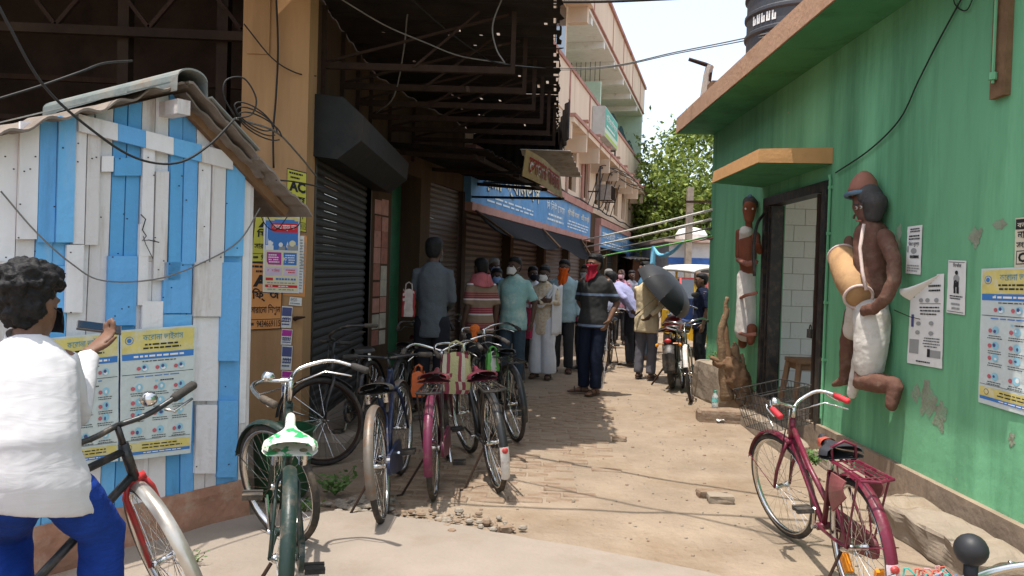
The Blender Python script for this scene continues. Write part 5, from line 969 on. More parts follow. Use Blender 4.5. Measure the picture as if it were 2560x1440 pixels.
BIK['maroon'] = bicycle('maroon ladies bicycle with wire basket and red grips by green wall', (1.60, 3.36), 89, -5, 16, m_mar, barw=.78, name='bicycle', tip=mat('pinkish_white_flap', (.62, .52, .54), .5), saddle=m_orsad, grip=m_redr, style='step', bar='upright', basket=True, bell=True, chaincase=m_mar, pedal=2.2, rackm=m_mar)
BIK['corner'] = bicycle('old black bicycle facing the lane beside the motorcycle', (2.36, 10.3), 262, 5, -8, m_dg, guard=m_wht, saddle=m_black, pedal=.5)
BIK['pushed'] = bicycle('rusty bicycle standing behind the man in track trousers', (1.72, 13.0), 258, 0, -6, m_rust, saddle=m_black, rusty=True, pedal=.5, stand='rear')
BIK['edge'] = bicycle('bicycle with black bulb horn and coloured tassels on its handlebar', (1.13, 1.07), 88, -3, 8, m_blk, saddle=m_black, bar='flat', pedal=.5); BIK['edge'].scale = (.9, .9, .9)
# orange nose piece of the maroon bicycle's saddle, skirt bag on carrier side
t = BIK['maroon']; t.scale = (.91, .91, .91); t.location.y += .05; t.location.x += .03
b = MB(); sx = .27
b.grid(lambda a, s: Vector((sx + .055 + .10 * a, (.045 - .02 * a) * math.cos(math.pi * s), .79 - .033 + (.052 - .006 * a) * math.sin(math.pi * s) ** .6)), 6, 10); part('saddle_nose', b.mesh('saddle_nose', mat('orange_red_vinyl', (.42, .08, .05), .5)), t)
for s in (-1, 1): b = MB(); b.grid(lambda a, c: Vector((.09 - .17 * a, s * (.078 + .018 * math.sin(c * 3)), .69 - .2 * c * (1 - .6 * a))), 8, 6, thick=(0, s * .008, 0)); part('skirt_guard', b.mesh('skirt_guard', P_('dusty_maroon_vinyl', (.2, .06, .06), rough=.55)), t)
b = MB(); b.tube([(.13, -.06, .735), (.13, -.06, .81), (.12, 0, .84), (.13, .06, .81), (.13, .06, .735)], .008, 6); part('carrier_hoop', b.mesh('carrier_hoop', m_mar, True), t)
for a in (200, 320): b = MB(); b.box((-.05, -.022, -.012), (.05, .022, .012)); part('wheel_reflector', b.mesh('wheel_reflector', mat('amber_plastic', (.75, .25, .02), .3)), t, Matrix.Translation((.22 * math.cos(R(a)), 0, WR + .22 * math.sin(R(a)))) @ Matrix.Rotation(R(-a + 90), 4, 'Y'))
# horn and tassels at the edge bicycle
t = BIK['edge']; c = sax(.9)
b = MB(); b.ball((c.x - .03, .0, .985), .042, 18); b.tube([(c.x - .02, 0, .88), (c.x - .03, 0, .95)], .018, 8); part('bulb_horn', b.mesh('bulb_horn', mat('black_rubber_bulb', (.02, .02, .022), .5, .1, 5, .05), True), t)
rr = random.Random(8)
for k, mm in enumerate((cloth('blue_tassel', (.03, .2, .4)), cloth('red_tassel', (.45, .12, .08)), cloth('teal_tassel', (.05, .3, .25)), cloth('pink_tassel', (.5, .25, .25)))):
    b = MB()
    for i in range(5): p = Vector((c.x - .02 + rr.uniform(-.03, .03), .06 + rr.uniform(-.05, .07), .9)); b.tube(spline([p, p + Vector((rr.uniform(-.03, .03), .03, .02)), p + Vector((rr.uniform(-.06, .05), rr.uniform(.03, .1), -.08))], 3), .0025, 4)
    part('tassel', b.mesh('tassel', mm), t)
# side tube and tail piece of the bag bicycle; cloth knots
b = MB(); cb_ = sax(.99); b.ball((cb_.x, .1, .95), .045, 10, sc=(1, 1.2, 1.1)); b.grid(lambda a, q: Vector((cb_.x - .04 + .08 * a, .1 + .03 * math.sin(a * 5), 0.95 - .12 * q)), 4, 5, thick=(0, .012, 0)); oc = b.build('orange_cloth', cloth('orange_cloth', (.55, .13, .03), .2)); bw = BIK['black']; bpy.context.view_layer.update(); oc.data.transform(Matrix.Translation(oc.location)); oc.location = (0, 0, 0); oc.data.transform(bw.matrix_world); c_ = sum((v.co for v in oc.data.vertices), Vector()) / len(oc.data.vertices); oc.data.transform(Matrix.Translation(-c_)); oc.location = c_; tag(oc, 'orange cloth knotted on a black bicycle handlebar', 'cloth')
# motorcycle, tail towards us
mc = thing('motorcycle', 'dark motorcycle with red tail lamp parked at the green house corner', 'motorcycle', (2.2, 10.2, 0)); mc.rotation_euler = (R(-5), 0, R(74))
for x in (0, 1.25):
    b = MB(); b.tube([(x + .265 * math.cos(t), 0, .3 + .265 * math.sin(t)) for t in np.linspace(0, 2 * math.pi, 29)[:-1]], .042, 8, closed=True); wh = ELT('wheel', b, m_rubber, mc, True); b = MB(); b.lathe([(.22, -.03), (.23, 0), (.22, .03)], (x, 0, .3), (0, 1, 0), 24, cap=False); b.lathe([(.03, -.06), (.06, -.04), (.06, .04), (.03, .06)], (x, 0, .3), (0, 1, 0), 12)
    for i in range(12): a = 2 * math.pi * i / 12; b.tube([(x, 0, .3), (x + .22 * math.cos(a), 0, .3 + .22 * math.sin(a))], .004, 4)
    ELT('rim', b, m_chrome, wh)
b = MB(); b.grid(lambda a, s: Vector((-.25 + .75 * a, (.13 - .04 * a) * math.cos(math.pi * s), .74 + .07 * math.sin(math.pi * s) ** .6 + .03 * (1 - a))), 8, 8); b.grid(lambda a, s: Vector((-.25 + .75 * a, (.13 - .04 * a) * (1 - 2 * s), .738 + .03 * (1 - a))), 8, 2); ELT('seat', b, m_black, mc, True)
b = MB(); b.ball((.72, 0, .82), .22, 14, sc=(1.25, .62, .6)); ELT('fuel_tank', b, m_redp, mc, True)
b = MB(); b.box((.35, -.14, .28), (.8, .14, .58)); b.tube([(.5, -.12, .3), (.0, -.16, .3), (-.35, -.16, .36)], .04, 8); ELT('engine', b, m_tin2, mc)
b = MB(); arcband(b, Vector((0, 0, .3)), .37, 50, 190, .14); ELT('mudguard', b, m_black, mc, True)
b = MB(); b.ball((-.36, 0, .66), .04, 10, sc=(.6, 1.2, .8)); ELT('tail_lamp', b, MATS['red_paint'], mc, True)
for s in (-1, 1): b = MB(); b.tube([(-.28, s * .06, .62), (-.28, s * .15, .62)], .008, 5); b.ball((-.28, s * .15, .60), .024, 8); ELT('indicator', b, MATS['amber_plastic'], mc)
b = MB()
for s in (-1, 1): b.tube([(1.25, s * .07, .3), (1.02, s * .08, .95)], .02, 7)
ELT('fork', b, m_chrome, mc); b = MB(); b.tube(spline([(.88, .34, 1.02), (1.0, .2, 1.06), (1.02, 0, 1.0), (1.0, -.2, 1.06), (.88, -.34, 1.02)], 4), .012, 7); ELT('handlebar', b, m_chrome, mc)
for s in (-1, 1): b = MB(); b.tube([(.95, s * .26, 1.05), (.95, s * .3, 1.18)], .005, 5); b.ball((.95, s * .32, 1.22), .05, 10, sc=(.3, 1.2, .8)); ELT('mirror', b, m_black, mc)
b = MB(); b.tube([(-.3, -.13, .72), (-.42, -.12, .8), (-.44, 0, .84), (-.42, .12, .8), (-.3, .13, .72)], .01, 6); ELT('grab_rail', b, m_chrome, mc); b = MB(); b.box((-.42, -.08, .28), (-.41, .08, .5)); ELT('mud_flap', b, m_rubber, mc); b = MB(); b.lathe([(.0, 0), (.09, .0), (.1, .06), (.06, .1)], (1.12, 0, .9), (1, 0, 0), 14); ELT('headlight', b, m_chrome, mc); b = MB(); b.bar((.3, .1, .28), (.2, .3, .02), .02); ELT('kickstand', b, m_rust, mc)
# ------------------------------------------------------------------ people (one continuous body each, clothing as children)
SOFT = []
def soft(o, vox, smooth=4, fold=0.0, fscale=.09):
    m = o.modifiers.new('r', 'REMESH'); m.mode = 'VOXEL'; m.voxel_size = vox; m.use_smooth_shade = True
    m = o.modifiers.new('s', 'SMOOTH'); m.iterations = smooth; m.factor = .5
    if fold:
        tx = bpy.data.textures.get('fold%.3f' % fscale) or bpy.data.textures.new('fold%.3f' % fscale, 'CLOUDS'); tx.noise_scale = fscale; tx.noise_depth = 2
        m = o.modifiers.new('d', 'DISPLACE'); m.texture = tx; m.strength = fold; m.mid_level = .5; m.texture_coords = 'LOCAL'
    SOFT.append(o); return o
def harden():
    bpy.context.view_layer.update(); dg = bpy.context.evaluated_depsgraph_get(); out = []
    for o in SOFT: out.append((o, bpy.data.meshes.new_from_object(o.evaluated_get(dg))))
    for o, me in out:
        me.name = o.data.name; o.modifiers.clear(); o.data = me
        me.polygons.foreach_set('use_smooth', [True] * len(me.polygons))
def loft(b, secs, n=14):                          # secs: (centre, xaxis*rx, yaxis*ry)
    vs = []; fs = []
    for c, a, d in secs:
        for j in range(n): t = 2 * math.pi * j / n; vs.append(c + a * math.cos(t) + d * math.sin(t))
    for i in range(len(secs) - 1):
        for j in range(n): fs.append((i * n + j, i * n + (j + 1) % n, (i + 1) * n + (j + 1) % n, (i + 1) * n + j))
    fs.append(tuple(range(n - 1, -1, -1))); fs.append(tuple((len(secs) - 1) * n + j for j in range(n))); b.add(vs, fs)
def capsule(b, pts, rs, n=10):
    pts = [Vector(p) for p in pts]; d0 = (pts[0] - pts[1]).normalized(); d1 = (pts[-1] - pts[-2]).normalized()
    P = [pts[0] + d0 * rs[0] * .8] + [pts[0] + d0 * rs[0] * .45] + pts + [pts[-1] + d1 * rs[-1] * .45] + [pts[-1] + d1 * rs[-1] * .8]
    b.tube(P, [rs[0] * .4, rs[0] * .85] + list(rs) + [rs[-1] * .85, rs[-1] * .4], n)
V = Vector
def joints(h=1.68):
    k = h / 1.68; J = dict(pel=V((0, 0, .90)), wai=V((0, 0, 1.04)), che=V((0, .0, 1.25)), nek=V((0, .01, 1.43)), hed=V((0, -.02, 1.562)))
    for s, q in ((1, 'L'), (-1, 'R')):
        J['sh' + q] = V((s * .163, .012, 1.352)); J['el' + q] = V((s * .215, .04, 1.08)); J['wr' + q] = V((s * .235, -.02, .85)); J['hp' + q] = V((s * .085, 0, .87)); J['kn' + q] = V((s * .095, -.02, .47)); J['an' + q] = V((s * .10, .03, .075)); J['to' + q] = V((s * .13, -.13, .03))
    return {a: v * k for a, v in J.items()}, k
SKIN = [mat('brown_skin', (.15, .075, .045), .6, .12, 9, .1, spec=.35), mat('dark_brown_skin', (.085, .045, .03), .6, .12, 9, .1, spec=.35), mat('tan_skin', (.21, .11, .065), .6, .12, 9, .1, spec=.35)]
m_hair = mat('black_hair', (.010, .009, .009), .6, .3, 40, .3, spec=.2, bscale=80); m_ghair = mat('grey_hair', (.2, .19, .18), .7, .3, 40, .5); m_eye = mat('eye_white', (.55, .52, .48), .3, .05, 3, 0); m_iris = mat('dark_iris', (.012, .01, .008), .2, .05, 3, 0)
def hand(b, w, d, nrm, side, curl=.35, k=1.0):     # w wrist, d pointing along the hand, nrm palm side, side thumb direction
    d = d.normalized(); nrm = (nrm - d * nrm.dot(d)).normalized(); s = d.cross(nrm).normalized()
    if s.dot(side) < 0: s = -s
    loft(b, [(w, s * .026 * k, nrm * .02 * k), (w + d * .03 * k, s * .036 * k, nrm * .017 * k), (w + d * .085 * k, s * .041 * k, nrm * .014 * k), (w + d * .1 * k, s * .036 * k, nrm * .01 * k)], 10)
    for i, (o, L) in enumerate(((.030, .068), (.010, .078), (-.011, .072), (-.030, .055))):
        p = w + d * .09 * k + s * o * k; p1 = p + (d * math.cos(curl) + nrm * math.sin(curl)) * L * .5 * k; p2 = p1 + (d * math.cos(curl * 2.2) + nrm * math.sin(curl * 2.2)) * L * .5 * k; capsule(b, [p - d * .02 * k, p, p1, p2], [.0095 * k, .0095 * k, .009 * k, .0075 * k], 7)
    p = w + d * .03 * k + s * .03 * k; capsule(b, [p - d * .01 * k, p + (d * .5 + s * .8) * .032 * k, p + (d * .85 + s * .75) * .062 * k + nrm * .012], [.013 * k, .011 * k, .0085 * k], 7)
def figure(label, loc, rot, h=1.68, J=None, shirt=None, sleeve='short', pants=None, skin=0, hair=None, mask=None, belly=0., tuck=False, hem=.80, fat=1.0, fine=False, shoes=None, look=0, beard=None, face=True, loose=1.0, name='person', hands=None, cat='person', flare=0., flip=None, thick=1.0, seated=False):
    J0, k = joints(h)
    if J: J0.update(J)
    J = J0; t = thing(name, label, cat, loc); t.rotation_euler = (0, 0, R(rot)); vox = .0075 if fine else .0105
    def ax(p): return (J['shL'] - J['shR']).normalized() if p else (J['hpL'] - J['hpR']).normalized()
    spine = [J['pel'] + (J['pel'] - J['wai']).normalized() * .07 * k, J['pel'], J['wai'], J['che'], J['che'].lerp(J['nek'], .45), J['nek'].lerp(J['che'], .12), J['nek'] + (J['hed'] - J['nek']).normalized() * .02]
    wid = [.09 if seated else .10, .125 if seated else .155, .142, .158, .160, .105, .052]; dep = [.085, .108, .098 + belly, .108 + belly * .4, .10, .07, .05]
    def torso(b, inf, i0, i1, wmul=1.0):
        secs = []
        for i in range(i0, i1):
            u = ax(0).lerp(ax(1), min(1, max(0, (i - 1) / 3))).normalized(); up_ = (spine[min(i + 1, 6)] - spine[max(i - 1, 0)]).normalized(); f = u.cross(up_).normalized(); u = up_.cross(f).normalized()
            c = spine[i] + f * -(-belly * .5 if i in (2, 3) else 0); secs.append((c, u * (wid[i] * fat * wmul + inf) * k, f * (dep[i] * fat + inf) * k))
        loft(b, secs, 18)
    b = MB(); torso(b, 0, 0, 7)
    capsule(b, [J['nek'] - V((0, 0, .03)), J['nek'].lerp(J['hed'], .5)], [.055 * k, .05 * k])
    hc = J['hed']; Rz = Matrix.Rotation(R(look), 3, 'Z'); hf = Rz @ V((0, -1, 0)); hl = Rz @ V((1, 0, 0))
    if flip: hf = V(flip[0]).normalized(); hl = V(flip[1]).normalized()
    hu = hl.cross(hf).normalized()
    if hu.z < 0: hu = -hu
    def hp(x, y, z): return hc + (hl * x + hf * y + hu * z) * k
    loft(b, [(hp(0, -.005, .112), hl * .025 * k, hf * .03 * k), (hp(0, -.008, .098), hl * .055 * k, hf * .068 * k), (hp(0, -.008, .06), hl * .074 * k, hf * .09 * k), (hp(0, -.005, .01), hl * .076 * k, hf * .094 * k), (hp(0, .004, -.035), hl * .069 * k, hf * .085 * k), (hp(0, .018, -.075), hl * .055 * k, hf * .066 * k), (hp(0, .032, -.108), hl * .032 * k, hf * .042 * k), (hp(0, .04, -.118), hl * .015 * k, hf * .02 * k)], 18)
    capsule(b, [hp(0, .088, .01), hp(0, .102, -.022), hp(0, .108, -.032)], [.008 * k, .012 * k, .016 * k], 8); capsule(b, [hp(-.05, .075, .022), hp(0, .09, .026), hp(.05, .075, .022)], [.01 * k, .012 * k, .01 * k], 8)
    for y_, z_, w_ in ((.088, -.062, .02), (.085, -.073, .018)): capsule(b, [hp(-w_, y_ - .006, z_), hp(0, y_, z_), hp(w_, y_ - .006, z_)], [.004 * k, .008 * k, .004 * k], 6)
    for s in (-1, 1): loft(b, [(hp(s * .07, -.01, .035), hl * .006 * k, hu * .006 * k), (hp(s * .08, -.015, .02), hf * .018 * k, hl * .008 * k), (hp(s * .078, -.008, -.02), hf * .013 * k, hl * .008 * k), (hp(s * .07, .0, -.035), hf * .006 * k, hl * .006 * k)], 8)
    hd_ = hands or {}
    for q, s in (('L', 1), ('R', -1)):
        sh, el, wr = J['sh' + q], J['el' + q], J['wr' + q]; capsule(b, [sh, sh.lerp(el, .5), el, el.lerp(wr, .35), wr], [.052 * k * thick, .047 * k * thick, .039 * k * thick, .038 * k * thick, .026 * k], 10)
        d, n, sd = hd_.get(q, ((wr - el), V((-s, 0, 0)), V((0, -1, 0)))); hand(b, wr, V(d), V(n), V(sd), .45, k)
        hp_, kn, an, to = J['hp' + q], J['kn' + q], J['an' + q], J['to' + q]; capsule(b, [hp_.lerp(kn, .22) if seated else hp_, hp_.lerp(kn, .5), kn, kn.lerp(an, .3), an], [(.07 if seated else .088) * k, .07 * k, .055 * k, .053 * k, .034 * k], 12)
        td = (to - an); td.z = 0; td.normalize(); sd = td.cross(V((0, 0, 1))); g = an.z - .07 * k; zz = lambda z: V((0, 0, z))
        fb = V((an.x, an.y, g)); loft(b, [(fb - td * .06 * k + zz(.035 * k), sd * .022 * k, zz(.028 * k)), (fb - td * .03 * k + zz(.04 * k), sd * .032 * k, zz(.036 * k)), (fb + td * .06 * k + zz(.035 * k), sd * .036 * k, zz(.03 * k)), (fb + td * .13 * k + zz(.022 * k), sd * .044 * k, zz(.018 * k)), (fb + td * .18 * k + zz(.015 * k), sd * .034 * k, zz(.012 * k))], 12); capsule(b, [fb + zz(.05 * k), an + zz(.02)], [.036 * k, .034 * k], 8)
        if shoes:
            sb = MB(); loft(sb, [(fb - td * .075 * k + zz(.03 * k), sd * .024 * k, zz(.028 * k)), (fb - td * .04 * k + zz(.04 * k), sd * .04 * k, zz(.038 * k)), (fb + td * .06 * k + zz(.038 * k), sd * .043 * k, zz(.036 * k)), (fb + td * .14 * k + zz(.028 * k), sd * .05 * k, zz(.025 * k)), (fb + td * .2 * k + zz(.02 * k), sd * .036 * k, zz(.017 * k))], 12); sb.build('shoe', shoes, t, True, world=False)
        else:
            sb = MB(); loft(sb, [(fb - td * .075 * k + zz(.004), sd * .03 * k, td * .012 * k), (fb - td * .075 * k + zz(.014), sd * .03 * k, td * .012 * k)], 8); sb = MB(); out = [fb + td * x * k + sd * y * k for x, y in ((-.075, -.02), (-.04, -.036), (.06, -.036), (.14, -.05), (.19, -.03), (.2, .01), (.16, .045), (.06, .036), (-.04, .036), (-.075, .02))]; sb.prism(out, zz(.014))
            for x in (.03, .11): sb.tube([fb + td * x * k + sd * math.cos(a) * .045 * k + zz(.012 + .055 * k * math.sin(a)) for a in np.linspace(0, math.pi, 7)], .009 * k, 5)
            sb.build('sandal', m_sandal, t, False, world=False)
    soft(b.build('body', SKIN[skin] if isinstance(skin, int) else skin, t, True, world=False), vox, 3)
    if face:
        e = MB()
        for s in (-1, 1): e.ball(hp(s * .03, .078, .004), .0125 * k, 8, 0); e.ball(hp(s * .03, .0865, .004), .0065 * k, 8, 1); e.tube([hp(s * .014, .094, .021), hp(s * .03, .093, .028), hp(s * .05, .08, .024)], [.003 * k, .005 * k, .003 * k], 5, 1)
        e.build('eyes', [m_eye, m_iris], t, True, world=False)
    if hair != 'none':
        e = MB(); sty = hair if isinstance(hair, str) else 'short'; hm = m_ghair if sty == 'grey' else m_hair
        loft(e, [(hp(0, -.012, .136), hl * .03 * k, hf * .035 * k), (hp(0, -.012, .122), hl * .064 * k, hf * .078 * k), (hp(0, -.014, .088), hl * .085 * k, hf * .102 * k), (hp(0, -.026, .05), hl * .087 * k, hf * .092 * k), (hp(0, -.045, .01), hl * .082 * k, hf * .068 * k), (hp(0, -.055, -.03), hl * .072 * k, hf * .05 * k), (hp(0, -.055, -.065), hl * .05 * k, hf * .035 * k)], 18)
        if sty == 'curly':
            rr = random.Random(3)
            for i in range(150):
                a = rr.uniform(0, 6.28); z = rr.uniform(.02, 1); rx = math.sqrt(max(0, 1 - z * z)); p = hp(.085 * rx * math.cos(a), -.012 + .105 * rx * math.sin(a), .07 + .085 * z); e.ball(p, rr.uniform(.016, .028), 6)
        if sty == 'bun': e.ball(hp(0, -.11, -.01), .045 * k, 10); e.tube([hp(0, -.11, -.01), hp(0, -.13, -.12), hp(0, -.11, -.28)], [.03, .026, .015], 8)
        soft(e.build('hair', hm, t, True, world=False), .007 if sty == 'curly' else .009, 1 if sty == 'curly' else 2, .045 if sty == 'curly' else .008, .035 if sty == 'curly' else .02)
    if beard: e = MB(); loft(e, [(hp(0, .01, -.03), hl * .076 * k, hf * .09 * k), (hp(0, .02, -.075), hl * .064 * k, hf * .08 * k), (hp(0, .035, -.13), hl * .04 * k, hf * .055 * k), (hp(0, .04, -.15), hl * .02 * k, hf * .03 * k)], 14); soft(e.build('beard', beard, t, True, world=False), .009, 2, .008, .02)
    if mask:
        kind, mm = mask
        e = MB()
        if kind == 'mask':
            e.grid(lambda a, c: hp(.077 * math.sin((a - .5) * (2.5 - .9 * abs(2 * c - 1))), .014 + (.101 + .012 * math.sin(c * 3.14)) * math.cos((a - .5) * (2.5 - .9 * abs(2 * c - 1))) + .012 * c, -.006 - .092 * c), 14, 6, thick=hf * .003)
            for s in (-1, 1): e.tube([hp(s * .075, .05, -.02), hp(s * .082, .0, .0), hp(s * .08, -.02, .02)], .002, 4)
        else:                                      # kerchief tied over nose, hanging to a point
            e.grid(lambda a, c: hp((.083 - .026 * math.sin(c * 2.6) + .035 * max(0, c - .55)) * math.sin((a - .5) * (4.6 - 1.2 * c)), .008 + .012 * c + (.103 - .02 * math.sin(c * 2.4) + .01 * math.sin(a * 26 + c * 5) * c) * math.cos((a - .5) * (4.2 - 1.2 * c)), .0 - (.1 + (.17 if kind == 'long' else .11) * max(0, math.cos((a - .5) * 3.6)) + .012 * math.sin(a * 17)) * c), 34, 10, thick=hf * .003)
        e.build('face_mask' if kind == 'mask' else 'kerchief', mm, t, True, world=False)
    # trousers
    b = MB(); torso(b, .004 if seated else .008, 0, 2 if seated else 3)
    for q in 'LR':
        hp_, kn, an = J['hp' + q], J['kn' + q], J['an' + q]; e_ = an + (kn - an) * .02; b.tube([hp_ + V((0, 0, .0 if seated else .06)), hp_ + (kn - hp_) * (.12 if seated else 0), hp_.lerp(kn, .5), kn, kn.lerp(an, .5), e_], [x * k * loose for x in (.082, .095, .09, .08, .075 + flare, .072 + flare)], 14)
    soft(b.build('trousers', pants, t, True, world=False), vox * 1.3, 4, .012, .07)
    # shirt
    b = MB(); torso(b, .026, 1 if not tuck else 2, 7)
    if not tuck: u = ax(0); f = u.cross(V((0, 0, 1))); c0 = J['pel'] + (J['pel'] - J['wai']).normalized() * ((.9 - hem) * k); sw = .036 if seated else .016; loft(b, [(c0, u * (.178 + sw) * fat * k, f * (.125 + sw + belly * .5) * fat * k), (J['pel'], u * (.176 + sw) * fat * k, f * (.132 + sw + belly * .6) * fat * k), (J['wai'], u * .168 * fat * k, f * (.125 + belly) * fat * k)], 18)
    for q in 'LR':
        sh, el, wr = J['sh' + q], J['el' + q], J['wr' + q]
        if sleeve == 'long': b.tube([J['nek'].lerp(sh, .45) + V((0, 0, -.02)), sh, sh.lerp(el, .5), el, el.lerp(wr, .5), el.lerp(wr, .94)], [x * k * thick for x in (.04, .058, .056, .052, .047, .041)], 12)
        elif sleeve == 'short': b.tube([J['nek'].lerp(sh, .45) + V((0, 0, -.02)), sh, sh.lerp(el, .5), sh.lerp(el, .88)], [x * k for x in (.04, .058, .062, .066)], 12)
        else: b.tube([J['nek'].lerp(sh, .45) + V((0, 0, -.02)), sh, sh.lerp(el, .3)], [.045 * k, .06 * k, .055 * k], 12)
    soft(b.build('shirt', shirt, t, True, world=False), vox * 1.25, 5, (.007 if fine else .014), (.07 if fine else .065))
    cb_ = MB(); nk = J['nek']; cu = ax(1); cf = cu.cross(V((0, 0, 1))); cb_.grid(lambda a, c: nk + cu * math.sin(a * 6.2832) * (.066 + .012 * c) * k + cf * -math.cos(a * 6.2832) * (.066 + .014 * c) * k + V((0, 0, (.025 - .05 * c - .03 * math.cos(a * 6.2832) * (1 if True else 0)) * k)), 22, 3, thick=(0, 0, -.004)); cb_.build('collar', shirt, t, True, world=False)
    t['k'] = k; return t
m_sandal = mat('brown_sandal', (.06, .035, .022), .7); m_shoe = mat('dark_leather', (.025, .02, .018), .45, spec=.4)
def stripemat(name, cols, scale, rough=.9):        # knitted horizontal bands
    m = bpy.data.materials.new(name); m.use_nodes = True; n = m.node_tree; b_ = n.nodes['Principled BSDF']; b_.inputs['Roughness'].default_value = rough; tc = n.nodes.new('ShaderNodeTexCoord'); sp = n.nodes.new('ShaderNodeSeparateXYZ'); ml = n.nodes.new('ShaderNodeMath'); ml.operation = 'MULTIPLY'; ml.inputs[1].default_value = scale; fr = n.nodes.new('ShaderNodeMath'); fr.operation = 'FRACT'; rp = n.nodes.new('ShaderNodeValToRGB'); rp.color_ramp.interpolation = 'CONSTANT'
    n.links.new(tc.outputs['Object'], sp.inputs[0]); n.links.new(sp.outputs[2], ml.inputs[0]); n.links.new(ml.outputs[0], fr.inputs[0]); n.links.new(fr.outputs[0], rp.inputs[0]); n.links.new(rp.outputs[0], b_.inputs['Base Color'])
    e = rp.color_ramp.elements; e[0].position = 0; e[0].color = (*cols[0][1], 1); e[1].position = cols[1][0]; e[1].color = (*cols[1][1], 1)
    for p, c in cols[2:]: x = e.new(p); x.color = (*c, 1)
    MATS[name] = m; return m
c_tan, c_red, c_wh = (.22, .15, .10), (.24, .025, .045), (.55, .5, .48)
m_strp = stripemat('striped_polo', [(0, c_tan), (.3, c_wh), (.4, c_red), (.52, c_tan), (.56, c_red), (.66, c_tan), (.7, c_red), (.8, c_tan)], 5.5)
m_teal = mat('teal_tiedye_shirt', (.25, .43, .41), .9, .1, 5, .25, dirt=(.5, .58, .5), dirtamt=.5, dscale=6, spec=.1, bscale=60); m_print = mat('cream_orange_print', (.58, .5, .38), .9, .06, 8, .2, dirt=(.42, .17, .02), dirtamt=.42, dscale=26, spec=.1); m_dgr = cloth('dark_grey_trousers', (.035, .036, .04)); m_jean = cloth('slate_jeans', (.045, .065, .085)); m_wcl = cloth('white_cotton', (.62, .62, .64), .05); m_blkc = cloth('black_cloth', (.018, .018, .022)); m_navy = cloth('navy_tracksuit', (.012, .016, .03))
def arm(s, el, wr): return {('elL' if s > 0 else 'elR'): V(el), ('wrL' if s > 0 else 'wrR'): V(wr)}
up0 = Vector((0, 0, 1))
def P(label, px, py, h, rot, x=None, y=None, z=0, **kw):
    g = G(px, py); return figure(label, (x if x is not None else g.x, y if y is not None else g.y, z), rot, h, **kw)
# man in black polo and track trousers, hands behind
j = dict(**arm(1, (.26, .10, 1.14), (.21, -.02, .93)), **arm(-1, (-.25, .12, 1.14), (-.14, .17, .97)), anL=V((.06, -.02, .075)), toL=V((.02, -.2, .03)), knL=V((.07, -.04, .47)), anR=V((-.13, .06, .075)), toR=V((-.3, -.02, .03)), knR=V((-.12, .01, .47)))
pk = P('man in black polo and navy track trousers with red kerchief mask', 1478, 985, 1.74, -28, J=j, shirt=stripemat('black_polo', [(0, (.02, .02, .02)), (.2, (.16, .22, .32)), (.28, (.02, .02, .02))], 2.6), pants=m_navy, mask=('short', cloth('red_kerchief', (.26, .015, .03), .2)), look=-25, thick=1.05)
b = MB(); jj, k_ = joints(1.68)
b.tube([V((.197, -.0, .92)), V((.182, -.02, .47)), V((.15, .0, .1))], .006, 5); b.build('side_piping', m_white, pk, world=False)
# teal shirt man
j = dict(**arm(1, (.27, .06, 1.1), (.25, .02, .86)), **arm(-1, (-.25, .06, 1.1), (-.2, .1, .88)))
P('man in teal tie dye shirt and white mask at the front of the queue', 1278, 966, 1.68, -18, J=j, shirt=m_teal, pants=m_jean, mask=('mask', cloth('white_mask', (.6, .58, .55), .05)), belly=.03, hem=.74, look=-12, fat=.98, skin=1)
# striped polo man with pink scarf, back turned
ps = P('man in red striped polo with pink scarf, seen from behind near the bicycles', 1205, 960, 1.64, -145, x=-.38, y=9.25, shirt=m_strp, pants=m_dgr, hem=.76, skin=1, hair='short')
b = MB(); nk = joints(1.64)[0]['nek']; b.grid(lambda a, c: nk + V((.105 * math.sin(a * 6.283) * (1 + .5 * c), .10 * math.cos(a * 6.283) * (1 + .5 * c), .075 - .15 * c + .012 * math.sin(a * 19 + c * 4))), 28, 6, thick=(0, 0, -.006)); b.build('scarf', cloth('pink_scarf', (.42, .12, .13), .25), ps, True, world=False)
# grey shirt man at the green door
j = dict(**arm(1, (.21, -.06, 1.12), (.1, -.24, 1.12)), **arm(-1, (-.2, .0, 1.1), (-.12, -.2, 1.02)))
P('man in grey shirt and black trousers with white ear loops, facing the green door', 1070, 980, 1.70, 172, fat=.8, x=-.78, y=7.5, thick=.85, z=.1, J=j, shirt=cloth('grey_shirt', (.085, .095, .105)), sleeve='long', pants=m_blkc, hem=.72, mask=('mask', cloth('white_mask', (.6, .58, .55))), skin=1)
# woman in white
j = dict(**arm(1, (.22, -.02, 1.08), (-.02, -.19, 1.08)), **arm(-1, (-.22, -.02, 1.08), (.03, -.17, 1.11)))
pw = P('woman in white trousers, printed kurta and white shawl with white mask and folded arms', 1354, 945, 1.58, -22, J=j, shirt=m_print, sleeve='long', pants=m_wcl, mask=('mask', cloth('white_mask', (.6, .58, .55))), hem=.66, loose=1.28, flare=.02, hair='bun', skin=1, look=5, fat=.95, hands={'L': ((-.9, -.1, 0), (0, 1, 0), (0, 0, 1)), 'R': ((.9, -.1, 0), (0, 1, 0), (0, 0, 1))})
kk = 1.56 / 1.68; b = MB()
b.grid(lambda a, c: V(((-.20 + .40 * a) * kk, (-.135 - .05 * math.sin(a * math.pi)) * kk, (1.40 - .26 * math.sin(a * math.pi) - .13 * (c - .5) + .012 * math.sin(c * 14 + a * 3)) * kk)), 24, 8, thick=(0, .008, 0))
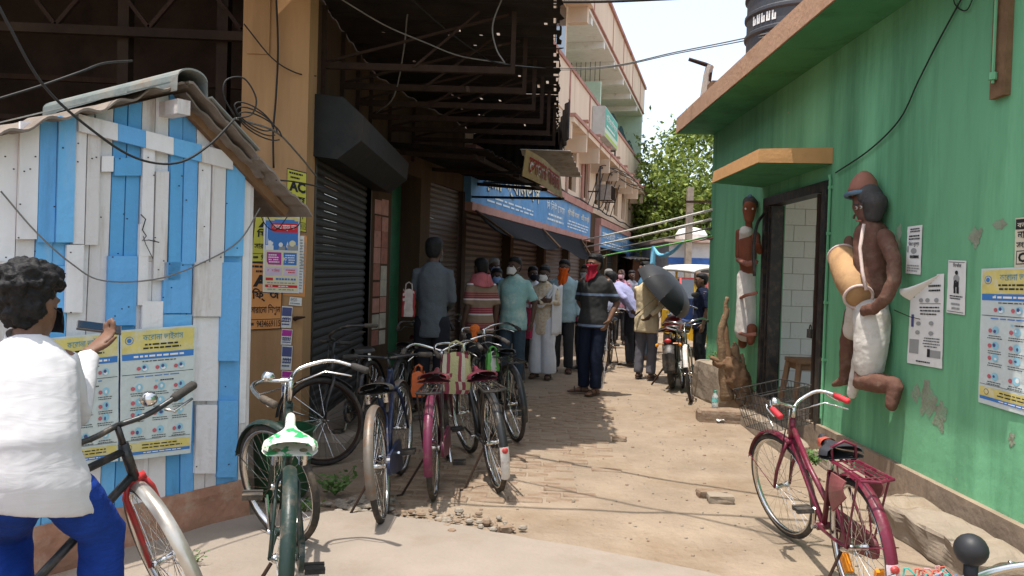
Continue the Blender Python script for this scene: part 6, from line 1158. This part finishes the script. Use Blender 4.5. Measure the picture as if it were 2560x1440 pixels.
b.grid(lambda a, c: V(((.17 + .07 * a) * kk, (-.12 + .26 * a) * kk, (1.42 - .75 * c + .015 * math.sin(a * 9)) * kk)), 8, 14, thick=(.008, 0, 0)); b.grid(lambda a, c: V(((-.22 + .05 * a) * kk, (.1 - .2 * a) * kk, (1.41 - .16 * c) * kk)), 8, 6, thick=(.008, 0, 0)); b.build('shawl', m_wcl, pw, True, world=False)
# orange scarf man
po = P('man in pale blue shirt with his face wrapped in an orange scarf', 1390, 932, 1.69, -12, x=.78, y=11.45, shirt=cloth('pale_blue_shirt', (.30, .42, .46)), sleeve='long', pants=m_dgr, hem=.76, mask=('long', cloth('orange_scarf', (.60, .10, .015), .2)), skin=1, look=-10)
# pink shirt man
j = dict(**arm(1, (.28, .12, 1.1), (.1, .2, .95)), **arm(-1, (-.26, .12, 1.1), (-.06, .2, .93)))
P('man in bright pink shirt and dark trousers with grey kerchief mask', 1425, 928, 1.63, -48, x=1.15, y=11.75, J=j, shirt=cloth('pink_shirt', (.48, .07, .17)), sleeve='long', pants=m_dgr, hem=.78, mask=('short', cloth('grey_kerchief', (.3, .28, .28))), skin=1, look=10, shoes=m_shoe)
# people deeper in the queue
P('woman in red with pale blue mask, mostly hidden in the queue', 1245, 940, 1.53, 5, x=-.22, y=10.65, shirt=cloth('dull_red_blouse', (.25, .05, .06)), pants=m_dgr, mask=('mask', cloth('blue_mask', (.22, .33, .55))), hair='bun', skin=1)
P('balding grey haired man with blue mask at the shutters', 1250, 920, 1.68, 20, x=-.28, y=11.35, shirt=cloth('blue_grey_shirt', (.2, .26, .34)), pants=m_dgr, mask=('mask', cloth('blue_mask', (.22, .33, .55))), hair='grey', skin=1)
P('man in white shirt and dark mask behind the woman in white', 1312, 905, 1.58, 15, x=.32, y=11.95, shirt=m_wcl, pants=m_dgr, mask=('mask', m_blkc), skin=1)
P('man with dark head turned away at the brown shutter', 1345, 900, 1.62, 160, x=.55, y=12.8, shirt=cloth('brown_shirt', (.12, .085, .06)), pants=m_dgr, skin=1)
# lavender shirt man bending forward
j = dict(pel=V((0, .05, .9)), wai=V((0, .0, 1.03)), che=V((0, -.14, 1.20)), nek=V((0, -.29, 1.33)), hed=V((0, -.40, 1.42)), shL=V((.17, -.25, 1.27)), shR=V((-.17, -.25, 1.27)), elL=V((.29, -.02, 1.12)), wrL=V((.2, .08, .93)), elR=V((-.22, -.34, 1.0)), wrR=V((-.2, -.42, .8)), anL=V((.1, .03, .075)), knL=V((.1, .0, .47)), anR=V((-.1, .12, .075)), knR=V((-.1, .05, .47)), toR=V((-.1, -.1, .03)))
P('man in lavender shirt and black trousers bending forward with hand on hip', 1575, 915, 1.68, -118, J=j, shirt=cloth('lavender_shirt', (.27, .27, .42)), sleeve='long', pants=m_blkc, hem=.80, mask=('short', cloth('maroon_kerchief', (.14, .03, .07))), skin=1, shoes=m_shoe, look=0)
P('bearded man in denim blue shirt looking along the queue', 1605, 890, 1.74, -100, x=2.38, y=13.6, shirt=cloth('denim_blue_shirt', (.06, .16, .27)), sleeve='long', pants=m_jean, beard=m_hair, skin=0)
for i, (px, y, h, rot, sh, lab) in enumerate(((1520, 15.5, 1.6, 30, (.3, .32, .4), 'grey haired man far down the queue'), (1552, 16.5, 1.62, -10, (.45, .2, .25), 'bald man with pink mask far down the queue'), (1578, 17.5, 1.6, 10, (.2, .2, .24), 'dark haired man in grey at the end of queue'), (1625, 14.8, 1.6, 170, (.35, .4, .5), 'person in pale blue shirt behind the umbrella'))):
    p = G(px, 900); x = (px - 1280) / 1900 * y; P(lab, px, 900, h, rot, x=x, y=y, shirt=cloth('far_shirt_%d' % i, sh), pants=m_dgr, hair=('grey', 'none', 'short', 'short')[i], skin=(2, 1, 1, 1)[i], mask=('mask', cloth('pink_mask', (.45, .25, .28))) if i == 1 else None)
P('person in navy clothes partly behind the green house corner', 1760, 900, 1.55, -90, x=2.95, y=11.8, shirt=cloth('navy_shirt', (.012, .016, .035)), pants=m_blkc, sleeve='short', hem=.74)
# umbrella man
j = dict(**arm(1, (.2, -.1, 1.16), (.13, -.26, 1.3)), **arm(-1, (-.27, .1, 1.08), (-.12, .17, .93)), hed=V((.0, -.07, 1.545)))
pu = P('man in cream shirt and grey trousers under a black umbrella, back turned', 1612, 946, 1.62, 148, J=j, shirt=cloth('cream_shirt', (.58, .47, .30)), sleeve='long', pants=cloth('mid_grey_trousers', (.11, .105, .12)), hem=.70, skin=1, mask=('long', cloth('dark_scarf', (.03, .035, .06))))
um = thing('umbrella', 'black umbrella tilted over the man in cream shirt', 'umbrella', (0, 0, 0)); uc = PY(1678, 715, 10.9); hgrip = PY(1632, 745, 10.9)
ua = Vector((.62, -.28, .62)).normalized(); top = PY(1692, 700, 10.75); r_ = .48; a1 = ua.orthogonal().normalized(); a2 = ua.cross(a1); um.location = top
def uo(p): return p - top
for i in range(8):
    b = MB(); t0, t1 = 2 * math.pi * i / 8, 2 * math.pi * (i + 1) / 8
    b.grid(lambda a, c: uo(top - ua * (.30 * c ** 2.0) + (a1 * math.cos(t0 + (t1 - t0) * a) + a2 * math.sin(t0 + (t1 - t0) * a)) * r_ * math.sin(c * 1.5708) * (1 - .06 * math.sin(a * math.pi) * c)), 4, 8); b.build('panel', mat('black_nylon', (.02, .021, .024), .55, .15, 6, .05), um, True, world=False)
    b = MB(); b.tube([uo(top - ua * (.30 * c ** 2 + .006) + (a1 * math.cos(t0) + a2 * math.sin(t0)) * r_ * math.sin(c * 1.5708)) for c in np.linspace(0, 1, 6)], .003, 4); b.build('rib', m_chrome, um, world=False)
b = MB(); b.tube([uo(top + ua * .05), uo(top - ua * .72)], .006, 6); b.build('shaft', m_chrome, um, world=False); b = MB(); b.tube([uo(top - ua * .70), uo(top - ua * .80)], .012, 7); b.build('handle', m_black, um, world=False)
# ------------------------------------------------------------------ phone user astride a bicycle, back to us
bike = bicycle('black bicycle with red fork and silver mudguard ridden by the phone user', (-1.91, 2.14), 62, 3, -106, m_blk, guard=mat('silver_mudguard', (.5, .46, .4), .3, .1, 8, .03, metal=.7, dirt=(.3, .2, .12), dirtamt=.25), saddle=m_black, bar='flat', barm=m_blk, rack=False, stand=None, pedal=-.9, bell=True)
for o in bike.children:
    if o.name.startswith('fork'): o.data.materials[0] = m_redp
SI = Matrix.Rotation(R(62), 3, 'Z')
def bw_(x, y, z): return SI @ V((x, y, z)) + V((-1.91, 2.14, 0))
seat = bw_(.26, 0, .80)
rid = (seat.x, seat.y, 0)
Rr = Matrix.Rotation(R(62 + 90), 3, 'Z')          # local -y -> heading
def L_(p): return Rr.transposed() @ (V(p) - V(rid))
w = lambda px, py, Y: L_(PY(px, py, Y))
J_ = dict(pel=w(100, 1205, 2.52), wai=w(88, 1100, 2.50), che=w(76, 970, 2.56), nek=w(70, 862, 2.62), hed=w(78, 768, 2.66), shR=w(158, 905, 2.68), shL=w(-18, 905, 2.50), elR=w(190, 1040, 2.74), wrR=w(222, 880, 2.96), elL=w(-70, 1040, 2.6), wrL=w(-40, 1090, 2.9), hpR=w(152, 1215, 2.55), hpL=w(42, 1215, 2.45), knR=w(255, 1330, 2.75), knL=w(20, 1330, 2.75), anR=w(250, 1560, 2.75), anL=w(30, 1560, 2.6), toR=w(290, 1600, 2.95), toL=w(60, 1600, 2.85))
for q in 'LR': J_['an' + q].z = .075 if q == 'R' else .12; J_['to' + q].z = .03
hdR = w(290, 822, 3.06) - J_['wrR']
m_rs = mat('white_rider_shirt', (.52, .505, .51), .9, .05, 5, .11, spec=.1, bscale=4); m_rj = mat('royal_blue_jeans', (.012, .04, .22), .9, .3, 5, .3, spec=.1, bscale=14)
for m_, sc_ in ((m_rs, (1.2, 1.2, 4.5)), (m_rj, (1, 1, 3))):   # creases run across the cloth
    n_ = m_.node_tree; mp_ = n_.nodes.new('ShaderNodeMapping'); mp_.inputs['Scale'].default_value = sc_; mp_.inputs['Rotation'].default_value = (.35, .3, 0)
    tn = [x for x in n_.nodes if x.type == 'TEX_NOISE'][-1]; tn.inputs['Detail'].default_value = 3; tn.inputs['Distortion'].default_value = .8; tc_ = [x for x in n_.nodes if x.type == 'TEX_COORD'][0]; n_.links.new(tc_.outputs['Object'], mp_.inputs[0]); n_.links.new(mp_.outputs[0], tn.inputs[0])
    [x for x in n_.nodes if x.type == 'BUMP'][0].inputs['Distance'].default_value = .05
rp_ = figure('young man in white shirt and blue jeans on a bicycle holding up a phone', rid, 62 + 90, 1.68, J=J_, shirt=mat('white_rider_shirt', (.52, .505, .51), .9, .05, 5, .15, spec=.1, bscale=30), sleeve='long', pants=mat('royal_blue_jeans', (.012, .045, .27), .9, .15, 9, .3, spec=.1, bscale=60), hair='curly', mask=('mask', m_blkc), fine=True, look=26, hem=.80, seated=True, fat=.8, hands={'R': (hdR, L_(V(rid) + V((0, 0, 1))) , V((0, 0, 1)))}, shoes=m_shoe, thick=1.0)
ph = thing('smartphone', 'dark smartphone held flat in the hand of seated young man', 'phone', (0, 0, 0)); c0, c1 = PY(192, 812, 3.02), PY(303, 826, 3.10); c = (c0 + c1) / 2; ph.location = c; d = (c1 - c0); d = d.normalized(); n_ = V((.12, -.30, .95)).normalized(); s_ = d.cross(n_).normalized(); n_ = s_.cross(d).normalized(); Lp = (c1 - c0).length
b = MB(); b.obox(-d * Lp / 2 - s_ * .038 - n_ * .005, d * Lp, s_ * .076, n_ * .009); b.build('case', mat('grey_phone_case', (.09, .085, .085), .4), ph, world=False); b = MB(); b.obox(-d * Lp * .48 - s_ * .035 + n_ * .0042, d * Lp * .96, s_ * .07, n_ * .002); b.build('screen', mat('dark_glass_screen', (.008, .012, .02), .12, .1, 3, 0, spec=.5), ph, world=False)
# ------------------------------------------------------------------ painted plaster figures on the green wall
m_pskin = mat('brown_painted_plaster', (.125, .06, .042), .75, .25, 5, .35, dirt=(.2, .135, .095), dirtamt=.35, dscale=6, spec=.2); m_phair = mat('grey_black_plaster', (.05, .045, .045), .75, .25, 8, .25, dirt=(.13, .11, .1), dirtamt=.3); m_pwht = mat('white_painted_plaster', (.56, .52, .47), .8, .08, 5, .3, dirt=(.36, .3, .24), dirtamt=.3, dscale=6); m_phat = mat('terracotta_plaster', (.28, .115, .08), .75, .15, 6, .2, dirt=(.33, .22, .16), dirtamt=.3); m_pblue = mat('slate_blue_plaster', (.09, .15, .21), .7); m_pdrum = mat('tan_drum_plaster', (.40, .235, .11), .75, .15, 5, .2, dirt=(.25, .14, .07), dirtamt=.35, dscale=4); m_ppink = mat('pinkish_white_plaster', (.55, .42, .38), .8)
def wp(x, y, o): return PX(x, y, GX - o)
dm = thing('relief_sculpture', 'painted plaster relief of a drummer with conical hat on green wall', 'sculpture', wp(2170, 1030, 0))
b = MB(); capsule(b, [wp(2178, 585, .09), wp(2178, 650, .10), wp(2185, 730, .09)], [.125, .125, .115], 16); capsule(b, [wp(2180, 560, .1), wp(2172, 540, .12)], [.05, .05]); capsule(b, [wp(2165, 545, .13), wp(2158, 518, .13), wp(2160, 490, .12)], [.055, .078, .075], 14); capsule(b, [wp(2138, 535, .15), wp(2134, 545, .16)], [.012, .016], 8)
capsule(b, [wp(2212, 590, .10), wp(2235, 650, .11), wp(2236, 700, .13), wp(2215, 745, .17), wp(2185, 772, .2)], [.062, .052, .048, .045, .04], 12); capsule(b, [wp(2185, 772, .2), wp(2160, 775, .22)], [.046, .036], 10)
for i in range(4): capsule(b, [wp(2170 - 2 * i, 765 + 7 * i, .235), wp(2155 - 2 * i, 770 + 6 * i, .225)], [.013, .011], 7)
capsule(b, [wp(2128, 640, .07), wp(2122, 600, .06)], [.045, .042]); capsule(b, [wp(2140, 780, .07), wp(2122, 860, .08), wp(2112, 945, .08)], [.085, .07, .045], 12); capsule(b, [wp(2112, 950, .09), wp(2084, 962, .12)], [.042, .022], 10)
capsule(b, [wp(2175, 905, .12), wp(2160, 955, .16), wp(2200, 958, .12), wp(2238, 962, .07)], [.09, .085, .075, .055], 12); capsule(b, [wp(2238, 968, .07), wp(2228, 1015, .1)], [.058, .042], 10); capsule(b, [wp(2175, 770, .09), wp(2180, 850, .12), wp(2175, 910, .13)], [.115, .105, .09], 12)
soft(b.build('body', m_pskin, dm, True), .011, 4, .014, .05)
b = MB(); capsule(b, [wp(2188, 505, .10), wp(2184, 540, .10)], [.09, .068], 14); capsule(b, [wp(2175, 490, .11), wp(2170, 488, .11)], [.092, .085], 14); soft(b.build('hair', m_phair, dm, True), .012, 3)
b = MB(); b.lathe([(.112, 0), (.106, .05), (.088, .11), (.055, .155), (.02, .18), (0, .183)], wp(2158, 487, .12), Vector((0.05, .08, 1)), 20); b.build('hat', m_phat, dm, True)
b = MB(); c = wp(2158, 487, .12); b.tube([c + Vector((0.12 * math.cos(t), .12 * math.sin(t), -.012 * math.sin(t))) for t in np.linspace(0, 2 * math.pi, 25)[:-1]], .018, 8, closed=True); b.build('hat_band', m_pblue, dm, True)
b = MB()
for x, y in ((2141, 520), (2152, 518)): b.ball(wp(x, y, .205), .012, 8, 0); b.ball(wp(x - 2, y, .214), .007, 8, 1); b.tube([wp(x - 6, y - 9, .212), wp(x + 5, y - 9, .208)], .005, 5, 1)
b.tube([wp(2141, 552, .195), wp(2153, 552, .19)], .008, 6, 2); b.build('face_paint', [m_pwht, m_phair, m_phat], dm, True)
d0, d1 = wp(2104, 640, .16), wp(2146, 742, .24); ax_ = (d1 - d0).normalized(); Ld = (d1 - d0).length
b = MB(); b.lathe([(0, 0), (.098, 0), (.118, Ld * .3), (.118, Ld * .6), (.095, Ld), (0, Ld)], d0, ax_, 24); dr_ = b.build('drum', m_pdrum, dm, True)
for h_, r_ in ((.0, .1), (Ld, .097)):
    b = MB(); cc = d0 + ax_ * h_; a1 = ax_.orthogonal().normalized(); a2 = ax_.cross(a1); b.tube([cc + (a1 * math.cos(t) + a2 * math.sin(t)) * r_ for t in np.linspace(0, 2 * math.pi, 25)[:-1]], .011, 6, closed=True); b.build('drum_rim', m_ppink, dr_, True)
b = MB(); b.tube([wp(2160, 560, .21), wp(2150, 620, .235), wp(2156, 680, .235), wp(2166, 725, .23)], .013, 7); b.build('strap', m_ppink, dm, True)
b = MB(); capsule(b, [wp(2172, 752, .10), wp(2180, 800, .13), wp(2178, 860, .135), wp(2172, 920, .135)], [.125, .13, .12, .105], 14); capsule(b, [wp(2150, 770, .12), wp(2132, 830, .11)], [.1, .075], 12); capsule(b, [wp(2160, 800, .17), wp(2148, 900, .18), wp(2130, 985, .17)], [.06, .05, .04], 10); soft(b.build('dhoti', m_pwht, dm, True), .012, 3, .012, .06)
wm = thing('relief_sculpture', 'painted plaster relief of a woman in white sari beside the doorway', 'sculpture', wp(1868, 860, 0))
b = MB(); capsule(b, [wp(1873, 548, .1), wp(1873, 525, .1), wp(1875, 512, .1)], [.055, .078, .075], 14); capsule(b, [wp(1872, 585, .08), wp(1872, 556, .09)], [.05, .04]); capsule(b, [wp(1872, 600, .07), wp(1870, 660, .07)], [.11, .1], 14); capsule(b, [wp(1848, 580, .06), wp(1846, 640, .06)], [.045, .04]); capsule(b, [wp(1890, 590, .09), wp(1893, 612, .12), wp(1900, 630, .05)], [.05, .042, .035]); capsule(b, [wp(1870, 660, .07), wp(1868, 830, .06)], [.09, .09]); capsule(b, [wp(1858, 820, .06), wp(1856, 862, .07)], [.06, .05]); capsule(b, [wp(1880, 820, .06), wp(1876, 855, .08)], [.06, .045]); soft(b.build('body', mat('red_brown_plaster_skin', (.20, .06, .03), .7, .18, 5, .2), wm, True), .012, 3)
b = MB(); capsule(b, [wp(1876, 512, .09), wp(1874, 505, .09)], [.088, .08], 14); soft(b.build('hair', m_phair, wm, True), .012, 2); b = MB(); b.ball(wp(1875, 492, .1), .03, 10); b.build('hair_knot', m_pblue, wm, True)
b = MB()
for x in (1864, 1882): b.ball(wp(x, 522, .185), .012, 8)
b.build('eyes', m_pwht, wm, True)
b = MB(); capsule(b, [wp(1866, 580, .11), wp(1858, 625, .11)], [.085, .045], 12); capsule(b, [wp(1868, 690, .07), wp(1868, 760, .075), wp(1866, 830, .07)], [.115, .12, .135], 14); soft(b.build('sari', m_pwht, wm, True), .012, 3, .01, .08)
b = MB(); b.tube([wp(1846, 650, .15), wp(1868, 660, .2), wp(1890, 655, .15)], .03, 8); b.tube([wp(1846, 748, .14), wp(1865, 738, .21), wp(1892, 732, .14)], .018, 7); b.tube([wp(1845, 832, .14), wp(1866, 838, .22), wp(1890, 835, .14)], .02, 7); b.build('sash', m_phat, wm, True)
b = MB(); pts = [wp(1910, 535, .05), wp(1893, 560, .14), wp(1884, 620, .19), wp(1886, 690, .19)]; b.tube(spline(pts, 5), .018, 6); b.build('black_strap', m_black, wm, True)
# ------------------------------------------------------------------ stump and driftwood at the block
m_stump = mat('pale_split_wood', (.21, .135, .075), .9, .3, 9, .5, dirt=(.12, .07, .04), dirtamt=.45, dscale=5); sp_ = thing('tree_stump', 'uprooted brown stump with broken upright branches by the concrete block', 'stump', (2.55, 8.45, 0))
def gnarl(pts, rs, m, nm, seed):
    b = MB(); P2 = spline(pts, 6); r2 = np.interp(np.linspace(0, 1, len(P2)), np.linspace(0, 1, len(rs)), rs); P2 = [p + Vector((.018 * noise.noise(p * 9 + Vector((seed, 0, 0))), .018 * noise.noise(p * 9 + Vector((0, seed, 0))), 0)) for p in P2]; b.tube(P2, [x * (1 + .25 * noise.noise(Vector((i * .7, seed, 0)))) for i, x in enumerate(r2)], 9); return b.build(nm, m, sp_, True)
Ys = 8.45; q = lambda x, y: PY(x, y, Ys)
gnarl([q(1818, 1000), q(1808, 920), q(1802, 840), q(1812, 790), q(1818, 742)], [.075, .06, .045, .035, .02], m_stump, 'branch', 1); gnarl([q(1826, 930), q(1812, 830), q(1820, 770)], [.06, .035, .018], m_wood, 'branch', 2); gnarl([q(1846, 930), q(1836, 870), q(1832, 862)], [.05, .045, .03], m_stump, 'branch', 3)
b = MB(); capsule(b, [q(1822, 905), q(1840, 940), q(1858, 975)], [.10, .15, .10], 14); capsule(b, [q(1850, 980), q(1852, 1008)], [.07, .05], 10); capsule(b, [q(1790, 905), q(1820, 915)], [.05, .08], 10); soft(b.build('root_mass', m_wood, sp_, True), .02, 2, .07, .06)
gnarl([q(1852, 885), q(1872, 950), q(1884, 1005)], [.022, .02, .016], m_stump, 'stick', 5); gnarl([q(1800, 905), q(1775, 893)], [.04, .02], m_wood, 'root', 6)
# bottle, scraps, bags
bt = thing('plastic_bottle', 'small clear plastic bottle with green cap on the kerb stone', 'bottle', G(1787, 1019, .12)); o = bt.location
b = MB(); b.lathe([(.03, 0), (.033, .01), (.033, .05), (.03, .055), (.033, .06), (.033, .11), (.026, .135), (.012, .155), (.012, .165)], o, n=14); b.build('body', mat('clear_plastic', (.75, .82, .8), .12, .05, 4, 0, trans=.7), bt, True); b = MB(); b.lathe([(.0335, .06), (.0335, .1)], o, n=14, cap=False); b.build('label', mat('aqua_label', (.15, .5, .45), .6), bt); b = MB(); b.lathe([(.015, .163), (.015, .182), (0, .183)], o, n=12); b.build('cap', mat('green_cap', (.05, .35, .25), .5), bt)
def bag(name, label, c, w, h, d, ang, mats, stripes=None, cat='bag', handle=None):
    t = thing(name, label, cat, c); A = Matrix.Rotation(R(ang), 3, 'Z'); n = len(stripes) if stripes else 1
    def f(a, z): th = a * 2 * math.pi; r = 1 / max(abs(math.cos(th)), abs(math.sin(th))) ** .7; bul = 1 + .12 * math.sin(z * math.pi) - .1 * z; return A @ Vector((w / 2 * math.cos(th) * r * bul * .82 + .012 * noise.noise((a * 7, z * 4, w)), d / 2 * math.sin(th) * r * (bul - .35 * z), -h + h * z + .012 * math.sin(th * 3) * z))
    b = MB(); N = 32
    for j in range(10):
        for i in range(N):
            v = [f(i / N, j / 10), f((i + 1) / N, j / 10), f((i + 1) / N, (j + 1) / 10), f(i / N, (j + 1) / 10)]; x = (A.transposed() @ ((v[0] + v[1]) / 2)).x / w + .5; b.add(v, [(0, 1, 2, 3)], stripes[min(n - 1, max(0, int(x * n)))] if stripes else 0)
    b.add([f(i / N, 0) for i in range(N)], [tuple(range(N))], 0); b.build('pouch', mats, t, True, world=False)
    for s in (-1, 1): hb_ = MB(); hb_.tube([A @ Vector((x * w, s * d * .22, z)) for x, z in ((-.22, -.01), (-.18, h * .22), (0, h * .3), (.18, h * .22), (.22, -.01))], .006, 6); hb_.build('handle', handle or mats[0], t, True, world=False)
    return t
m_str = [cloth('olive_cream_stripe', (.36, .33, .17)), cloth('maroon_stripe', (.20, .045, .06)), cloth('pale_stripe', (.42, .38, .28))]
bag('shopping_bag', 'bulging striped shopping bag in olive, maroon and cream hung on bicycle handlebar', PY(1140, 882, 5.75), .27, .30, .17, 5, m_str, [0, 1, 2, 1, 0, 0, 1, 2, 1, 0, 0])
bag('shopping_bag', 'pink and dark patterned shopping bag held by the woman in white', PY(1318, 770, 10.55), .18, .42, .1, -20, [mat('red_check_bag', (.28, .03, .07), .8, .5, 30, .1), cloth('crimson_bag', (.45, .03, .09))], [0, 0, 0, 0, 1])
bag('shopping_bag', 'red and white printed carry bag held by the man in grey', PY(1022, 725, 7.15), .15, .25, .08, 10, [mat('printed_white_bag', (.36, .3, .27), .8, .2, 20, .1), cloth('dark_red_bag', (.22, .03, .03))], [1, 0, 0, 0, 1])
bag('carry_bag', 'crumpled orange plastic bag hanging behind the magenta bicycle', PY(1046, 930, 6.2), .13, .2, .1, 0, [mat('orange_plastic', (.55, .12, .03), .5, .2, 12, .1)])
bag('carry_bag', 'green and white plastic bag on the black bicycle', PY(1232, 880, 6.9), .14, .17, .1, 15, [mat('green_plastic', (.10, .33, .06), .5, .2, 12, .1), mat('white_plastic_bag', (.5, .5, .45), .5)], [0, 1, 0])
bx = thing('green_bin', 'dark green sheet metal bin behind the green bicycle', 'bin', (-1.46, 4.92, 0)); b = MB(); b.lathe([(.15, .0), (.17, .05), (.19, .42), (.2, .44), (.185, .44), (.165, .06), (0, .05)], (-1.46, 4.92, 0), n=20); b.build('drum', paint('bin_green', (.015, .075, .03), .5), bx, True); b = MB(); b.tube([(-1.46 + .195 * math.cos(t), 4.92 + .195 * math.sin(t), .44) for t in np.linspace(0, 6.283, 21)[:-1]], .01, 6, closed=True); b.build('rim', MATS['bin_green'], bx, True)
def scrap(name, label, c, s, m, seed):
    r = random.Random(seed); b = MB(); c = Vector(c); b.grid(lambda a, q_: c + Vector(((a - .5) * s + r.uniform(-.01, .01), (q_ - .5) * s * .7 + r.uniform(-.01, .01), .012 + r.uniform(0, .025))), 4, 3); tag(b.build(name, m), label, name.split('_')[-1])
scrap('red_scrap', 'crumpled red scrap below the pillar bicycle', G(770, 1138, .1) + Vector((0, 0, .0)), .12, cloth('red_rag', (.4, .04, .02)), 1); scrap('paper_scrap', 'white paper scrap before the kerb stone', G(1780, 1052), .1, m_paper, 2); scrap('paper_scrap', 'white paper scrap beside the first by the kerb', G(1800, 1056), .07, m_paper, 3)
# loose bricks and stones in the lane
for i, (px, py, sx_, sy_, sz_, a, m, lab) in enumerate(((1778, 1238, .2, .11, .05, 4, m_brick, 'loose brick half sunk in the dirt of the lane'), (1800, 1252, .17, .1, .06, -5, m_cement, 'rounded grey stone beside the loose brick'), (1265, 1326, .09, .05, .04, 30, m_brick, 'small brown brick chip on the concrete edge'), (1548, 1100, .13, .08, .05, -10, m_brick, 'brick stub sticking up at the paving edge'), (1520, 1045, .12, .05, .03, -10, m_brick, 'flat brick sliver in the sunlit lane'), (2200, 1175, .1, .1, .07, 0, m_cement, 'grey stone against the plinth behind the maroon bicycle'))):
    tag(rock('stone', G(px, py) + Vector((0, 0, -.015)), (sx_, sy_, sz_), (0, 0, R(a)), m, 60 + i, n=2, amp=.2), lab, 'stone')
rr = random.Random(77); b = MB()
for i in range(120):
    px, py = rr.gauss(1130, 95), 0; py = 1290 + (px - 1000) * .11 + rr.gauss(0, 14); p = G(px, py); s = abs(rr.gauss(.007, .009)) + .004
    b.ball((p.x, p.y, .012), s, 6, rr.randint(0, 1), (rr.uniform(.7, 1.4), rr.uniform(.7, 1.2), rr.uniform(.4, .8)))
for i in range(800): x, y = rr.uniform(-1.6, 2.6), rr.uniform(3.6, 10.5); b.ball((x, y, gz(x, y) + .003), abs(rr.gauss(0, .006)) + .0025, 5, rr.randint(0, 1), (1, rr.uniform(.6, 1), .6))
for i in range(60): p = G(rr.gauss(900, 45), rr.gauss(1265, 16)); b.ball((p.x, p.y, .01), abs(rr.gauss(.014, .01)) + .006, 6, 0, (1.2, 1, .6))
stuff(b.build('rubble', [mat('pale_rubble', (.26, .22, .175), .95, .2, 20, .3), m_brick]))
# weeds
m_weed = mat('weed_leaf', (.07, .13, .03), .6, .3, 8, 0, spec=.25)
def weed(px, py, s, n, label, seed, z=0.0):
    r = random.Random(seed); p0 = G(px, py, z); t = thing('weed', label, 'plant', p0); b = MB(); st_ = MB()
    for i in range(n):
        a = r.uniform(0, 6.28); L = s * r.uniform(.5, 1.2); e = p0 + Vector((math.cos(a) * L * .7, math.sin(a) * L * .5, L * r.uniform(.3, .9))); st_.tube([p0, p0.lerp(e, .5) + Vector((0, 0, .1 * L)), e], .002, 4)
        for k in range(6):
            c = p0.lerp(e, .3 + .12 * k) + Vector((r.uniform(-.02, .02), r.uniform(-.02, .02), r.uniform(0, .03))); d = Vector((r.uniform(-1, 1), r.uniform(-1, 1), r.uniform(-.2, .7))).normalized(); w_ = d.orthogonal().normalized(); ll = s * r.uniform(.16, .32); b.add([c, c + d * ll * .5 + w_ * ll * .22, c + d * ll, c + d * ll * .5 - w_ * ll * .22], [(0, 1, 2, 3)])
    st_.build('stems', m_weed, t); b.build('leaves', m_weed, t)
weed(838, 1238, .2, 16, 'leafy green weed beside the pile of rubble near blue bicycle', 1); weed(760, 1285, .14, 10, 'small weed behind the green bicycle front wheel', 2); weed(2040, 1165, .16, 12, 'dry yellowish weed on the ledge behind maroon bicycle', 3, .1); weed(1786, 900, .18, 10, 'sprouting green leaves on the concrete block', 4, .44); weed(480, 1415, .07, 6, 'tiny weed on the concrete road before the kiosk', 5, .02)
harden()
